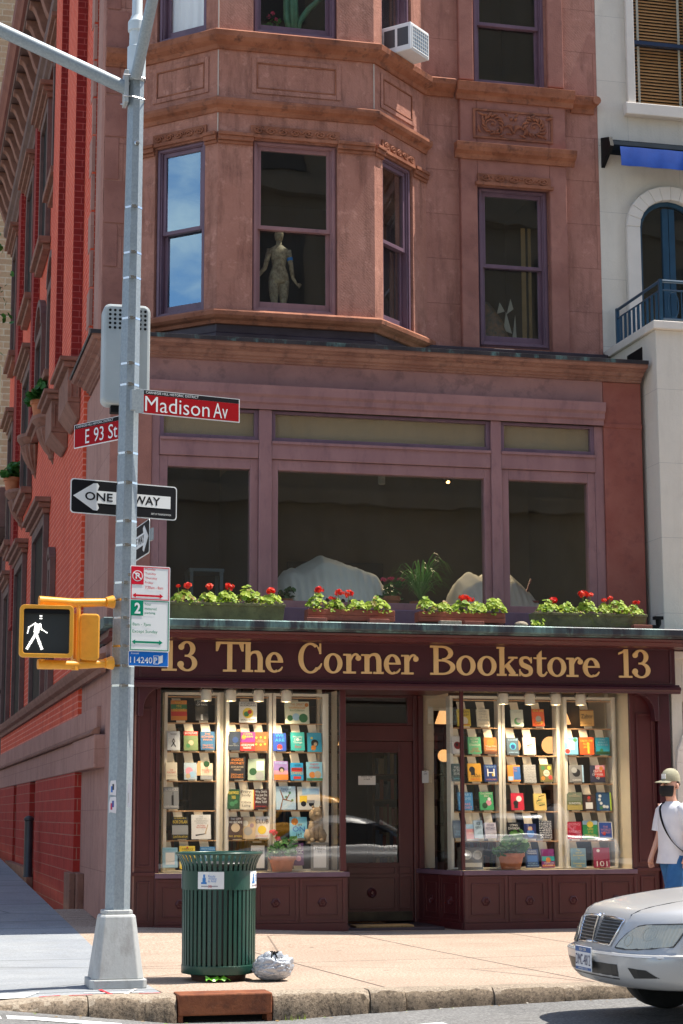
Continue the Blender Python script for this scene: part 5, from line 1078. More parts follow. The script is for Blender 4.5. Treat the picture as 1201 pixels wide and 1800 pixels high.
for i, x in enumerate((3.62, 3.91, 4.24, 4.57)): spot(x, 21.60, '%s white spot lamp from the left under the ceiling of the left window' % nth[i])
for i, x in enumerate((7.24, 7.58, 7.91, 8.23)): spot(x, 21.60, '%s white spot lamp from the left under the ceiling of the right window' % nth[i])
# ---- glowing globes and shades deep in the shop
glow = flat('glowing_globe', (1, .8, .5), .5, emit=(1, .50, .18), es=.62)
def globe(x, y, z, r, label, shade=False):
    t = thing('pendant_lamp', label, 'lamp', (x, y, z), group='warm lamps hanging inside the shop')
    m = MB()
    if shade: m.lathe((0, 0, 0), [(r * .45, r), (r, -r * .5), (r * .96, -r * .5), (r * .4, r * .98)], 18)
    else: m.blob((0, 0, 0), r, 16, 10)
    m.build('lamp_shade', glow, t, local=True, smooth=True)
    m = MB(); m.tube([(0, 0, r), (0, 0, 2.95 - z)], .006, 6); m.build('cord', M['black'], t, local=True)
globe(8.35, 24.5, 2.26, .10, 'round warm globe lamp glowing between two books in the middle of the right window')
globe(8.88, 24.5, 2.27, .12, 'larger round warm globe lamp glowing beside the far right screen')
globe(7.36, 24.5, 2.12, .085, 'round warm globe lamp glowing left of the corner post')
globe(7.30, 24.3, 2.60, .12, 'orange lampshade glowing high behind the corner post', True)
globe(9.05, 24.5, 2.62, .13, 'tan lampshade glowing at top of the far right screen', True)
globe(4.49, 24.0, 2.30, .13, 'orange lampshade glowing behind the middle screen of the left window', True)
globe(3.98, 24.0, 1.90, .12, 'orange lampshade glowing behind the left screen of the left window', True)

# ---- paper notices, framed hours, lion, radio, pots
def pot(name, label, x, y, z, r, h, rim=.02, group=None):
    t = thing(name, label, 'plant', (x, y, z), group=group)
    m = MB(); m.lathe((0, 0, 0), [(r * .72, 0), (r * .95, h * .74), (r * 1.06, h * .75), (r * 1.08, h), (r * .95, h), (r * .9, h * .9)], 22); m.build('pot', M['terracotta'], t, local=True, smooth=True, auto=30)
    m = MB(); m.lathe((0, 0, h * .88), [(r * .9, 0), (0.02, .012)], 16); m.build('soil', M['soil'], t, local=True)
    return t
M['terracotta'] = worn('terracotta', (.42, .13, .05), (.52, .18, .075), 6, .7, local=True, bstr=.1)
M['soil'] = worn('potting_soil', (.035, .022, .014), (.06, .04, .025), 30, .95, local=True, bstr=.8, bscale=90)
def leafmat(name, c1, c2, rough=.45, trans=.25):
    m, nt, b, L = newmat(name)
    oi = nt.nodes.new('ShaderNodeNewGeometry')
    c = ramp(nt, oi.outputs['Random Per Island'], [(.1, c1), (.9, c2)] if name != 'geranium_leaf' else [(.0, (.30, .16, .05)), (.04, (.34, .22, .06)), (.07, c1), (.9, c2)]); L.new(c, b.inputs['Base Color']); b.inputs['Roughness'].default_value = rough
    b.inputs['Specular IOR Level'].default_value = .35
    ts = nt.nodes.new('ShaderNodeBsdfTranslucent'); L.new(c, ts.inputs['Color']); mx = nt.nodes.new('ShaderNodeMixShader'); mx.inputs['Fac'].default_value = trans
    L.new(b.outputs[0], mx.inputs[1]); L.new(ts.outputs[0], mx.inputs[2]); L.new(mx.outputs[0], nt.nodes['Material Output'].inputs['Surface']); return m
M['geranium'] = leafmat('geranium_leaf', (.17, .30, .02), (.46, .56, .07), .5, .4)
M['dark_leaf'] = leafmat('dark_leaf', (.03, .12, .02), (.07, .22, .04), .4, .3)
M['petal'] = leafmat('red_petal', (.62, .012, .010), (.80, .075, .03), .5, .3)
M['pink_petal'] = leafmat('pink_petal', (.65, .04, .12), (.75, .12, .22), .5, .3)
M['stem'] = flat('plant_stem', (.16, .25, .05), .6)
def leaf(m, c, r, nrm, rnd, lobes=5, fold=.25):
    """rounded, scalloped, slightly cupped leaf"""
    n = Vector(nrm).normalized(); a = n.orthogonal().normalized(); b = n.cross(a); k = lobes * 3; c = Vector(c); ph = rnd.uniform(0, 6)
    v = [c - n * r * fold * .5]
    for i in range(k):
        t = 2 * PI * i / k; q = r * (1 + .10 * math.cos(lobes * t + ph)) * (.55 if i == 0 else 1)
        v.append(c + (a * math.cos(t) + b * math.sin(t)) * q + n * r * fold * (.4 + .3 * math.sin(2 * t + ph)))
    m.add(v, [(0, i, i % k + 1) for i in range(1, k + 1)])
def blossom(m, c, r, rnd, n=16):
    sq = Vector((rnd.uniform(.8, 1.25), 1, rnd.uniform(.6, .9)))
    for _ in range(n):
        d = Vector((rnd.gauss(0, 1), rnd.gauss(0, 1), rnd.gauss(.5, .8))).normalized(); leaf(m, Vector(c) + d * sq * r * rnd.uniform(.5, 1.15), r * rnd.uniform(.28, .48), d, rnd, 5, .3)
def clump(t, x0, x1, y0, y1, z0, h, n, rnd, mat, lr=(.018, .034), name='foliage'):
    m = MB()
    for _ in range(n):
        x, y = rnd.uniform(x0, x1), rnd.uniform(y0, y1); q = rnd.random() ** .8; z = z0 + h * q * (.6 + .4 * math.sin(x * 9 + rnd.random()))
        d = Vector((rnd.gauss(0, .5), rnd.gauss(-.35, .5), rnd.uniform(.3, 1.1)))
        leaf(m, (x, y, max(z, z0)), rnd.uniform(*lr), d, rnd)
    return m.build(name, mat, t, local=True)
def stems(t, pts, mat=None):
    m = MB()
    for a, b in pts:
        mid = tuple((p + q) / 2 + random.uniform(-.01, .01) for p, q in zip(a, b)); m.tube([a, mid, b], [.004, .0035, .003], 5)
    m.build('stem', mat or M['stem'], t, local=True)
rn = random.Random(5)
t = pot('potted_geranium', 'terracotta pot of geranium with one pink flower head on the left window floor', 4.54, 21.68, .69, .155, .175)
clump(t, -.17, .17, -.12, .12, .16, .25, 80, rn, M['dark_leaf'], (.025, .05)); m = MB(); blossom(m, (-.12, -.05, .44), .05, rn, 22); blossom(m, (-.07, -.06, .38), .04, rn, 16); m.build('blossom', M['pink_petal'], t, local=True)
stems(t, [((-.03, 0, .16), (-.12, -.05, .41)), ((.03, 0, .16), (.08, 0, .34)), ((0, .02, .16), (-.06, -.05, .36))])
t = pot('potted_plant', 'terracotta pot of leafy green plant without flowers on the right window floor', 7.33, 21.68, .69, .155, .19)
clump(t, -.18, .17, -.12, .12, .17, .27, 110, rn, M['dark_leaf'], (.03, .055)); stems(t, [((-.03, 0, .16), (-.1, -.03, .36)), ((.03, 0, .16), (.1, 0, .34))])
t = thing('radio', 'dark portable radio with round speakers on the right window floor beside the post', 'radio', (6.86, 21.72, .69))
m = MB(); m.box(-.14, .14, 0, .14, 0, .26); m.tube([(-.12, .07, .26), (-.12, .07, .32), (.12, .07, .32), (.12, .07, .26)], .008, 6); m.build('case', worn('radio_case', (.05, .05, .045), (.08, .08, .07), 5, .4, local=True), t, local=True, bevel=.008)
m = MB()
for cx, cz, rr in ((-.065, .17, .055), (.065, .17, .055)): m.disc_y((cx, -.001, cz), [(rr, 0), (rr, -.012), (rr * .8, -.012), (rr * .7, -.004), (rr * .2, -.006)], 20)
m.build('speaker', flat('speaker_ring', (.35, .34, .3), .4), t, local=True)
m = MB(); m.box(-.12, .12, -.008, -.001, .03, .08); m.build('dial', flat('dial', (.5, .48, .4), .4), t, local=True)
paperm = flat('notice_paper', (.74, .72, .68), .7)
def notice(name, label, x, y, z, w, h, lines, yaw=0, frame=None):
    t = thing(name, label, 'notice', (x, y, z), (0, 0, R(yaw)))
    m = MB(); m.box(-w / 2, w / 2, -.002, 0, 0, h); m.build('sheet', paperm, t, local=True)
    for s, zz, sz in lines: text_mesh(s, sz, M['black'], align='CENTER', name='writing', parent=t, loc=(0, -.0035, zz))
    if frame:
        m = MB(); m.frame(-w / 2 - .03, w / 2 + .03, -.03, h + .03, -.012, .01, .03); m.build('frame', frame, t, local=True, bevel=.003)
notice('hours_notice', 'framed white sheet of opening hours at the right end of the left window', 4.985, 21.66, .73, .15, .26, [('Hours', .205, .045), ('Monday - Friday\n10 - 7\nSaturday\n11 - 6\nSunday\n11 - 6', .165, .018)], -4, flat('pewter_frame', (.24, .23, .21), .4, .6))
notice('framed_notice', 'black framed white notice standing behind the litter basket rim in the left window', 4.26, 21.72, .73, .16, .26, [('Book Club', .19, .03)], -6, M['black'])
notice('door_notice', 'small white paper notice taped to the door glass', 5.81, 22.651, 1.70, .22, .11, [('Please wear\na mask', .062, .03)])
tn = thing('side_notice', 'small white paper notice on the slanted side glass by the door', 'notice', (6.50, 22.38, 1.72), (0, 0, R(-78)))
m = MB(); m.box(-.12, .05, -.002, 0, 0, .15); m.build('sheet', paperm, tn, local=True); text_mesh('Please\nwait\noutside', .028, M['black'], align='CENTER', name='writing', parent=tn, loc=(-.03, -.0035, .105))
# lion
t = thing('lion_statue', 'seated tan stone lion figure in the left window beside the hours notice', 'statue', (4.96, 21.76, 1.0))
lm = worn('lion_plaster', (.30, .21, .12), (.44, .33, .20), 25, .7, local=True, bstr=.9, bscale=60)
m = MB(); m.box(-.10, .10, -.06, .12, 0, .03)
m.tube([(0, .06, .03), (0, .05, .10), (0, .03, .20), (0, .01, .28)], [.085, .095, .085, .06], 12)
for s in (-1, 1):
    m.tube([(s * .05, -.02, .26), (s * .055, -.04, .14), (s * .055, -.045, .035)], [.035, .028, .026], 8); m.blob((s * .055, -.065, .045), .03, 8, 6); m.tube([(s * .075, .06, .15), (s * .09, .02, .09), (s * .085, -.02, .05)], [.045, .05, .035], 8)
m.blob((0, -.02, .34), .085, 12, 8, jit=.12); m.blob((0, -.06, .37), .06, 12, 8); m.blob((0, -.11, .345), .03, 8, 6)
for s in (-1, 1): m.blob((s * .045, -.05, .43), .018, 6, 5); m.blob((s * .025, -.108, .385), .008, 6, 5)
o = m.build('body', lm, t, local=True, smooth=True)
# ================================================================ pale stucco neighbour
N = thing('white_building', 'pale grey stucco townhouse with blue awning and balcony right of the brownstone', 'building', (9.36, 21.6, 0))
WS, WT, NV_, TP = M['white_stucco'], M['white_trim'], M['navy_paint'], M['teal_paint']
def nbx(name, mat, *boxes, bevel=.006, parent=None):
    for b in boxes: o = MB().box(*b).build(name, mat, parent or N, bevel=bevel)
    return o
nbx('wall', WS, (9.303, 9.86, 23.25, 23.6, 7.5, 16), (10.78, 14.2, 23.25, 23.6, 7.5, 16), (9.86, 10.78, 23.25, 23.6, 9.75, 11.08), (9.86, 10.78, 23.25, 23.6, 13.2, 16), bevel=0)
nbx('front_block', WS, (9.36, 14.2, 21.61, 23.6, 3.56, 7.42), bevel=.008)
nbx('front_block', WS, (9.36, 9.5, 21.46, 23.6, -.1, 3.30), (10.5, 14.2, 21.46, 23.6, -.1, 3.30), (9.5, 10.5, 21.46, 23.6, 2.7, 3.30), bevel=.006)
nbx('vent_opening', M['black'], (9.352, 9.361, 22.05, 22.55, 7.13, 7.30), bevel=0)
nbx('parapet_coping', WT, (9.31, 14.2, 21.55, 21.80, 7.42, 7.53), (9.31, 9.56, 21.80, 23.24, 7.42, 7.53), bevel=.012)
nbx('balcony_floor', WT, (9.56, 14.2, 21.8, 23.25, 7.42, 7.47), bevel=0)
nbx('string_band', WT, (9.36, 14.2, 21.42, 21.46, 3.22, 3.31), bevel=.005)
# ground floor arch
m = MB(); n = 12
for k in range(n):
    a0, a1 = PI * k / n, PI * (k + 1) / n
    q = [(10.0 - .62 * math.cos(a), 1.95 + .62 * math.sin(a)) for a in (a0, a1)] + [(10.0 - .46 * math.cos(a), 1.95 + .46 * math.sin(a)) for a in (a1, a0)]
    m.prism(q, 21.40, 21.459)
m.box(9.38, 9.54, 21.40, 21.459, -.05, 1.95); m.box(10.46, 10.62, 21.40, 21.459, -.05, 1.95)
m.build('arch_surround', WT, N, bevel=.006)
# upper window: blind behind blue sashes
m = MB(); m.frame(9.86, 10.78, 11.08, 13.2, 23.30, 23.42, .045, .05, .06); m.box(9.905, 10.735, 23.32, 23.40, 12.02, 12.075); f = m.build('window', NV_, N, bevel=.004)
m = MB(); m.box(9.905, 10.735, 23.345, 23.35, 11.14, 12.02); m.box(9.905, 10.735, 23.345, 23.35, 12.075, 13.15); m.build('pane', glass('neighbour_glass', (.97, .97, .95), .22, 0, .0), f)
m = MB(); z = 11.16
while z < 13.1:
    m.add([(9.91, 23.452, z), (10.73, 23.452, z), (10.73, 23.478, z + .038), (9.91, 23.478, z + .038)], [(0, 1, 2, 3)]); z += .047
m.build('blind', flat('blind_slat', (.66, .33, .13), .5), f)
m = MB()
for x in (10.0, 10.62): m.box(x, x + .035, 23.443, 23.447, 11.14, 13.1)
m.build('blind_tape', flat('blind_tape', (.62, .58, .50), .8), f)
nbx('backing', M['dark_room'], (9.86, 10.78, 23.60, 23.65, 7.5, 13.2), bevel=0)
nbx('window_surround', WT, (9.74, 9.856, 23.19, 23.248, 11.02, 13.3), (10.784, 10.90, 23.19, 23.248, 11.02, 13.3), bevel=.01)
nbx('window_sill', WT, (9.68, 10.96, 23.12, 23.248, 10.90, 11.075), bevel=.015)
# arched french window
m = MB(); cx, r0, r1 = 10.32, .58, .455; zs = 9.30
def arcp(rx, rz, a): return (cx - rx * math.cos(a), zs + rz * math.sin(a))
for k in range(12):
    a0, a1 = PI * k / 12, PI * (k + 1) / 12
    m.prism([arcp(.66, .62, a0), arcp(.66, .62, a1), arcp(.46, .42, a1), arcp(.46, .42, a0)], 23.17, 23.248)
m.box(cx - .66, cx - .46, 23.17, 23.248, 7.47, zs); m.box(cx + .46, cx + .66, 23.17, 23.248, 7.47, zs); m.build('arch_surround', WT, N, bevel=.012)
m = MB()
for k in range(12):
    a0, a1 = PI * k / 12, PI * (k + 1) / 12
    m.prism([arcp(.459, .419, a0), arcp(.459, .419, a1), arcp(.40, .36, a1), arcp(.40, .36, a0)], 23.27, 23.36)
m.box(cx - .459, cx - .40, 23.27, 23.36, 7.5, zs); m.box(cx + .40, cx + .459, 23.27, 23.36, 7.5, zs); m.box(cx - .09, cx - .005, 23.275, 23.35, 7.5, 9.62); m.box(cx + .005, cx + .09, 23.275, 23.35, 7.5, 9.62)
m.box(cx - .40, cx + .40, 23.28, 23.35, 7.5, 7.85); fw = m.build('french_window', TP, N, bevel=.004)
m = MB(); m.box(cx - .46, cx + .46, 23.31, 23.316, 7.85, 9.72); m.build('pane', glass('green_glass', (.35, .45, .40), 1.0), fw)
nbx('wall', WS, (9.86, 9.863, 23.25, 23.6, 9.3, 9.75), bevel=0)
m = MB()
for k in range(12):
    a0, a1 = PI * k / 12, PI * (k + 1) / 12
    p0, p1 = arcp(.462, .422, a0), arcp(.462, .422, a1); m.prism([p0, p1, (p1[0], 9.752), (p0[0], 9.752)], 23.252, 23.5)
m.build('wall', WS, N)
# awning
m = MB(); m.prism([(9.35, 10.34), (9.35, 10.52), (14.2, 10.52), (14.2, 10.34)], 23.16, 23.248)
m.loft([[(x, 23.249, 10.52), (x, 22.98, 10.44), (x, 22.93, 10.36), (x, 22.97, 10.30), (x, 23.249, 10.33)] for x in (9.40, 14.2)]); aw = m.build('awning_box', worn('awning_black', (.008, .012, .018), (.012, .018, .026), 3, .95, bstr=.0, spec=.05), N, bevel=.004)
m = MB(); m.loft([[(9.34, 23.249, 10.56), (9.34, 22.95, 10.47), (9.34, 22.90, 10.33), (9.34, 23.249, 10.13)], [(9.39, 23.249, 10.56), (9.39, 22.95, 10.47), (9.39, 22.90, 10.33), (9.39, 23.249, 10.13)]]); m.build('end_bracket', M['black'], aw)
m = MB(); v = []; k = 40
for i in range(k + 1):
    x = 9.49 + (14.2 - 9.49) * i / k; d = .006 * math.sin(i * 1.9)
    v += [(x, 22.925 + d, 10.34), (x, 22.905 + d, 10.20), (x, 22.90 + d * 1.5, 10.06)]
m.add(v, [(3 * i + j, 3 * i + 3 + j, 3 * i + 4 + j, 3 * i + 1 + j) for i in range(k) for j in range(2)])
m.build('valance', worn('blue_canvas', (.003, .05, .30), (.005, .07, .38), 5, .8, bstr=.15, bscale=120), aw, smooth=True)
# balcony railing
m = MB(); m.tube([(9.49, 23.2, 8.1), (9.49, 21.72, 8.1), (14.2, 21.72, 8.1)], .022, 8); m.tube([(9.49, 23.2, 7.98), (9.49, 21.72, 7.98), (14.2, 21.72, 7.98)], .012, 6); m.tube([(9.49, 23.2, 7.60), (9.49, 21.72, 7.60), (14.2, 21.72, 7.60)], .014, 6)
for x, y in ((9.49, 23.18), (9.49, 21.72), (11.2, 21.72), (13, 21.72)): m.box(x - .022, x + .022, y - .022, y + .022, 7.53, 8.12)
rl = m.build('railing', TP, N)
m = MB()
for k in range(9): y = 21.86 + k * .15; m.box(9.475, 9.505, y - .014, y + .014, 7.602, 7.978)
m.build('baluster', TP, rl)
m = MB()
for k in range(18):
    x = 9.66 + k * .24; pts = [(x + .075 * math.cos(a), 21.72, 7.79 + .175 * math.sin(a)) for a in [2 * PI * i / 20 for i in range(21)]]; m.tube(pts, .009, 6)
    m.tube([(x + .12, 21.72, 7.6), (x + .12, 21.72, 7.98)], .009, 6)
m.build('ornament', TP, rl)

# ================================================================ what the light and the glass see further round
def block(name, label, x0, x1, y0, y1, z1, mat, cat='building', face='+y', rows=None):
    t = thing(name, label, cat, ((x0 + x1) / 2, (y0 + y1) / 2, 0))
    mb = MB(); mb.box(x0, x1, y0, y1, -.1, z1); mb.build('wall', mat, t)
    return t
row = block('row_building', 'unseen tall stone row house past the right edge, added to shade the bay from the sun', 15.2, 24, 22.05, 40, 21, M['pink_stone'])  # unseen neighbour added as sun blocker, keeps the right bay face shaded
lime = stone('limestone', (.24, .195, .13), (.29, .235, .16), (.32, .26, .18), 1.6, .8, .003, .3, tool=False, patch=.1)
opp = block('limestone_building', 'beige limestone church like building across the avenue behind the viewer', -2, 44, -22, -9.5, 34, lime)
m = MB()
for z in (3.4, 6.8, 10.4, 14.8, 20.2, 25, 30, 33.3): m.box(-2.2, 44.2, -9.499, -9.15, z, z + .45)
m.build('string_course', lime, opp)
m = MB()
for k in range(9):
    x = 1 + k * 4.8
    for z, h in ((11.4, 2.6), (15.9, 3.2), (20.9, 3.2), (25.8, 3.2)): m.box(x, x + 1.5, -9.49, -9.44, z, z + h)
m.build('window', flat('dim_window', (.07, .06, .045), .6), opp)
fh = block('row_building', 'dark brownstone row house joined to the far end of the red brick side', 2.52, 12, 41.5, 54, 8.5, worn('dark_brownstone', (.075, .03, .025), (.12, .05, .04), 1, .8, bstr=.3))
m = MB(); m.box(2.3, 2.519, 41.45, 54, 7.6, 8.5); m.box(2.2, 2.519, 41.5, 41.9, -.1, 1.1); m.box(2.25, 2.519, 44, 44.4, -.1, 8); m.build('pilaster', M['brown_paint'], fh, bevel=.01)
tw = block('stone_tower', 'pale grey stone tower behind the far end of the red brick building', -3, 2.88, 57, 62, 14.9, stone('grey_ashlar', (.34, .32, .27), (.42, .40, .34), (.46, .44, .38), 1.1, .62, .03, .4, tool=False, joint_col=(.16, .15, .13)))
m = MB(); m.box(-3.2, 3.1, 56.7, 57, 13.6, 14.9); m.box(2.2, 2.95, 56.8, 57, 0, 13.6); m.build('buttress', lime, tw, bevel=.03)
bb_ = block('brick_building', 'tall tan brick apartment house far behind the roof brackets', -40, 10, 84, 100, 60, brick('tan_brick', (.36, .22, .12), (.46, .30, .17), (.50, .38, .26), .9, .3, .03, stain=(.42, .16, .10), bstr=.6))
m = MB()
for x in (-14, -10):
    for z in (22, 28, 34, 40): m.box(x, x + 1.2, 83.9, 83.99, z, z + 2.2)
m.build('window', M['black'], bb_)

ac_ = block('side_fill_block', 'unseen low cream block across the side street, added to bounce sun onto the red brick side', -24, -15, 14, 70, 8.6, worn('cream_front', (.30, .26, .21), (.35, .31, .25), 1, .8, bstr=.2))  # unseen reflector added to fill the brick side with bounced sun
m = MB()
for y in range(16, 68, 4):
    for z in (1.2, 4.8): m.box(-15, -14.96, y, y + 1.4, z, z + 2.2)
m.build('window', M['black'], ac_)
# ================================================================ traffic pole and what hangs on it
ST, SS = M['steel'], M['stainless']
def pc(z): return (1.862 + (z - .58) * .0068, 15.3)
def oct_ring(c, z, r, n=8, ph=PI / 8): return [(c[0] + r * math.cos(2 * PI * k / n + ph), c[1] + r * math.sin(2 * PI * k / n + ph), z) for k in range(n)]
PL = thing('street_lamp', 'tall galvanized corner pole on a flared pale metal base carrying signs and arms', 'street pole', (1.862, 15.3, 0))
m = MB()
def sq(z, r, ch): # chamfered square ring
    c = (1.855, 15.3); return [(c[0] + a, c[1] + b, z) for a, b in ((-r + ch, -r), (r - ch, -r), (r, -r + ch), (r, r - ch), (r - ch, r), (-r + ch, r), (-r, r - ch), (-r, -r + ch))]
m.loft([sq(.0, .225, .03), sq(.07, .225, .03)]); m.loft([sq(.0705, .205, .05), sq(.545, .142, .035), sq(.565, .132, .035)]); m.loft([sq(.566, .12, .03), sq(.60, .118, .03)]); m.build('base', M['cast'], PL, bevel=.008)
m = MB(); m.loft([oct_ring(pc(z), z, r) for z, r in ((.60, .103), (3.3, .092), (7.55, .070))]); m.build('shaft', ST, PL)
c = pc(7.6); m = MB(); m.lathe((c[0], c[1], 0), [(.066, 7.551), (.080, 7.56), (.080, 7.86), (.066, 7.87), (.064, 8.0), (.078, 8.01), (.078, 8.09), (.06, 8.12), (.045, 8.16), (.043, 9.4)], 16); m.build('sleeve', worn('grey_sleeve', (.50, .56, .58), (.58, .63, .65), 5, .45, bstr=.05), PL, smooth=True, auto=30)
m = MB(); m.tube([(1.83, 15.26, 7.47), (.75, 15.3, 7.91), (-3.4, 15.4, 9.55)], [.058, .058, .05], 14); m.build('arm', ST, PL, smooth=True, auto=40)
m = MB(); m.tube([(1.895, 15.2, 7.56), (1.955, 14.85, 7.98), (2.05, 14.3, 8.62), (2.2, 13.4, 9.6)], [.05, .05, .045, .04], 12); m.build('arm', ST, PL, smooth=True, auto=40)
m = MB(); m.box(1.80, 1.835, 15.2, 15.36, 7.33, 7.62); m.build('arm_bracket', M['cast'], PL, bevel=.004)
for z in (7.38, 7.57):
    m = MB(); m.tube([(1.79, 15.20, z), (1.86, 15.205, z + .005), (1.97, 15.22, z - .01), (1.985, 15.3, z - .01), (1.97, 15.38, z), (1.79, 15.40, z)], .007, 6); m.build('u_bolt', SS, PL)
m = MB(); m.disc_y((1.915, 15.228, 6.98), [(.022, 0), (.022, -.006), (.012, -.008), (.010, -.002)], 14); m.build('cap', SS, PL)
for z in (6.42, 6.02, 5.80, 5.45, 5.06, 4.88, 4.30, 4.05, 3.73, 3.53, 3.22, 3.08, 2.93, 2.70, 2.54, 2.38):
    c = pc(z); r = .103 - (z - .6) * .0047 + .002; m = MB(); m.loft([oct_ring(c, z - .009, r), oct_ring(c, z + .009, r)], caps=False); m.box(c[0] - .022, c[0] + .012, c[1] - r - .012, c[1] - r * .9, z - .013, z + .013); m.build('band', SS, PL)
def sticker(x, z, w, h, cols, label, yy=.0):
    c = pc(z); y = c[1] - (.103 - (z - .6) * .0047) * .93 - .003
    m = MB(); mats = []
    q = [(x - w / 2, z), (x - w * .3, z + h * .05), (x + w * .45, z - h * .02), (x + w / 2, z + h * .5), (x + w * .4, z + h), (x - w * .35, z + h * .96), (x - w / 2, z + h * .6)]
    m.prism(q, y - .0015, y); mats.append(flat('sticker_paper', (.66, .64, .66), .6))
    for i, cc in enumerate(cols):
        mats.append(flat('sticker_ink', cc, .6)); m.box(x - w * .3 + i * w * .2, x - w * .05 + i * w * .2, y - .0022 - i * .0003, y - .0016, z + h * (.2 + .15 * i), z + h * (.6 + .15 * i), i + 1)
    o = m.build('sticker', mats, PL); o['label'] = label
sticker(1.80, 1.50, .055, .12, [(.03, .15, .5), (.05, .05, .06)], 'torn blue and black sticker'); sticker(1.80, 1.36, .06, .13, [(.5, .05, .12), (.05, .08, .3)], 'torn red and violet sticker'); sticker(1.93, 1.40, .03, .2, [(.5, .48, .46)], 'peeling white sticker')

REFL = lambda n, c: flat(n, c, .6, spec=.12)
def sign_frame(name, label, cat, x0, y0, x1, y1, z, grp=None):
    """sign standing in a vertical plane from (x0, y0) to (x1, y1); returns thing and width; local x along, z up"""
    t = thing(name, label, cat, (x0, y0, z), (0, 0, math.atan2(y1 - y0, x1 - x0)), grp); return t, math.hypot(x1 - x0, y1 - y0)
def rrect(x0, x1, z0, z1, r, n=5):
    q = []
    for cx, cz, a in ((x1 - r, z0 + r, -90), (x1 - r, z1 - r, 0), (x0 + r, z1 - r, 90), (x0 + r, z0 + r, 180)):
        for k in range(n + 1): q.append((cx + r * math.cos(R(a + 90 * k / n)), cz + r * math.sin(R(a + 90 * k / n))))
    return q
red, wht, blk, grn, blu = REFL('sign_red', (.34, .004, .008)), REFL('sign_white', (.74, .75, .74)), REFL('sign_black', (.012, .012, .014)), REFL('sign_green', (.0, .22, .12)), REFL('sign_blue', (.01, .14, .52))
red2 = REFL('parking_red', (.58, .01, .03))
def plate(t, q, mat, y0, y1, name):
    m = MB(); m.prism(q, y0, y1); return m.build(name, mat, t, local=True)
def fit_text(t, s, x0, x1, z0, z1, mat, y, name='lettering', bold=0):
    o = text_mesh(s, 1.0, mat, name=name, parent=t, bold=bold); vs = o.data.vertices
    a0, a1 = min(v.co.x for v in vs), max(v.co.x for v in vs); b0, b1 = min(v.co.z for v in vs), max(v.co.z for v in vs)
    for v in vs: v.co = (x0 + (v.co.x - a0) / (a1 - a0) * (x1 - x0), y, z0 + (v.co.z - b0) / (b1 - b0) * (z1 - z0))
    return o
t, w = sign_frame('street_sign', 'dark red street name sign reading Madison Av on the right of the pole', 'street sign', 1.985, 15.17, 2.84, 15.36, 4.625)
plate(t, rrect(0, w, 0, .205, .004), wht, 0, .006, 'plate'); plate(t, rrect(.012, w - .008, .008, .162, .002), red, -.002, -.0001, 'field'); plate(t, rrect(.012, w - .008, .163, .200, .002), blk, -.002, -.0001, 'header')
fit_text(t, 'Madison', .025, .60, .022, .150, wht, -.003, bold=-.004); fit_text(t, 'Av', .635, .765, .022, .150, wht, -.003, bold=-.004); fit_text(t, 'CARNEGIE HILL HISTORIC DISTRICT', .03, .50, .172, .193, wht, -.003)
m = MB(); m.box(-.06, .012, -.004, -.0015, 0, .205); m.box(-.10, -.06, -.02, .02, .02, .19); m.build('bracket', ST, t, local=True, bevel=.003)
t, w = sign_frame('street_sign', 'dark red street name sign reading E 93 St on the left of the pole', 'street sign', 1.49, 15.80, 1.83, 15.30, 4.425)
plate(t, rrect(0, w, 0, .205, .004), wht, 0, .006, 'plate'); plate(t, rrect(.008, w - .008, .008, .165, .002), red, -.002, -.0001, 'field'); plate(t, rrect(.008, w - .008, .166, .200, .002), blk, -.002, -.0001, 'header')
fit_text(t, 'E', .15, .20, .026, .146, wht, -.003, bold=.0); fit_text(t, '93', .26, .385, .026, .146, wht, -.003, bold=.0); fit_text(t, 'St', .445, .56, .026, .146, wht, -.003, bold=.0); fit_text(t, 'CARNEGIE HILL HISTORIC DISTRICT', .03, w - .10, .174, .193, wht, -.003)
t, w = sign_frame('one_way_sign', 'black one way sign with white left arrow behind the pole below the street name signs', 'street sign', 1.425, 15.33, 2.345, 15.58, 3.80)
plate(t, rrect(0, w, 0, .29, .03), wht, 0, .005, 'plate'); plate(t, rrect(.009, w - .009, .009, .281, .024), blk, -.002, -.0001, 'field')
plate(t, [(.022, .145), (.20, .035), (.235, .033), (.25, .055), (.235, .095), (w - .06, .095), (w - .06, .20), (.235, .20), (.25, .24), (.235, .262), (.20, .26)], wht, -.004, -.0021, 'arrow')
fit_text(t, 'ONE', .125, .37, .115, .185, blk, -.0055, bold=.02); fit_text(t, 'WAY', .555, .80, .115, .185, blk, -.0055, bold=.02); fit_text(t, 'DEPT OF TRANSPORTATION', w - .235, w - .055, .035, .05, wht, -.0045)
t, w = sign_frame('one_way_sign', 'second one way sign turned edge on to the right of the pole', 'street sign', 2.03, 16.15, 2.085, 15.36, 3.49)
plate(t, rrect(0, w, 0, .29, .03), wht, 0, .005, 'plate'); plate(t, rrect(.009, w - .009, .009, .281, .024), blk, -.002, -.0001, 'field')
plate(t, [(w - .022, .145), (w - .20, .035), (w - .25, .055), (w - .235, .095), (.06, .095), (.06, .20), (w - .235, .20), (w - .25, .24), (w - .20, .26)], wht, -.004, -.0021, 'arrow'); fit_text(t, 'ONE WAY', .10, .60, .115, .185, blk, -.0055, bold=.02)
m = MB(); m.box(w - .02, w + .08, .0055, .02, .1, .2); m.build('bracket', ST, t, local=True)
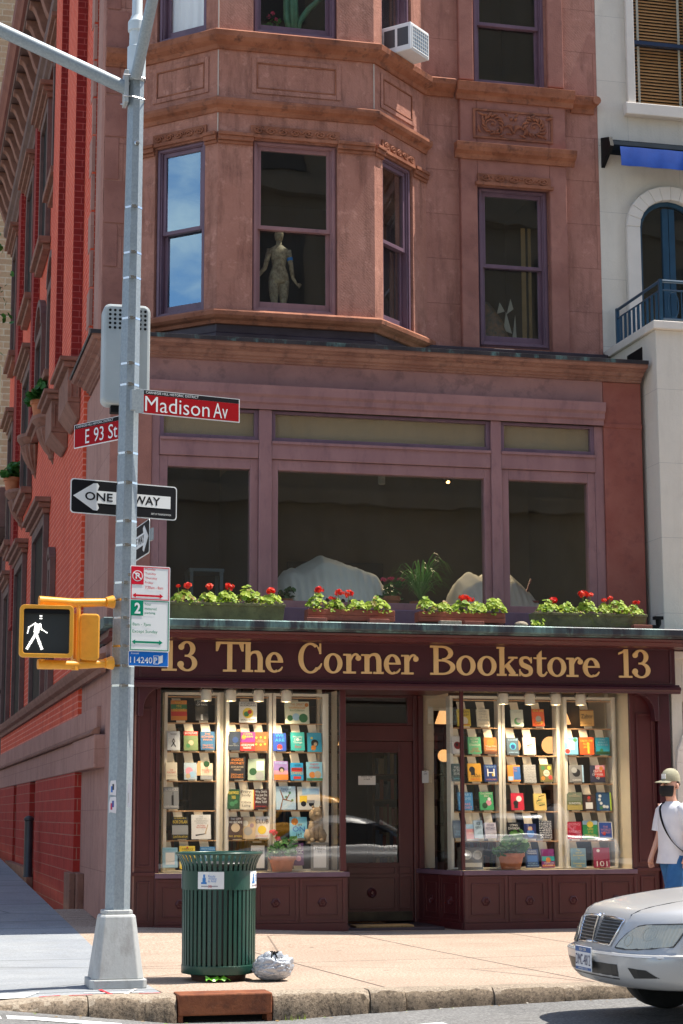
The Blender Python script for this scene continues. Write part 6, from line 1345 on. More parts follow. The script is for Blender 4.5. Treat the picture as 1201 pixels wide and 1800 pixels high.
# parking regulation sign
t, w = sign_frame('parking_sign', 'white parking sign with red upper panel and green lower panel on the pole front', 'street sign', 1.905, 15.15, 2.243, 15.22, 2.655)
plate(t, rrect(0, w, 0, .70, .012), wht, 0, .005, 'plate')
def outline(x0, x1, z0, z1, th, mat):
    m = MB(); m.frame(x0, x1, z0, z1, -.002, -.0001, th); m.build('border', mat, t, local=True)
outline(.008, w - .008, .423, .692, .006, red2); outline(.008, w - .008, .010, .415, .006, grn)
plate(t, rrect(.012, .115, .545, .688, .003), red2, -.003, -.0021, 'symbol'); 
m = MB(); m.disc_y((.062, -.003, .615), [(.045, 0), (.045, -.0006), (.0, -.0006)], 24); m.build('symbol', wht, t, local=True)
m = MB(); m.disc_y((.062, -.0037, .615), [(.038, 0), (.038, -.0006), (.0, -.0006)], 24); m.build('symbol', red2, t, local=True)
fit_text(t, 'P', .045, .080, .590, .640, wht, -.0046, 'symbol', .03); plate(t, [(.030, .638), (.036, .644), (.095, .592), (.089, .586)], wht, -.0054, -.0047, 'symbol')
for i, s in enumerate(('Monday', 'Tuesday', 'Thursday', 'Friday', '7:30am - 8am')): fit_text(t, s, .128, .128 + (.088, .092, .102, .068, .155)[i], .660 - i * .037, .683 - i * .037, red2, -.003)
def dbl(z, mat): plate(t, [(.02, z), (.05, z + .02), (.05, z + .008), (w - .09, z + .008), (w - .09, z + .02), (w - .06, z), (w - .09, z - .02), (w - .09, z - .008), (.05, z - .008), (.05, z - .02)], mat, -.003, -.0021, 'arrow')
dbl(.455, red2); dbl(.075, grn)
plate(t, rrect(.012, .115, .290, .410, .003), grn, -.003, -.0021, 'symbol'); fit_text(t, '2', .040, .090, .305, .395, wht, -.0046, bold=.03)
for i, s in enumerate(('hour', 'metered', 'parking')): fit_text(t, s, .128, .128 + (.055, .10, .09)[i], .375 - i * .037, .398 - i * .037, grn, -.003)
fit_text(t, '8am - 7pm', .025, .18, .20, .232, grn, -.003); fit_text(t, 'Except Sunday', .025, .24, .142, .175, grn, -.003)
m = MB()
for z in (.62, .20): m.box(-.02, .0, -.01, .014, z - .012, z + .012)
m.build('bracket', SS, t, local=True)
t, w = sign_frame('zone_sign', 'blue plate with white number 114240 below the parking sign', 'street sign', 1.900, 15.16, 2.238, 15.23, 2.535)
plate(t, rrect(0, w, 0, .122, .008), wht, 0, .004, 'plate'); plate(t, rrect(.005, w - .005, .005, .118, .006), blu, -.002, -.0001, 'field')
fit_text(t, '114240', .015, .205, .025, .075, wht, -.003, bold=.01); fit_text(t, 'Zone#', .02, .09, .095, .112, wht, -.003); fit_text(t, 'P', .222, .248, .03, .075, wht, -.003, bold=.03)
m = MB(); m.frame(.215, .262, .02, .09, -.0035, -.0021, .004); m.prism([(.263, .025), (.295, .035), (.295, .095), (.263, .085)], -.0035, -.0021); m.build('symbol', wht, t, local=True)
# control box behind the pole
t = thing('signal_box', 'pale grey rounded metal cabinet with rows of vent holes strapped behind the pole', 'signal cabinet', (1.89, 15.5, 4.77))
m = MB(); m.prism(rrect(-.2, .2, 0, .87, .06), 0, .2); m.build('case', worn('cabinet_grey', (.36, .40, .41), (.43, .47, .475), 2, .5, local=True, bstr=.05), t, local=True, bevel=.025)
m = MB()
for gx in (-.145, .07):
    for i in range(3):
        for j in range(5): m.disc_y((gx + i * .042, -.0005, .66 + j * .038), [(.012, .0), (.012, -.002), (.0, -.002)], 10)
m.build('vent_hole', M['black'], t, local=True)
m = MB(); m.box(-.12, .12, .06, .16, -.06, -.001); m.build('terminal', M['black'], t, local=True, bevel=.005)

# pedestrian signal
YL = M['yellow']
t = thing('pedestrian_signal', 'yellow pedestrian signal showing a white walking figure, bracketed to the pole', 'traffic signal', (1.77, 15.2, 2.55))
def g(x, y, z): return (x - 1.77, y - 15.2, z - 2.55)
m = MB(); m.tube([g(1.17, 15.08, 3.035), g(1.45, 15.12, 3.03), g(1.78, 15.22, 3.055)], [.042, .036, .032], 12); m.tube([g(1.715, 15.19, 3.05), g(1.775, 15.21, 3.055)], [.04, .055], 12); m.build('bracket', YL, t, local=True, smooth=True, auto=40)
m = MB(); m.tube([g(1.17, 15.08, 2.53), g(1.45, 15.12, 2.53), g(1.78, 15.22, 2.56)], [.040, .036, .032], 12); m.tube([g(1.715, 15.19, 2.555), g(1.775, 15.21, 2.56)], [.04, .055], 12); m.tube([g(1.47, 15.12, 2.53), g(1.47, 15.12, 2.49)], .03, 8); m.build('bracket', YL, t, local=True, smooth=True, auto=40)
for p_, q_, r_ in ((g(1.49, 15.12, 2.55), g(1.49, 15.12, 3.03), .018), (g(1.20, 15.08, 2.99), g(1.20, 15.08, 3.04), .03), (g(1.20, 15.08, 2.52), g(1.20, 15.08, 2.57), .03)): MB().tube([p_, q_], r_, 8).build('hinge', YL, t, local=True)
hs = bpy.data.objects.new('hs', None)
X0, X1, Z0, Z1 = 1.012, 1.435, 2.575, 2.99
m = MB(); m.box(*[v for a, b in zip(g(X0 + .01, 15.0, Z0 + .01), g(X1 - .01, 15.13, Z1 - .01)) for v in (a, b)]); hsg = m.build('housing', YL, t, local=True, bevel=.03)
a, b = g(X0, 14.94, Z0), g(X1, 15.0, Z1)
m = MB(); outer = rrect(a[0], b[0], a[2], b[2], .035); inner = rrect(a[0] + .03, b[0] - .03, a[2] + .03, b[2] - .03, .02)
m.loft([[(o[0], a[1], o[1]), (i[0], a[1], i[1]), (i[0], b[1], i[1]), (o[0], b[1], o[1])] for o, i in zip(outer + outer[:1], inner + inner[:1])], caps=False); m.build('visor', YL, t, local=True, bevel=.004)
m = MB(); m.prism(rrect(a[0] + .03, b[0] - .03, a[2] + .03, b[2] - .03, .02), b[1] - .02, b[1] - .005); m.build('lens', flat('signal_lens', (.018, .022, .022), .55), t, local=True)
m = MB(); m.box(a[0] + .03, b[0] - .03, a[1] + .01, b[1] - .021, b[2] - .065, b[2] - .031); m.build('lens_shade', M['black'], t, local=True)
# the walking figure: white LED dots in the figure's outline
led = flat('led', (.9, .9, .85), .4, emit=(1, .98, .92), es=1.15)
fx0, fz0 = a[0] + .045, a[2] + .068; m = MB(); rl_ = random.Random(2)
def limb(p, q, w0, w1, step=.0115):
    P0, Q0 = Vector(p), Vector(q); L = (Q0 - P0).length; n = max(1, int(L / step)); nn = Vector((-(Q0 - P0).y, (Q0 - P0).x)).normalized()
    for i in range(n + 1):
        c = P0 + (Q0 - P0) * i / n; w = w0 + (w1 - w0) * i / n; k = max(1, int(w / step))
        for j in range(k):
            o = nn * ((j - (k - 1) / 2) * step); x, z = c.x + o.x, c.y + o.y; m.box(fx0 + x - .0040, fx0 + x + .0040, b[1] - .026, b[1] - .0205, fz0 + z - .0040, fz0 + z + .0040)
limb((.122, .242), (.122, .262), .03, .03); limb((.098, .195), (.085, .11), .058, .042); limb((.08, .205), (.03, .17), .022, .02); limb((.03, .17), (.02, .125), .02, .016)
limb((.118, .20), (.13, .155), .022, .02); limb((.13, .155), (.172, .13), .018, .014); limb((.075, .10), (.045, .05), .032, .026); limb((.045, .05), (.018, .0), .026, .026); limb((.095, .10), (.115, .05), .032, .026); limb((.115, .05), (.135, .0), .026, .026)
m.build('walking_figure', led, t, local=True)
m = MB(); m.prism(rrect(*[g(1.50, 0, 0)[0], g(1.66, 0, 0)[0], g(0, 0, 2.57)[2], g(0, 0, 2.945)[2]], .03), -.10, .20); m.build('housing', YL, t, local=True, bevel=.012)
m = MB(); m.box(g(1.455, 0, 0)[0], g(1.505, 0, 0)[0], -.06, .16, g(0, 0, 2.58)[2], g(0, 0, 2.95)[2]); m.build('hinge', YL, t, local=True, bevel=.006)

# ================================================================ litter basket, bag, drain
GP = worn('green_paint', (.008, .050, .036), (.014, .070, .048), 4, .35, local=True, bstr=.05, dirt=(.03, .05, .04), dirt_amt=.5, streak=.4)
t = thing('litter_basket', 'dark green slatted steel litter basket with flared rim on the pavement', 'litter bin', (2.755, 15.71, 0))
m = MB(); m.lathe((0, 0, 0), [(.26, .05), (.305, .06), (.308, .065), (.308, .125), (.30, .13), (.20, .13)], 48); m.build('base_ring', GP, t, local=True, smooth=True, auto=35)
m = MB(); m.lathe((0, 0, 0), [(.22, .0), (.23, .05)], 28); m.build('foot', flat('rusty_foot', (.06, .03, .02), .8), t, local=True)
for k in range(44):
    a = 2 * PI * k / 44; w = .0135
    def rg(r, z, th=.007): return [(r * math.cos(a) - s * w * math.sin(a) + d * math.cos(a), r * math.sin(a) + s * w * math.cos(a) + d * math.sin(a), z) for s, d in ((-1, 0), (1, 0), (1, -th), (-1, -th))]
    m = MB(); m.loft([rg(.303, .10), rg(.305, .75), rg(.305, .885), rg(.312, .93), rg(.332, .98), rg(.357, 1.022)]); m.build('slat', GP, t, local=True)
m = MB(); m.lathe((0, 0, 0), [(.3065, .735), (.309, .735), (.309, .89), (.3065, .89)], 48, caps=False); m.build('band', GP, t, local=True, smooth=True, auto=35)
m = MB(); rings = []
for k in range(49):
    a = 2 * PI * k / 48; rings.append([((.355 + .011 * math.cos(q)) * math.cos(a), (.355 + .011 * math.cos(q)) * math.sin(a), 1.028 + .011 * math.sin(q)) for q in [2 * PI * i / 8 for i in range(8)]])
m.loft(rings, caps=False); m.build('rim', GP, t, local=True, smooth=True)
m = MB(); m.lathe((0, 0, 0), [(.27, .14), (.285, .55), (.288, .93), (.30, .955), (.303, .94), (.292, .92)], 40, caps=False); m.build('liner', flat('black_liner', (.012, .012, .013), .4), t, local=True, smooth=True)
m = MB(); m.lathe((0, 0, 0), [(.27, .72), (.10, .80), (.02, .78)], 20, caps=False); m.build('rubbish', worn('rubbish', (.35, .35, .33), (.62, .60, .55), 8, .8, local=True), t, local=True)
bluei = flat('sticker_blue', (.02, .18, .50), .5); redi = flat('sticker_red', (.55, .03, .06), .5); greyi = flat('sticker_grey', (.30, .30, .32), .5)
def curved(m, a0, a1, z0, z1, r=.3105, n=8, mi=0):
    v = []
    for k in range(n + 1):
        a = a0 + (a1 - a0) * k / n; v += [(r * math.cos(a), r * math.sin(a), z0), (r * math.cos(a), r * math.sin(a), z1)]
    m.add(v, [(2 * k, 2 * k + 2, 2 * k + 3, 2 * k + 1) for k in range(n)], mi)
def on_band(o, ac, r=.3125):
    for v in o.data.vertices:
        a = ac + v.co.x / r; v.co = (r * math.cos(a), r * math.sin(a), v.co.z)
for ac in (R(-113), R(-24), R(66), R(156)):
    m = MB(); curved(m, ac - .36, ac + .36, .745, .883); st = m.build('sticker', wht, t, local=True)
    m = MB(); rr = .3118
    curved(m, ac - .22, ac - .13, .795, .835, rr, 3); curved(m, ac - .20, ac - .15, .836, .862, rr, 2); curved(m, ac - .26, ac - .10, .785, .80, rr, 3); m.build('logo', bluei, st, local=True)
    m = MB(); curved(m, ac - .26, ac + .20, .762, .772, rr, 6); m.build('logo', greyi, st, local=True)
    for s, x, z, h, mt in (('Ready', -.02, .84, .020, bluei), ('Willing', -.02, .82, .020, bluei), ('& Able', -.02, .80, .020, bluei), ('30', -.02, .755, .026, redi)):
        o = text_mesh(s, h * 1.25, mt, name='lettering', parent=st, loc=(x, 0, z)); on_band(o, ac)
t = thing('rubbish_bag', 'tied white and blue printed plastic bag slumped against the litter basket', 'bag', (3.165, 15.50, 0))
m = MB(); n = 90; rings = []
for k in range(46):
    q = k / 45; ang = q * PI * .96; ring = []
    rad = .165 * math.sin(ang) ** .8 if k else .07; zz = .108 - .108 * math.cos(ang)
    for i in range(n):
        a = 2 * PI * i / n; d = Vector((math.sin(ang) * math.cos(a), math.sin(ang) * math.sin(a), -math.cos(ang)))
        dist, _ = mnoise.voronoi(d * 2.1 + Vector((3.1, 1.7, .4))); d2, _ = mnoise.voronoi(d * 5.2 + Vector((.3, 4.7, 2.4)))
        f = .93 + .20 * min(.5, dist[1] - dist[0]) + .07 * min(.5, d2[1] - d2[0]) + .10 * mnoise.noise(d * 1.6 + Vector((5, 2, 7))) + .05 * q ** 3 * math.sin(9 * a + 3 * math.sin(2 * a))
        x, y, z = rad * f * math.cos(a) * 1.05, rad * f * math.sin(a), zz * f
        ring.append((x, y - .085 * q ** 2.2, max(.002, z)))
    rings.append(ring)
m.loft(rings)
bm_, ntb, bb2, L_ = newmat('printed_bag'); v = pos(ntb, True)
L_.new(ramp(ntb, noise(ntb, pos(ntb, True, (1, 1, 2.5)), 16, 4, .6, 2.5), [(.34, (.22, .25, .31)), (.50, (.38, .41, .45)), (.66, (.50, .52, .55))]), bb2.inputs['Base Color']); bb2.inputs['Roughness'].default_value = .22; bb2.inputs['Coat Weight'].default_value = .4
bump(ntb, bb2, noise(ntb, v, 34, 5, .7, 2.0), .35, .01)
m.build('bag', bm_, t, local=True, smooth=True)
m = MB(); m.lathe((0, -.085, .198), [(.02, 0), (.03, .01), (.018, .02), (.012, .028)], 10)
for k in range(7):
    a = k * .9; m.tube([(0, -.085, .21), (.03 * math.cos(a), -.095 + .03 * math.sin(a), .235), (.055 * math.cos(a + .4), -.13 + .045 * math.sin(a + .4), .19)], [.008, .012, .003], 5)
m.build('tie', M['black'], t, local=True)
t = MB(); rr = random.Random(9); v = []
for k in range(9):
    v += [(2.60 + k * .025, 15.40 + rr.uniform(-.012, .012), .006 + rr.uniform(0, .03)), (2.60 + k * .025, 15.44 + rr.uniform(-.02, .02), .02 + rr.uniform(0, .045)), (2.61 + k * .025, 15.50, .008 + rr.uniform(0, .02))]
t.add(v, [(3 * k + j, 3 * k + 3 + j, 3 * k + 4 + j, 3 * k + 1 + j) for k in range(8) for j in range(2)])
tag(t.build('wrapper', flat('green_wrapper', (.16, .48, .03), .35), origin=(2.7, 15.44, 0)), 'crumpled bright green wrapper under the front of the litter basket', 'litter')
t = thing('storm_drain', 'rusty iron kerb inlet in front of the litter basket', 'drain', (2.58, 14.4, 0))
rust = worn('rusty_iron', (.16, .045, .02), (.30, .10, .04), 5, .75, .3, .5, 30, dirt=(.06, .03, .02), dirt_amt=.6)
m = MB(); m.box(2.222, 2.943, 14.395, 14.66, -.150, .010); m.build('lintel', rust, t, bevel=.012)
m = MB(); m.box(2.222, 2.26, 14.41, 14.66, -.32, -.151); m.box(2.905, 2.943, 14.41, 14.66, -.32, -.151); m.build('cheek', rust, t)
m = MB(); m.box(2.26, 2.905, 14.60, 14.62, -.32, -.151); m.build('cavity', M['black'], t)
# side street bits
t = thing('bollard', 'black iron bollard standing by the red brick base on the side street', 'bollard', (2.25, 30.0, walk_z(2.2, 30)))
m = MB(); m.lathe((0, 0, 0), [(.08, 0), (.075, .02), (.068, .03), (.068, .86), (.08, .87), (.08, .90), (.05, .93), (.01, .94)], 16); m.build('post', worn('bollard_paint', (.02, .02, .024), (.03, .03, .034), 4, .4), t, local=True, smooth=True, auto=35)
t = thing('wall_lamp', 'dark bracket lamp on the far end of the red brick side', 'lamp', (2.44, 40.6, 3.86))
m = MB(); m.tube([(0, 0, 0), (-.12, -.05, .12), (-.22, -.1, .05)], .03, 8); m.build('arm', M['black'], t, local=True)
m = MB(); m.lathe((-.26, -.12, -.12), [(.03, .18), (.14, .06), (.15, 0), (.02, .02)], 14); m.build('lamp_shade', M['black'], t, local=True)
# ================================================================ flower boxes on the copper ledge
moss = worn('mossy_concrete', (.07, .065, .035), (.16, .15, .075), 7, .9, bstr=.7, bscale=40, dirt=(.16, .17, .03), dirt_amt=.8)
moss2 = worn('mossy_wood', (.09, .085, .035), (.17, .17, .07), 5, .85, bstr=.5, bscale=30, dirt=(.06, .06, .03), dirt_amt=.7)
redw = worn('red_timber', (.22, .055, .03), (.32, .085, .045), 4, .7, bstr=.3, bscale=30, dirt=(.10, .04, .03), dirt_amt=.6, streak=3)
bouq = 'flower boxes on the copper ledge'
def flower_box(label, x0, x1, z0, z1, mat, style, heads, seed, plants):
    rnd = random.Random(seed); t = thing('flower_box', label, 'flower box', ((x0 + x1) / 2, 21.12, z0), group=bouq); hw = (x1 - x0) / 2; h = z1 - z0
    m = MB()
    if style == 'timber':
        m.box(-hw, hw, -.10, -.08, 0, h * .48); m.box(-hw, hw, -.10, -.08, h * .49, h); m.box(-hw + .02, hw - .02, .08, .10, 0, h); m.box(-hw, -hw + .02, -.079, .10, 0, h); m.box(hw - .02, hw, -.079, .10, 0, h); m.box(-hw + .02, hw - .02, -.079, .079, 0, .02)
    else:
        m.loft([[(-hw + .02, -.09, 0), (hw - .02, -.09, 0), (hw - .02, .09, 0), (-hw + .02, .09, 0)], [(-hw, -.115, h), (hw, -.115, h), (hw, .115, h), (-hw, .115, h)]]); m.box(-hw - .006, hw + .006, -.122, -.10, h - .03, h + .004)
    m.build('box', mat, t, local=True, bevel=.006)
    m = MB(); m.box(-hw + .03, hw - .03, -.08, .08, h - .03, h + .008); m.build('soil', M['soil'], t, local=True)
    mg = MB(); ms = MB()
    for (px, ph, pr, n) in plants:
        for _ in range(n):
            a, q = rnd.uniform(0, 2 * PI), rnd.random() ** .55; el = rnd.random()
            x = px + pr * q * math.cos(a); y = -.02 + min(.13, pr) * q * math.sin(a); z = h + .01 + ph * (1 - q * q * .75) * (.35 + .65 * el)
            d = Vector((math.cos(a) * q, math.sin(a) * q - .35, .55 + .5 * rnd.random())); leaf(mg, (x, y, z), rnd.uniform(.018, .036), d, rnd)
        for _ in range(5):
            a = rnd.uniform(0, 2 * PI); ms.tube([(px, 0, h), (px + pr * .4 * math.cos(a), -.02 + .04 * math.sin(a), h + ph * .8)], [.005, .003], 5)
    # low feathery filler along the rim
    for _ in range(int(130 * hw)):
        x = rnd.uniform(-hw + .03, hw - .03); d = Vector((rnd.gauss(0, .5), -.7, .7)); leaf(mg, (x, rnd.uniform(-.13, -.08), h + rnd.uniform(-.03, .03)), rnd.uniform(.010, .018), d, rnd, 3)
    mg.build('foliage', M['geranium'], t, local=True)
    for (hx, hz, hr) in heads:
        x = hx - (x0 + x1) / 2; z = hz - z0; ms.tube([(x * .96, .0, h), (x, -.03, z)], [.006, .004], 5)
        m = MB(); blossom(m, (x, -.03, z), hr, rnd, 26); m.build('blossom', M['petal'], t, local=True)
    ms.build('stem', M['stem'], t, local=True)
U = lambda px: 3.14 + (px - 303) * (4.43 - 3.14) / 196
flower_box('long mossy green flower box with five red geraniums at the left end of the ledge', 3.10, 4.43, 3.535, 3.725, moss2, 'trough', [(3.20, 3.915, .022), (3.31, 3.92, .045), (3.56, 3.91, .05), (3.79, 3.92, .05), (4.28, 3.885, .055)], 1,
           [(-.50, .15, .14, 70), (-.22, .13, .12, 55), (.0, .16, .13, 70), (.24, .22, .12, 55), (.35, .13, .12, 40), (.52, .14, .13, 60)])
flower_box('left of two reddish timber flower boxes, with a cluster of three red geraniums', 4.70, 5.74, 3.555, 3.685, redw, 'timber', [(4.85, 3.91, .05), (5.00, 3.815, .03), (5.08, 3.885, .045), (5.20, 3.875, .05)], 2,
           [(-.40, .20, .12, 60), (-.18, .13, .12, 60), (.08, .12, .12, 50), (.32, .18, .16, 85)])
flower_box('right of two reddish timber flower boxes, with red geranium heads right of its middle', 6.03, 7.09, 3.565, 3.685, redw, 'timber', [(6.60, 3.855, .055), (6.68, 3.835, .04)], 3,
           [(-.42, .19, .11, 50), (-.22, .13, .14, 60), (.02, .16, .13, 60), (.22, .14, .12, 60), (.42, .19, .15, 80)])
flower_box('mossy stone flower box with red geraniums at the right end of the ledge', 7.45, 8.88, 3.545, 3.705, moss, 'trough', [(7.72, 3.86, .05), (8.10, 3.945, .06), (8.19, 3.93, .045), (8.37, 3.875, .035), (8.44, 3.90, .035), (8.78, 3.855, .04)], 4,
           [(-.52, .16, .14, 60), (-.28, .13, .12, 45), (-.02, .18, .12, 60), (.22, .13, .12, 45), (.38, .18, .15, 75), (.58, .12, .12, 40)])
bkm = worn('old_brick', (.20, .06, .04), (.30, .10, .065), 8, .85, bstr=.6, bscale=60)
def loose_brick(label, x, y, w, dz=0, mat=None):
    m = MB(); m.box(x, x + w, y, y + .10, 3.518 + dz, 3.572 + dz); tag(m.build('brick', mat or bkm, None, bevel=.006, origin=(x, y, 3.518)), label, 'brick', 'loose bricks and stones on the ledge')
loose_brick('red brick under the left end of the left timber flower box', 4.66, 20.90, .24); loose_brick('red brick under the right part of the left timber flower box', 5.40, 20.90, .24)
loose_brick('dark red brick under the middle of the right timber flower box', 6.55, 20.90, .24); loose_brick('red brick in front of the right end of the mossy stone flower box', 8.66, 20.90, .24)
loose_brick('grey brick under the left of the right timber flower box', 6.26, 20.92, .26, 0, M['curb']); 
tag(MB().blob((7.30, 21.05, 3.555), .07, 10, 7, jit=.15, sq=(1.2, .8, .6)).build('stone', M['curb'], None, smooth=True, origin=(7.30, 21.05, 3.52)), 'grey brown lump of stone between two flower boxes on the ledge', 'stone')
rn = random.Random(12)
t = thing('weed', 'small bright green weed growing from the ledge left of the mossy stone box', 'plant', (7.46, 20.90, 3.515))
clump(t, -.07, .07, -.04, .04, 0, .10, 26, rn, M['geranium'], (.015, .028)); stems(t, [((0, 0, 0), (-.03, 0, .06)), ((0, 0, 0), (.04, 0, .07))])
t = thing('drain_pipe', 'short black pipe stub at the right end of the ledge against the pale wall', 'pipe', (9.05, 21.3, 3.53))
m = MB(); m.tube([(-.14, .0, .05), (.08, .0, .05), (.10, .0, .10), (.10, 0, .17)], .035, 10); m.box(.04, .15, -.04, .04, .15, .19); m.build('pipe', M['black'], t, local=True)
t = thing('stone', 'rounded tan stone resting on the shop roof by the pale wall', 'stone', (8.5, 22.1, 7.03)); m = MB(); m.blob((0, 0, .03), .20, 12, 7, sq=(1.3, .6, .35)); m.build('body', M['corbel_stone'], t, local=True, smooth=True)

# ---- pots on the side street corbels
for y, z, lb in ((29.4, 7.56, 'green plant in a red pot on the nearest stone balcony of the brick side'), (36.2, 7.51, 'green plant in a dark red pot on the farthest stone balcony of the brick side')):
    t = pot('potted_plant', lb, 2.24, y, z, .16, .26); clump(t, -.20, .20, -.2, .2, .25, .34, 70, rn, M['dark_leaf'], (.05, .09)); stems(t, [((0, 0, .2), (-.1, 0, .45)), ((0, 0, .2), (.1, 0, .45))])

# ================================================================ what stands in the upper windows
t = thing('air_conditioner', 'white window air conditioner jutting from the upper bay window', 'air conditioner', (6.25, 22.70, 11.16), (0, 0, R(43.5))); t.scale = (.92, .92, .95)
wh = worn('ac_white', (.66, .66, .66), (.72, .72, .72), 3, .45, local=True, bstr=.03)
m = MB(); m.box(-.26, .26, -.42, .12, .0, .40); m.build('case', wh, t, local=True, bevel=.015)
m = MB(); m.frame(-.23, .23, .03, .36, -.432, -.421, .014)
for k in range(1, 8): m.box(-.23 + k * .0575 - .002, -.23 + k * .0575 + .002, -.430, -.4215, .044, .346)
for k in range(1, 6): m.box(-.216, .216, -.4295, -.4212, .03 + k * .055 - .002, .03 + k * .055 + .002)
m.build('grille', wh, t, local=True)
m = MB(); m.box(-.22, .22, -.4215, -.4201, .035, .355); m.build('coil', worn('condenser', (.16, .22, .28), (.36, .44, .50), 60, .4, .4, local=True, bstr=.3, bscale=200), t, local=True)
m = MB(); m.box(-.2615, -.2601, -.38, -.20, .08, .34); m.box(-.2615, -.2601, -.16, .02, .08, .34); m.build('side_vent', flat('ac_vent', (.05, .05, .055), .5), t, local=True)
# mannequin seen from behind
t = thing('mannequin', 'mottled brown standing mannequin seen from behind in the bay window', 'mannequin', (4.74, 22.92, 7.50)); t.scale = (.72, .74, .74)
mm_ = worn('mannequin_skin', (.26, .17, .09), (.58, .45, .28), 12, .7, local=True, bstr=.5, bscale=40, dirt=(.10, .08, .06), dirt_amt=.7)
def ell(m, secs, n=16, mi=0):
    m.loft([[(cx + rx * math.cos(2 * PI * k / n), cy + ry * math.sin(2 * PI * k / n), z) for k in range(n)] for cx, cy, z, rx, ry in secs], mi)
m = MB()
ell(m, [(0, 0, .78, .175, .12), (0, 0, .88, .185, .13), (0, 0, .98, .165, .11), (0, 0, 1.10, .118, .085), (0, 0, 1.22, .135, .09), (0, 0, 1.34, .165, .10), (0, .01, 1.42, .17, .085), (0, .01, 1.46, .10, .07), (0, .01, 1.50, .052, .05), (0, .0, 1.56, .05, .05)])
ell(m, [(0, 0, 1.56, .05, .06), (0, 0, 1.60, .072, .085), (0, 0, 1.67, .082, .10), (0, 0, 1.74, .07, .085), (0, 0, 1.78, .03, .04)])
for s, pts in ((-1, [(.17, 0, 1.40), (.215, .0, 1.22), (.26, .0, 1.05), (.36, -.02, .93), (.41, -.03, .87)]), (1, [(.17, 0, 1.40), (.205, 0, 1.22), (.235, 0, 1.05), (.25, -.03, .90), (.31, -.05, .80)])):
    m.tube([(s * x, y, z) for x, y, z in pts], [.055, .045, .04, .03, .022], 10)
    hx, hy, hz = pts[-1]
    for k in range(4): m.tube([(s * hx, hy, hz), (s * (hx + .03 + .012 * k), hy - .01, hz - .04 + .012 * k), (s * (hx + .05 + .014 * k), hy - .01, hz - .085 + .02 * k)], [.013, .011, .007], 6)
    m.tube([(s * hx, hy, hz), (s * (hx + .01), hy - .03, hz - .05)], [.012, .008], 6)
for s in (-1, 1): m.tube([(s * .085, 0, .84), (s * .09, .005, .62), (s * .082, 0, .45), (s * .08, .01, .28), (s * .075, 0, .08)], [.105, .09, .06, .058, .035], 12)
m.build('body', mm_, t, local=True, smooth=True)
m = MB(); m.tube([(.195, 0, 1.27), (.205, 0, 1.22)], [.054, .053], 12); m.build('armband', flat('blue_band', (.01, .22, .65), .5), t, local=True)
# broken torso with plaster shards in the right window
t = thing('torso_sculpture', 'dark mottled sculpture with pale shards in the right window', 'sculpture', (7.86, 23.75, 7.45))
m = MB(); ell(m, [(0, 0, 0, .30, .22), (0, 0, .25, .29, .2), (-.02, 0, .5, .22, .17), (-.06, 0, .68, .14, .12), (-.08, 0, .80, .06, .06)], 14)
m.build('body', worn('mottled_bronze', (.05, .05, .04), (.28, .12, .05), 16, .6, local=True, bstr=.8, bscale=30, dirt=(.06, .12, .10), dirt_amt=.8), t, local=True, smooth=True)
m = MB()
for a, b, c in (((.16, -.1, .40), (.20, -.1, .66), (.28, -.1, .36)), ((.20, -.12, .62), (.26, -.12, .84), (.30, -.12, .70)), ((.06, -.13, .62), (.10, -.13, .78), (.17, -.13, .66)), ((.28, -.1, .25), (.33, -.1, .62), (.35, -.1, .2))): m.loft([[a, b, c], [(p[0], p[1] + .012, p[2]) for p in (a, b, c)]])
m.build('shard', flat('plaster_shard', (.40, .36, .30), .8), t, local=True)
m = MB(); m.box(-.0, .06, 0, .02, 0, 1.9); m.box(.10, .14, .0, .02, 0, 1.9)
tag(m.build('door_edge', worn('ochre_wood', (.30, .17, .06), (.36, .21, .08), 4, .6), None, origin=(8.3, 23.8, 7.4)), 'pale door edge standing open inside the right window', 'door')
bpy.data.objects['door_edge'].location = (8.33, 23.75, 7.45)
for v in bpy.data.objects['door_edge'].data.vertices: v.co += Vector((8.3, 23.8, 7.4))
# curtain and cactus on the floor above
t = MB(); v = []
for k in range(25):
    u = .12 + .62 * k / 24; d = -.20 + .012 * math.sin(k * 1.3)
    for z in (11.24, 12.4, 13.45):
        T_, _ = Tfacet(*A_, *B_); v.append(T_(u + .32, d, z))
t.add(v, [(3 * k + j, 3 * k + 3 + j, 3 * k + 4 + j, 3 * k + 1 + j) for k in range(24) for j in range(2)])
tag(t.build('curtain', flat('white_curtain', (.88, .88, .85), .9), smooth=True, origin=(3.3, 22.9, 11.2)), 'white curtain drawn across the upper left bay window', 'curtain')
t = thing('potted_cactus', 'tall ribbed cactus in a clay pot in the top middle window', 'plant', (4.86, 22.60, 11.24))
m = MB(); m.lathe((0, 0, 0), [(.07, 0), (.10, .11), (.108, .11), (.108, .14), (.09, .14)], 18); m.build('pot', M['terracotta'], t, local=True)
m = MB()
for x0, pts, r in ((0, [(0, 0, .12), (-.01, 0, .5), (-.02, 0, 1.1)], .06), (1, [(.05, 0, .14), (.08, 0, .30), (.20, 0, .48), (.38, 0, .66)], .035), (2, [(-.04, 0, .14), (-.09, 0, .32), (-.10, 0, .8)], .04)):
    P3 = [Vector(p) for p in pts]; rings = []
    for i, p in enumerate(P3):
        d = (P3[min(i + 1, len(P3) - 1)] - P3[max(i - 1, 0)]).normalized(); a = d.cross(Vector((0, 1, 0))).normalized(); b = d.cross(a)
        rings.append([p + (a * math.cos(2 * PI * k / 20) + b * math.sin(2 * PI * k / 20)) * r * (1 + .16 * (1 if k % 2 else -1)) * (.8 if i == len(P3) - 1 else 1) for k in range(20)])
    m.loft(rings)
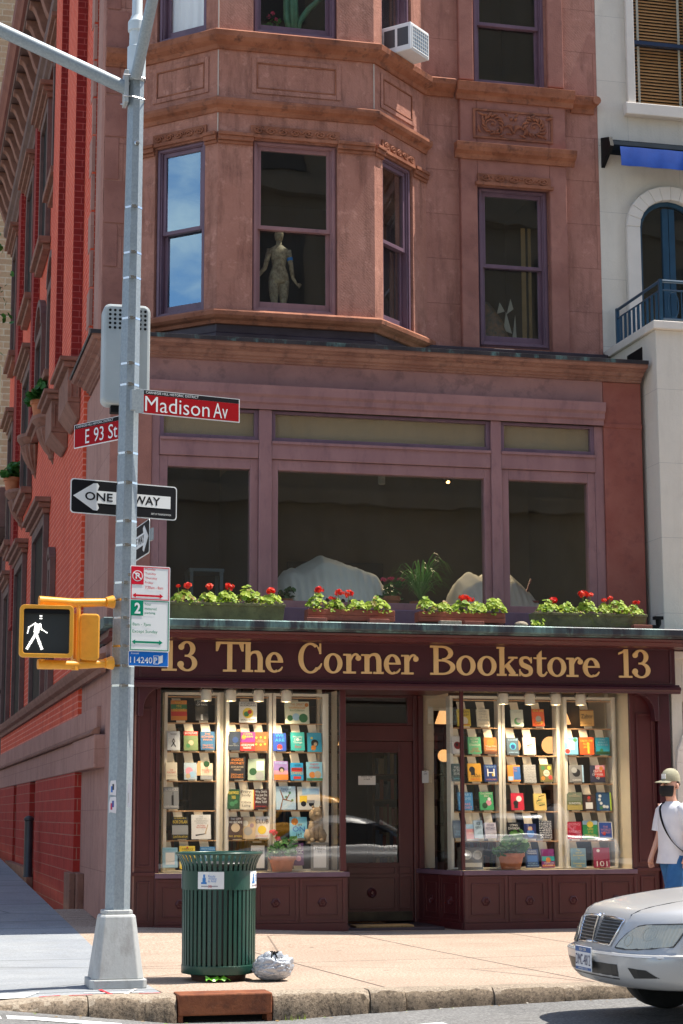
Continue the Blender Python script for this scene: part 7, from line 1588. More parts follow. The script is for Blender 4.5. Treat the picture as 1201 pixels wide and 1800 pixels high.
m.build('cactus', worn('cactus_skin', (.06, .16, .08), (.10, .24, .12), 9, .5, local=True, bstr=.1), t, local=True, smooth=True)
t = thing('potted_flowers', 'dim pink flowers beside the cactus in the top middle window', 'plant', (4.58, 22.62, 11.22))
m = MB(); m.lathe((0, 0, 0), [(.05, 0), (.07, .1), (.06, .1)], 14); m.build('pot', M['terracotta'], t, local=True)
clump(t, -.10, .10, -.08, .08, .1, .25, 40, rn, M['dark_leaf'], (.02, .04)); m = MB()
for p in ((-.06, -.05, .33), (.05, -.05, .30), (0, -.05, .38)): blossom(m, p, .03, rn, 12)
m.build('blossom', M['pink_petal'], t, local=True)
# ---- first floor: sheeted furniture, plants, a lamp
def sheet(label, x0, x1, yc, z0, peaks, seed):
    rnd = random.Random(seed); m = MB(); nx, ny = 64, 26; v = []
    for j in range(ny):
        for i in range(nx):
            x = x0 + (x1 - x0) * i / (nx - 1); y = yc - .45 + .9 * j / (ny - 1); e = min(i, nx - 1 - i) / (nx - 1) * 2; ey = min(j, ny - 1 - j) / (ny - 1) * 2
            h = .03
            for k_, (px, py, ph, pw) in enumerate(peaks):
                hk = ph
                for f_ in range(8):
                    th = f_ * .785 + .35 * math.sin(f_ * 2.3 + k_ + seed); dd = (x - px) * math.cos(th) + .8 * (y - yc - py) * math.sin(th)
                    hk = min(hk, ph * (1.02 - max(0, dd - .012) / (pw * (1.5 + .5 * math.sin(f_ * 1.9 + k_ * 2 + seed)))))
                h = max(h, hk)
            drop = min(1, e * 4) * min(1, ey * 2.5)
            h = h * (.4 + .6 * drop) - (1 - drop) ** 2 * .30 + (1 - drop) * .030 * math.sin(i * 1.5 + rnd.uniform(0, .2)) + .004 * math.sin(i * .9 + j * .7)
            v.append((x, y - .10 * (1 - min(1, ey * 3)) * (j < ny / 2), z0 + h))
    m.add(v, [(j * nx + i, j * nx + i + 1, (j + 1) * nx + i + 1, (j + 1) * nx + i) for j in range(ny - 1) for i in range(nx - 1)])
    tag(m.build('dust_sheet', worn('sheet_cloth', (.70, .66, .58), (.77, .73, .65), 3, .9, bstr=.2, bscale=60), None, smooth=True, origin=((x0 + x1) / 2, yc, z0)), label, 'sheet', 'dust sheets over furniture')
sheet('cream dust sheet draped over a table, peaking high, in the middle window', 4.62, 6.16, 23.0, 4.20, [(5.30, 0, .38, .40), (4.95, .05, .22, .34), (5.75, .05, .20, .42)], 1)
sheet('cream dust sheet over a chair beside the spider plant, across the right mullion', 6.98, 8.28, 23.1, 4.02, [(7.30, 0, .42, .34), (7.85, 0, .40, .36), (7.58, .05, .43, .40)], 2)
t = thing('table', 'dark table standing under the peaked dust sheet', 'table', (5.4, 23.0, 3.6)); m = MB(); m.box(-.62, .62, -.34, .34, .50, .56); m.build('tabletop', flat('dark_table', (.06, .03, .02), .5), t, local=True)
for sx in (-1, 1):
    for sy in (-1, 1): m = MB(); m.box(sx * .55 - .025, sx * .55 + .025, sy * .3 - .025, sy * .3 + .025, 0, .5); m.build('leg', flat('dark_table_leg', (.06, .03, .02), .5), t, local=True)
t = thing('chair', 'dark red folding chair under the right dust sheet', 'chair', (7.95, 22.75, 3.6)); m = MB(); m.tube([(-.2, 0, 0), (.15, .2, .75)], .015, 6); m.tube([(.2, 0, 0), (-.15, .2, .75)], .015, 6); m.build('leg', flat('chair_red', (.22, .03, .03), .5), t, local=True)
m = MB(); m.box(-.18, .18, .0, .3, .42, .45); m.build('seat', flat('chair_red_seat', (.22, .03, .03), .5), t, local=True)
t = pot('spider_plant', 'big arching green spider plant behind the middle window', 6.46, 22.45, 3.80, .13, .16)
m = MB(); rnd = random.Random(21)
for k in range(120):
    a = rnd.uniform(0, 2 * PI); L = rnd.uniform(.32, .60); up = rnd.uniform(.6, 1.4); w = .014; pts = []
    for i in range(6):
        s = i / 5; r = L * s * .85; z = .16 + 2.3 * L * up * (s - .78 * s * s); pts.append((r * math.cos(a), r * math.sin(a) * .6, z))
    v = []
    for i, p in enumerate(pts):
        ww = w * (1 - i / 5.5); v += [(p[0] - ww * math.sin(a), p[1] + ww * math.cos(a), p[2]), (p[0] + ww * math.sin(a), p[1] - ww * math.cos(a), p[2])]
    m.add(v, [(2 * i, 2 * i + 1, 2 * i + 3, 2 * i + 2) for i in range(5)])
m.build('foliage', leafmat('fresh_leaf', (.10, .30, .04), (.22, .45, .10)), t, local=True)
t = pot('potted_geranium', 'indoor terracotta pot of pinkish geraniums left of the spider plant', 6.08, 22.50, 3.80, .12, .22)
clump(t, -.16, .16, -.1, .1, .2, .22, 60, rn, M['dark_leaf'], (.025, .045)); m = MB()
for p in ((-.10, -.06, .42), (.0, -.06, .44), (.13, -.06, .43)): blossom(m, p, .04, rn, 14)
m.build('blossom', M['pink_petal'], t, local=True)
t = pot('potted_plant', 'small dark plant in a clay pot behind the left mullion of the middle window', 4.72, 22.45, 3.80, .10, .15); clump(t, -.1, .1, -.08, .08, .14, .16, 30, rn, M['dark_leaf'], (.03, .05))
t = thing('ceiling_spot', 'lit warm ceiling spot seen through the middle first floor window', 'lamp', (7.30, 24.0, 5.80)); m = MB(); m.lathe((0, 0, 0), [(.03, .6), (.03, .08), (.06, .06), (.05, -.02)], 12); m.build('shade', M['black'], t, local=True); m = MB(); m.blob((0, -.03, -.02), .026, 10, 6); m.build('bulb', flat('warm_bulb', (1, .6, .3), .5, emit=(1, .45, .13), es=5), t, local=True)
l = bpy.data.lights.new('spot', 'SPOT'); l.energy = 75; l.spot_size = R(110); l.spot_blend = .8; l.color = (1, .74, .45); l.shadow_soft_size = .06
lo = bpy.data.objects.new('spot_light', l); COL.objects.link(lo); lo.parent = t; lo.location = (0, -.05, -.07); lo.rotation_euler = (R(-22), R(8), 0)
t = thing('ceiling_spot', 'unlit pale ceiling spot left of the lit one behind the middle window', 'lamp', (6.38, 24.0, 5.77)); m = MB(); m.lathe((0, 0, 0), [(.02, .6), (.02, .1), (.05, .08), (.05, -.05), (.03, -.06)], 12); m.build('shade', flat('spot_white', (.5, .45, .38), .5), t, local=True)
t = thing('stool', 'pale blue stool dimly seen in the left first floor window', 'stool', (3.85, 23.2, 3.6)); m = MB(); m.box(-.22, .22, -.2, .2, .74, .78); m.build('seat', flat('pale_blue', (.12, .17, .20), .6), t, local=True)
for sx in (-1, 1):
    for sy in (-1, 1): m = MB(); m.box(sx * .19 - .02, sx * .19 + .02, sy * .17 - .02, sy * .17 + .02, 0, .74); m.build('leg', flat('pale_blue_leg', (.12, .17, .20), .6), t, local=True)

# ================================================================ trees reaching in from the side street
bark = worn('bark', (.10, .075, .055), (.17, .13, .10), 8, .9, bstr=.8, bscale=20, streak=.3)
t = thing('street_tree', 'leafy street tree on the side street whose twigs reach in past the left edge', 'tree', (-1.4, 29.0, .35))
m = MB(); m.tube([(-1.4, 29, .3), (-1.35, 29, 3), (-1.1, 29.1, 6), (-.6, 29.3, 8), (.2, 29.6, 9.4)], [.16, .14, .11, .07, .03], 10); m.build('trunk', bark, t, smooth=True)
m = MB(); tw_ = [((.2, 29.6, 9.4), (1.0, 29.9, 9.95), (1.62, 30, 9.8)), ((.2, 29.6, 9.4), (1.0, 29.8, 9.3), (1.75, 30, 9.35)), ((.5, 29.7, 9.6), (1.1, 29.9, 10.4), (1.5, 30, 10.7)), ((-.6, 29.3, 8), (-1.8, 29, 9.6), (-2.6, 29, 10.3)), ((-.2, 29.4, 8.6), (.8, 29.6, 8.9), (1.4, 29.8, 8.7))]
for a in tw_: m.tube(a, [.03, .018, .006], 6)
m.build('branch', bark, t)
m = MB(); rnd = random.Random(33)
for a in tw_:
    A0, A1, A2 = (Vector(q) for q in a)
    for k in range(60 if a[2][0] > 0 else 240):
        s = rnd.uniform(.25, 1.02); p = (A0.lerp(A1, s * 2) if s < .5 else A1.lerp(A2, s * 2 - 1)); sp = .22 if a[2][0] > 0 else .8
        leaf(m, p + Vector((rnd.gauss(0, sp * .6), rnd.gauss(0, sp), rnd.gauss(-.05, sp))), rnd.uniform(.035, .065), (rnd.gauss(0, 1), rnd.gauss(-.4, 1), rnd.uniform(.2, 1)), rnd, 3, .2)
m.build('crown', M['dark_leaf'], t)
t = thing('street_tree', 'sunlit yellow green sapling whose tip shows at the left edge by the grey tower', 'tree', (-1.0, 42.0, .8))
m = MB(); m.tube([(-1, 42, .8), (-.9, 42, 4), (.4, 42, 7.2), (2.0, 42, 8.2)], [.1, .08, .05, .02], 8); m.build('trunk', bark, t)
m = MB()
for k in range(110): leaf(m, (rnd.uniform(.4, 2.05), 42 + rnd.gauss(0, .4), rnd.gauss(8.1, .38)), rnd.uniform(.08, .13), (rnd.gauss(0, 1), -1, 1), rnd, 3, .2)
m.build('crown', leafmat('yellow_leaf', (.30, .40, .03), (.50, .55, .06)), t)
t = thing('grass_tuft', 'small tuft of grass growing from the gutter right of the storm drain', 'plant', (3.12, 14.33, -.21)); m = MB()
for k in range(22):
    a = rnd.uniform(0, 6.3); x, y = rnd.uniform(-.10, .10), rnd.uniform(-.03, .03); h = rnd.uniform(.03, .075); dx = rnd.uniform(-.03, .03); m.add([(x - .003, y, 0), (x + .003, y, 0), (x + dx, y - .02, h)], [(0, 1, 2)])
m.build('blade', M['geranium'], t, local=True)
# ================================================================ cars
def car_mats(paint): return paint
def paint(name, c, metal=.6, rough=.28):
    m, nt, b, L = newmat(name)
    f = noise(nt, pos(nt, True), 900, 1, .5); L.new(ramp(nt, f, [(.3, tuple(x * .88 for x in c)), (.7, c)]), b.inputs['Base Color'])
    b.inputs['Metallic'].default_value = metal; b.inputs['Roughness'].default_value = rough; b.inputs['Coat Weight'].default_value = .4; b.inputs['Coat Roughness'].default_value = .06; return m
GLASSC = flat('car_glass', (.02, .025, .03), .05, spec=.8)
RUB = worn('tyre_rubber', (.012, .012, .013), (.022, .022, .022), 12, .85, local=True, bstr=.2)
CHR = flat('chrome', (.75, .75, .76), .12, 1)
LEN, HW = 4.75, .86
LEV = [(.255, .14, .78, .06), (.275, .08, .82, .05), (.33, .03, .85, .05), (.42, .005, .86, .04), (.475, .0, .862, .04), (.492, .012, .861, .04), (.50, .045, .858, .05), (.515, .055, .856, .06), (.60, .085, .852, .08), (.70, .125, .84, .10), (.755, .155, .825, .12), (.785, .20, .80, .15), (.81, .28, .78, .2), (.84, .42, .76, .3), (.875, .66, .74, .42), (.905, .95, .72, .55), (.925, 1.25, .70, .7)]
TT = [0, .22, .42, .60, .76, .88, .96, 1.0]
GG = [0, .006, .022, .055, .115, .20, .32, .52]           # plan curve of the nose
def nose(z, y):
    """x of the front surface at height z, lateral y"""
    for a, b in zip(LEV, LEV[1:]):
        if a[0] <= z <= b[0]:
            s = (z - a[0]) / (b[0] - a[0]); f = a[1] + (b[1] - a[1]) * s; w = a[2] + (b[2] - a[2]) * s; break
    else: f, w = LEV[-1][1:3]
    t = min(1, abs(y) / w)
    for k in range(len(TT) - 1):
        if TT[k] <= t <= TT[k + 1]: return f + GG[k] + (GG[k + 1] - GG[k]) * (t - TT[k]) / (TT[k + 1] - TT[k])
def make_car(label, cat, name, loc, rotz, pm, taxi=False):
    t = thing(name, label, cat, loc, (0, 0, rotz), None)
    m = MB(); rings = []
    for z, f, w, rr in LEV:
        half = [(f + g, -tt * w) for tt, g in zip(TT, GG)]
        xs2 = [1.1, 2.0, 3.0, 3.7]; half += [(x, -w * (1 + .015 * math.sin(PI * (x - .6) / 3.6))) for x in xs2 if x > half[-1][0] + .1]
        rear = LEN - rr * .9 - (.9 if z > .90 else 0) * .0
        half += [(rear - g * .7, -tt * w) for tt, g in zip(TT[::-1], GG[::-1])]
        n0 = len(half)
        while len(half) < 20: half.insert(8, half[8])
        ring = half + [(x, -y) for x, y in half[::-1][1:-1]]
        rings.append([(x, y, z) for x, y in ring])
    m.loft(rings); m.build('body', pm, t, local=True, smooth=True, auto=32)
    gl = [(.90, 1.12, 4.15, .70), (1.02, 1.42, 3.98, .68), (1.15, 1.62, 3.85, .645), (1.30, 1.92, 3.55, .60), (1.38, 2.10, 3.35, .56), (1.42, 2.30, 3.1, .48), (1.43, 2.5, 2.95, .3)]
    m = MB(); rings = []
    for z, a, b, w in gl:
        q = []
        for k in range(24):
            an = 2 * PI * k / 24; cx, rx = (a + b) / 2, (b - a) / 2; c, s = math.cos(an), math.sin(an); e = .42; q.append((cx + rx * math.copysign(abs(c) ** e, c), w * math.copysign(abs(s) ** e, s), z))
        rings.append(q)
    m.loft(rings[3:]); m.build('roof', pm, t, local=True, smooth=True, auto=40)
    m = MB(); m.loft(rings[:4]); m.build('window', GLASSC, t, local=True, smooth=True, auto=40)
    m = MB()
    for s in (-1, 1):
        m.tube([(1.35, s * .66, .92), (1.7, s * .635, 1.16), (2.0, s * .59, 1.32)], .03, 6); m.tube([(2.65, s * .69, .92), (2.65, s * .63, 1.3)], .03, 6); m.tube([(4.05, s * .66, .92), (3.78, s * .63, 1.16), (3.5, s * .59, 1.32)], .04, 6)
    m.build('pillar', pm, t, local=True)
    for x in (.88, 3.65):
        for s in (-1, 1):
            m = MB(); m.disc_y((x, s * .70, .315), [(.20, -.10), (.30, -.10), (.315, -.07), (.315, .07), (.30, .10), (.20, .10)], 32); wl = m.build('wheel', RUB, t, local=True, smooth=True, auto=40)
            m = MB(); m.disc_y((x, s * .70, .315), [(.20, -.09), (.19, -.06), (.06, -.07), (.05, -.1), (.05, .1), (.06, .07), (.19, .06), (.20, .09)], 24); m.build('rim', CHR, wl, local=True)
    m = MB(); m.box(1.35, 4.4, -.72, .72, .18, .30); m.box(.30, 1.35, -.50, .50, .24, .32); m.build('underbody', M['black'], t, local=True)
    return t
def on_nose(q, off, mats, name, t, smooth=False, n=1):
    """patch laid on the nose: q = list of rows of (y, z)"""
    m = MB(); k = len(q[0]); v = [(nose(z, y) - off, y, z) for r in q for y, z in r]
    m.add(v, [(j * k + i, j * k + i + 1, (j + 1) * k + i + 1, (j + 1) * k + i) for j in range(len(q) - 1) for i in range(k - 1)])
    return m.build(name, mats, t, local=True, smooth=smooth)
def bil(c, nu, nv):
    """grid of a quad given by corners bl, br, tr, tl in (y, z)"""
    return [[tuple((1 - v) * ((1 - u) * c[0][i] + u * c[1][i]) + v * ((1 - u) * c[3][i] + u * c[2][i]) for i in (0, 1)) for u in [a / nu for a in range(nu + 1)]] for v in [b / nv for b in range(nv + 1)]]
silver = paint('silver_paint', (.47, .47, .468), .22, .34)
CAR = make_car('silver sedan parked at the kerb, only its front in view at the right', 'car', 'parked_car', (4.91, 12.90, -.10), 0, silver)
blkm = flat('grille_black', (.012, .013, .014), .4)
for s in (-1, 1):
    on_nose(bil([(s * .010, .552), (s * .29, .545), (s * .365, .705), (s * .035, .715)], 8, 6), .004, blkm, 'grille', CAR)
    m = MB()
    for k in range(7):
        z = .562 + k * .0225; y1 = s * (.298 + .07 * (z - .545) / .16); y0 = s * (.012 + .025 * (z - .545) / .18)
        m.tube([(nose(z, y0 + (y1 - y0) * i / 6) - .010, y0 + (y1 - y0) * i / 6, z) for i in range(7)], .0045, 5)
    m.build('grille_slat', worn('slat_grey', (.10, .11, .12), (.16, .17, .18), 5, .35), CAR, local=True)
    fr = [(s * .012, .548), (s * .16, .542), (s * .295, .540), (s * .335, .62), (s * .373, .712), (s * .2, .724), (s * .04, .724)]
    m = MB(); m.tube([(nose(z, y) - .008, y, z) for y, z in fr], .009, 6); m.build('grille_trim', CHR, CAR, local=True, smooth=True)
    hl = [[(s * y, z) for y, z in r] for r in [[(.37, .528), (.48, .525), (.60, .53), (.70, .54), (.79, .555)], [(.40, .57), (.50, .57), (.61, .575), (.71, .585), (.80, .60)], [(.46, .625), (.54, .63), (.63, .635), (.72, .645), (.805, .655)], [(.55, .68), (.60, .69), (.66, .695), (.74, .70), (.80, .705)]]]
    lm_, ntl, bl_, Ll_ = newmat('headlight_lens' if s < 0 else 'headlight_lens_far'); bl_.inputs['Base Color'].default_value = (.50, .47, .36, 1); bl_.inputs['Roughness'].default_value = .18; bl_.inputs['Coat Weight'].default_value = .8
    bl_.inputs['Metallic'].default_value = .25
    wv_ = ntl.nodes.new('ShaderNodeTexWave'); wv_.inputs['Scale'].default_value = 22; wv_.bands_direction = 'Y'; Ll_.new(pos(ntl, True), wv_.inputs['Vector'])
    Ll_.new(mix(ntl, wv_.outputs['Color'], (.45, .42, .32), (.50, .47, .37)), bl_.inputs['Base Color']); bump(ntl, bl_, wv_.outputs['Color'], .10, .01)
    def fine(g, k=4):
        rows = []
        for j in range((len(g) - 1) * k + 1):
            a, b = divmod(j, k); a2 = min(a + 1, len(g) - 1); row = []
            for i in range((len(g[0]) - 1) * k + 1):
                c, d = divmod(i, k); c2 = min(c + 1, len(g[0]) - 1); u, v = d / k, b / k
                row.append(tuple((1 - v) * ((1 - u) * g[a][c][q] + u * g[a][c2][q]) + v * ((1 - u) * g[a2][c][q] + u * g[a2][c2][q]) for q in (0, 1)))
            rows.append(row)
        return rows
    h = on_nose(fine(hl), .010, lm_, 'headlight', CAR, True)
    edge = hl[0] + [r[-1] for r in hl[1:]] + hl[-1][::-1][1:] + [r[0] for r in hl[::-1][1:]]
    m = MB(); m.tube([(nose(z, y) - .006, y, z) for y, z in edge], .006, 5); m.build('headlight_rim', flat('seal', (.05, .05, .05), .5), h, local=True)
    on_nose(bil([(s * .60, .335), (s * .76, .345), (s * .70, .395), (s * .57, .405)], 8, 4), .004, blkm, 'fog_recess', CAR)
    on_nose(bil([(s * .838, .425), (s * .8595, .425), (s * .8600, .455), (s * .838, .455)], 3, 2), .006, flat('amber' if s < 0 else 'amber_far', (.75, .18, .01), .3), 'side_marker', CAR)
on_nose(bil([(-.44, .315), (.44, .315), (.47, .42), (-.47, .42)], 12, 3), .004, blkm, 'air_intake', CAR)
m = MB(); m.tube([(nose(.49, y) - .006, y, .478) for y in [-.845 + 1.69 * i / 24 for i in range(25)]], .008, 6); m.build('bumper_trim', silver, CAR, local=True, smooth=True)
m = MB(); m.tube([(nose(.545, 0) - .012, 0, .535), (nose(.63, 0) - .016, .004, .64), (nose(.70, 0) - .016, .0, .72)], [.008, .010, .012], 6)
for s in (-1, 1): m.tube([(nose(.72, .04 * s) - .014, .0, .715), (nose(.74, .04 * s) - .014, s * .03, .742)], [.008, .006], 5)
m.build('emblem', CHR, CAR, local=True)
for s in (-1, 1):
    m = MB(); m.tube([(nose(z, s * y) - .001, s * y, z + .001) for z, y in ((.745, .41), (.775, .44), (.80, .47), (.83, .50), (.86, .53), (.89, .57), (.91, .60))], .004, 5); m.build('hood_seam', blkm, CAR, local=True)
    for y, z, r in ((.50, .585, .042), (.655, .635, .048)):
        q = [[(nose(z + rr * math.sin(a), s * (y + rr * math.cos(a))) - .0115, s * (y + rr * math.cos(a)), z + rr * math.sin(a)) for rr in (r, r * .80)] for a in [2 * PI * k / 20 for k in range(21)]]
        m = MB(); m.add([p for row in q for p in row], [(2 * k, 2 * k + 1, 2 * k + 3, 2 * k + 2) for k in range(20)])
        m.build('headlight_bowl', flat('bowl', (.46, .44, .36), .3, .3), CAR, local=True)
# number plate
PN = MB(); x = nose(.40, 0) - .03; PN.box(x, x + .008, -.155, .155, .345, .515); pl_ = PN.build('number_plate', flat('plate_white', (.70, .71, .72), .45), CAR, local=True, bevel=.003)
m = MB(); m.box(x - .0012, x - .0002, -.15, .15, .475, .51); m.box(x - .0012, x - .0002, -.15, .15, .35, .37); m.build('plate_band', flat('plate_blue', (.01, .10, .30), .45), pl_, local=True)
def plate_text(s, y0, y1, z0, z1, mat):
    o = text_mesh(s, 1.0, mat, name='lettering', parent=pl_); vs = o.data.vertices; a0, a1 = min(v.co.x for v in vs), max(v.co.x for v in vs); b0, b1 = min(v.co.z for v in vs), max(v.co.z for v in vs)
    for v in vs: v.co = (x - .0025, y0 + (v.co.x - a0) / (a1 - a0) * (y1 - y0), z0 + (v.co.z - b0) / (b1 - b0) * (z1 - z0))
plate_text('DMC-4812', .14, -.14, .385, .46, flat('plate_ink', (.02, .03, .10), .5)); plate_text('NEW YORK', .07, -.07, .482, .504, flat('plate_gold', (.75, .72, .60), .5)); plate_text('EMPIRE STATE', .09, -.09, .354, .366, flat('plate_gold2', (.7, .7, .7), .5))
# traffic behind the viewer, seen mirrored in the shop glass
make_car('white sedan standing behind the viewer and mirrored in the right shop window', 'car', 'parked_car', (18.4, -2.7, -.10), PI, paint('white_paint', (.72, .73, .74), .1, .25))
make_car('yellow taxi standing behind the viewer and mirrored in the shop door', 'car', 'taxi', (13.2, -2.9, -.10), PI, paint('taxi_yellow', (.80, .36, .02), .1, .3)).scale = (1, 1, 1.34)

# ================================================================ pedestrian
PX, PY = 8.52, 19.6
PR = thing('person', 'person in white t-shirt, olive cap and black face mask walking left behind the silver car', 'person', (PX, PY, .0), (0, 0, R(0)))
skin_m, nts, bs, Ls = newmat('skin'); Ls.new(ramp(nts, noise(nts, pos(nts, True), 9, 4, .6), [(.35, (.58, .30, .21)), (.7, (.68, .38, .27))]), bs.inputs['Base Color']); bs.inputs['Roughness'].default_value = .5; bs.inputs['Subsurface Weight'].default_value = .08; bs.inputs['Subsurface Radius'].default_value = (.02, .008, .004)
# body: one skinned surface (faces -x, turned a little to the viewer)
def skinned(name, pts, edges, rad, mat, parent, sub=2):
    me = bpy.data.meshes.new(name); me.from_pydata(pts, edges, []); me.materials.append(mat); me.polygons.foreach_set('use_smooth', [])
    o = bpy.data.objects.new(name, me); COL.objects.link(o); o.parent = parent
    o.modifiers.new('skin', 'SKIN').use_smooth_shade = True
    if not me.skin_vertices: me.attributes
    import bmesh
    bm = bmesh.new(); bm.from_mesh(me); lay = bm.verts.layers.skin.verify()
    bm.verts.ensure_lookup_table()
    for i, v in enumerate(bm.verts):
        r = rad[i]; v[lay].radius = r if hasattr(r, '__len__') else (r, r)
        v[lay].use_root = (i == 0)
    bm.to_mesh(me); bm.free()
    s = o.modifiers.new('sub', 'SUBSURF'); s.levels = s.render_levels = sub
    return o
P = []; E_ = []; RD_ = []
def jn(p, r, par=None):
    P.append(p); RD_.append(r)
    if par is not None: E_.append((par, len(P) - 1))
    return len(P) - 1
pel = jn((0, 0, .96), (.13, .11)); sp1 = jn((.0, 0, 1.12), (.125, .10), pel); sp2 = jn((.01, 0, 1.30), (.15, .11), sp1); nk = jn((.0, 0, 1.46), (.062, .058), sp2); nk2 = jn((-.02, 0, 1.53), (.055, .055), nk)
hd0 = jn((-.035, 0, 1.60), (.082, .072), nk2); hd1 = jn((-.03, 0, 1.68), (.098, .078), hd0); hd2 = jn((-.015, 0, 1.745), (.075, .065), hd1)
hips = {}; HANDS = {}
for s, fwd in ((-1, .18), (1, -.16)):      # s=-1 nearer the viewer
    hp = jn((0, s * .09, .90), .095, pel); kn = jn((-fwd * .6 - .02, s * .095, .50), .062, hp); cf = jn((-fwd * .6 + .04, s * .095, .33), .056, kn); an = jn((-fwd + .06, s * .095, .09), .038, cf); ft = jn((-fwd - .08, s * .10, .035), .035, an)
    sh = jn((.01, s * .17, 1.40), .058, sp2); el = jn((.02 + fwd * .15, s * .225, 1.12), .040, sh); wr = jn((-.07 + fwd * .25, s * .235, .90), .027, el); hn = jn((-.09 + fwd * .28, s * .235, .84), .032, wr); HANDS[s] = (-.09 + fwd * .28, s * .235, .84)
    for k in range(4):
        f0 = jn((-.10 + fwd * .28 + .022 * k - .02, s * .235, .79), .0095, hn); f1 = jn((-.115 + fwd * .28 + .02 * k, s * (.235 - .012), .745 + .006 * abs(k - 1)), .008, f0)
    jn((-.135 + fwd * .28, s * .222, .80), .009, hn)
body = skinned('body', P, E_, RD_, skin_m, PR)
def torso(m, secs, n=22):
    m.loft([[(cx + rx * math.cos(2 * PI * k / n) * (1 + jx * math.sin(5 * 2 * PI * k / n + z * 20)), cy + ry * math.sin(2 * PI * k / n) * (1 + jx * math.sin(4 * 2 * PI * k / n + z * 14)), z) for k in range(n)] for cx, cy, z, rx, ry, jx in secs])
cot = worn('white_cotton', (.66, .66, .70), (.74, .74, .77), 6, .9, local=True, bstr=.35, bscale=14)
m = MB(); torso(m, [(-.01, 0, .80, .165, .205, .05), (-.01, 0, .84, .160, .20, .045), (-.005, 0, .93, .152, .192, .035), (.0, 0, 1.0, .154, .194, .03), (-.004, 0, 1.08, .146, .188, .028), (.0, 0, 1.15, .150, .192, .02), (.004, 0, 1.22, .147, .192, .016), (.01, 0, 1.30, .152, .20, .008), (.01, 0, 1.39, .130, .205, 0), (.005, 0, 1.435, .10, .155, 0), (.0, 0, 1.46, .078, .09, 0), (-.005, 0, 1.475, .070, .072, 0)])
for s, fwd in ((-1, .18), (1, -.16)):
    m.tube([(.01, s * .13, 1.40), (.013, s * .185, 1.36), (.02 + fwd * .08, s * .225, 1.24), (.02 + fwd * .13, s * .235, 1.15)], [.075, .083, .082, .085], 14)
m.build('t_shirt', cot, PR, local=True, smooth=True, auto=60)
blu_s = worn('blue_cotton', (.02, .10, .26), (.035, .15, .36), 8, .9, local=True, bstr=.3, bscale=20)
m = MB(); torso(m, [(0, 0, .98, .145, .175, .0), (0, 0, .88, .155, .19, .01), (-.005, 0, .80, .16, .195, .02)])
for s, fwd in ((-1, .18), (1, -.16)): m.tube([(0, s * .085, .86), (-fwd * .3, s * .10, .70), (-fwd * .55, s * .10, .52)], [.118, .108, .105], 14)
m.build('shorts', blu_s, PR, local=True, smooth=True, auto=60)
m = MB()
for s, fwd in ((-1, .18), (1, -.16)): m.tube([(-fwd + .10, s * .098, .045), (-fwd + .02, s * .10, .055), (-fwd - .08, s * .102, .045), (-fwd - .15, s * .102, .035)], [.042, .052, .045, .028], 10)
m.build('shoe', M['white'], PR, local=True, smooth=True)
olive = worn('olive_cloth', (.30, .28, .19), (.40, .375, .26), 10, .9, local=True, bstr=.3, bscale=60)
m = MB(); n = 22
rings = []
for z, r, ry in ((1.694, .112, .088), (1.722, .114, .090), (1.767, .108, .086), (1.807, .085, .070), (1.834, .045, .038), (1.840, .01, .01)): rings.append([(-.012 + r * math.cos(2 * PI * k / n), ry * math.sin(2 * PI * k / n), z + (.012 if math.cos(2 * PI * k / n) > .3 else 0) * -1 * (z < 1.68)) for k in range(n)])
m.loft(rings)
v = []
for k in range(11):
    a = PI * (.62 + .76 * k / 10)
    for q, dz in ((.105, 1.712), (.21, 1.690), (.215, 1.684)): v.append((-.012 + q * math.cos(a) * (1.0 if q < .2 else 1.02), (.083 if q < .2 else .082) * math.sin(a) * (1.0 if q < .2 else 1.05), dz - .01 * abs(math.sin(a))))
m.add(v, [(3 * k + j, 3 * k + 3 + j, 3 * k + 4 + j, 3 * k + 1 + j) for k in range(10) for j in range(2)])
cp = m.build('cap', olive, PR, local=True, smooth=True, auto=45)
m = MB(); m.box(-.128, -.12, -.045, .02, 1.722, 1.777); m.build('cap_patch', M['white'], cp, local=True)
m = MB(); rings = []
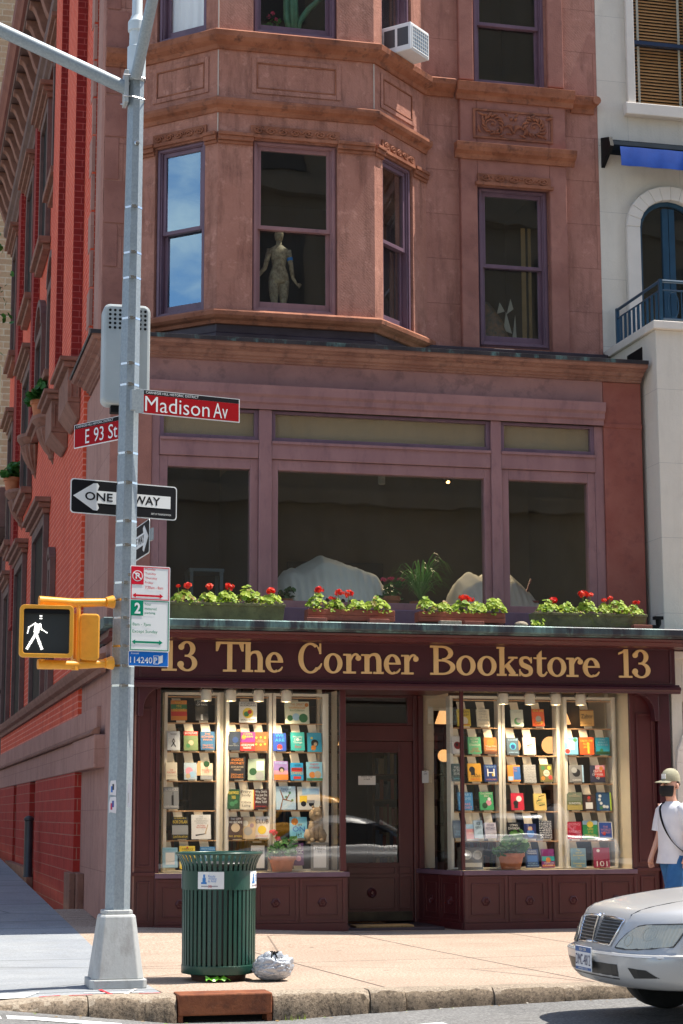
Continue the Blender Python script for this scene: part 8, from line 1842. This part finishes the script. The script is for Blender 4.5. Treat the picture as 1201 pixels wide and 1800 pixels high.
for z, f, w in ((1.528, .108, .045), (1.548, .128, .062), (1.58, .140, .072), (1.615, .138, .077), (1.645, .120, .078)):
    rings.append([(-.03 - (f - .0) * math.cos(a) * 1.0 + .0, w * math.sin(a) * 1.12, z) for a in [R(-84) + R(168) * k / 14 for k in range(15)]])
m.loft(rings, closed=False, caps=False)
for s in (-1, 1): m.tube([(-.02, s * .083, 1.62), (.01, s * .087, 1.645), (.03, s * .084, 1.63)], .004, 5)
m.build('face_mask', flat('black_cloth', (.010, .010, .011), .85), PR, local=True, smooth=True)
m = MB()
for s in (-1, 1): m.blob((.012, s * .082, 1.640), .034, 10, 7, sq=(.6, .3, 1.05))
m.build('ear', skin_m, PR, local=True, smooth=True)
m = MB(); m.tube([(-.112, 0, 1.682), (-.138, 0, 1.640)], [.011, .019], 8); m.build('nose', skin_m, PR, local=True, smooth=True)
for s in (-1, 1):
    m = MB(); m.blob((-.110, s * .040, 1.674), .012, 8, 6); m.tube([(-.112, s * .022, 1.692), (-.108, s * .055, 1.693)], .006, 5); m.build('eye', flat('eye_dark' if s < 0 else 'eye_dark2', (.04, .03, .025), .2), PR, local=True)
m = MB(); m.blob((.030, 0, 1.665), .080, 14, 8, sq=(.92, .90, .50)); m.build('hair', flat('brown_hair', (.12, .065, .035), .7), PR, local=True, smooth=True)
# cross body strap: from the nearer shoulder down across the back of the far hip
m = MB(); sp_ = [(-.035, .085, 1.462), (-.108, .075, 1.40), (-.150, .015, 1.28), (-.158, -.07, 1.14), (-.118, -.155, 1.01), (-.02, -.205, .92)]
q = spl(sp_, 5); m.loft([[(x - .004, y - .016, z - .010), (x - .004, y + .016, z + .012), (x + .006, y + .016, z + .012), (x + .006, y - .016, z - .010)] for x, y, z in q]); m.tube(spl([(-.035, .085, 1.462), (.05, .05, 1.45), (.14, -.02, 1.30), (.16, -.12, 1.08), (.08, -.19, .94), (-.02, -.205, .92)], 4), .013, 6); m.build('strap', M['black'], PR, local=True)
m = MB(); m.box(.0, .12, .19, .24, .80, .95); m.build('bag', M['black'], PR, local=True, bevel=.02)
PR.rotation_euler = (0, 0, R(17))
bpy.data.objects.remove(hs)
bpy.context.view_layer.update()
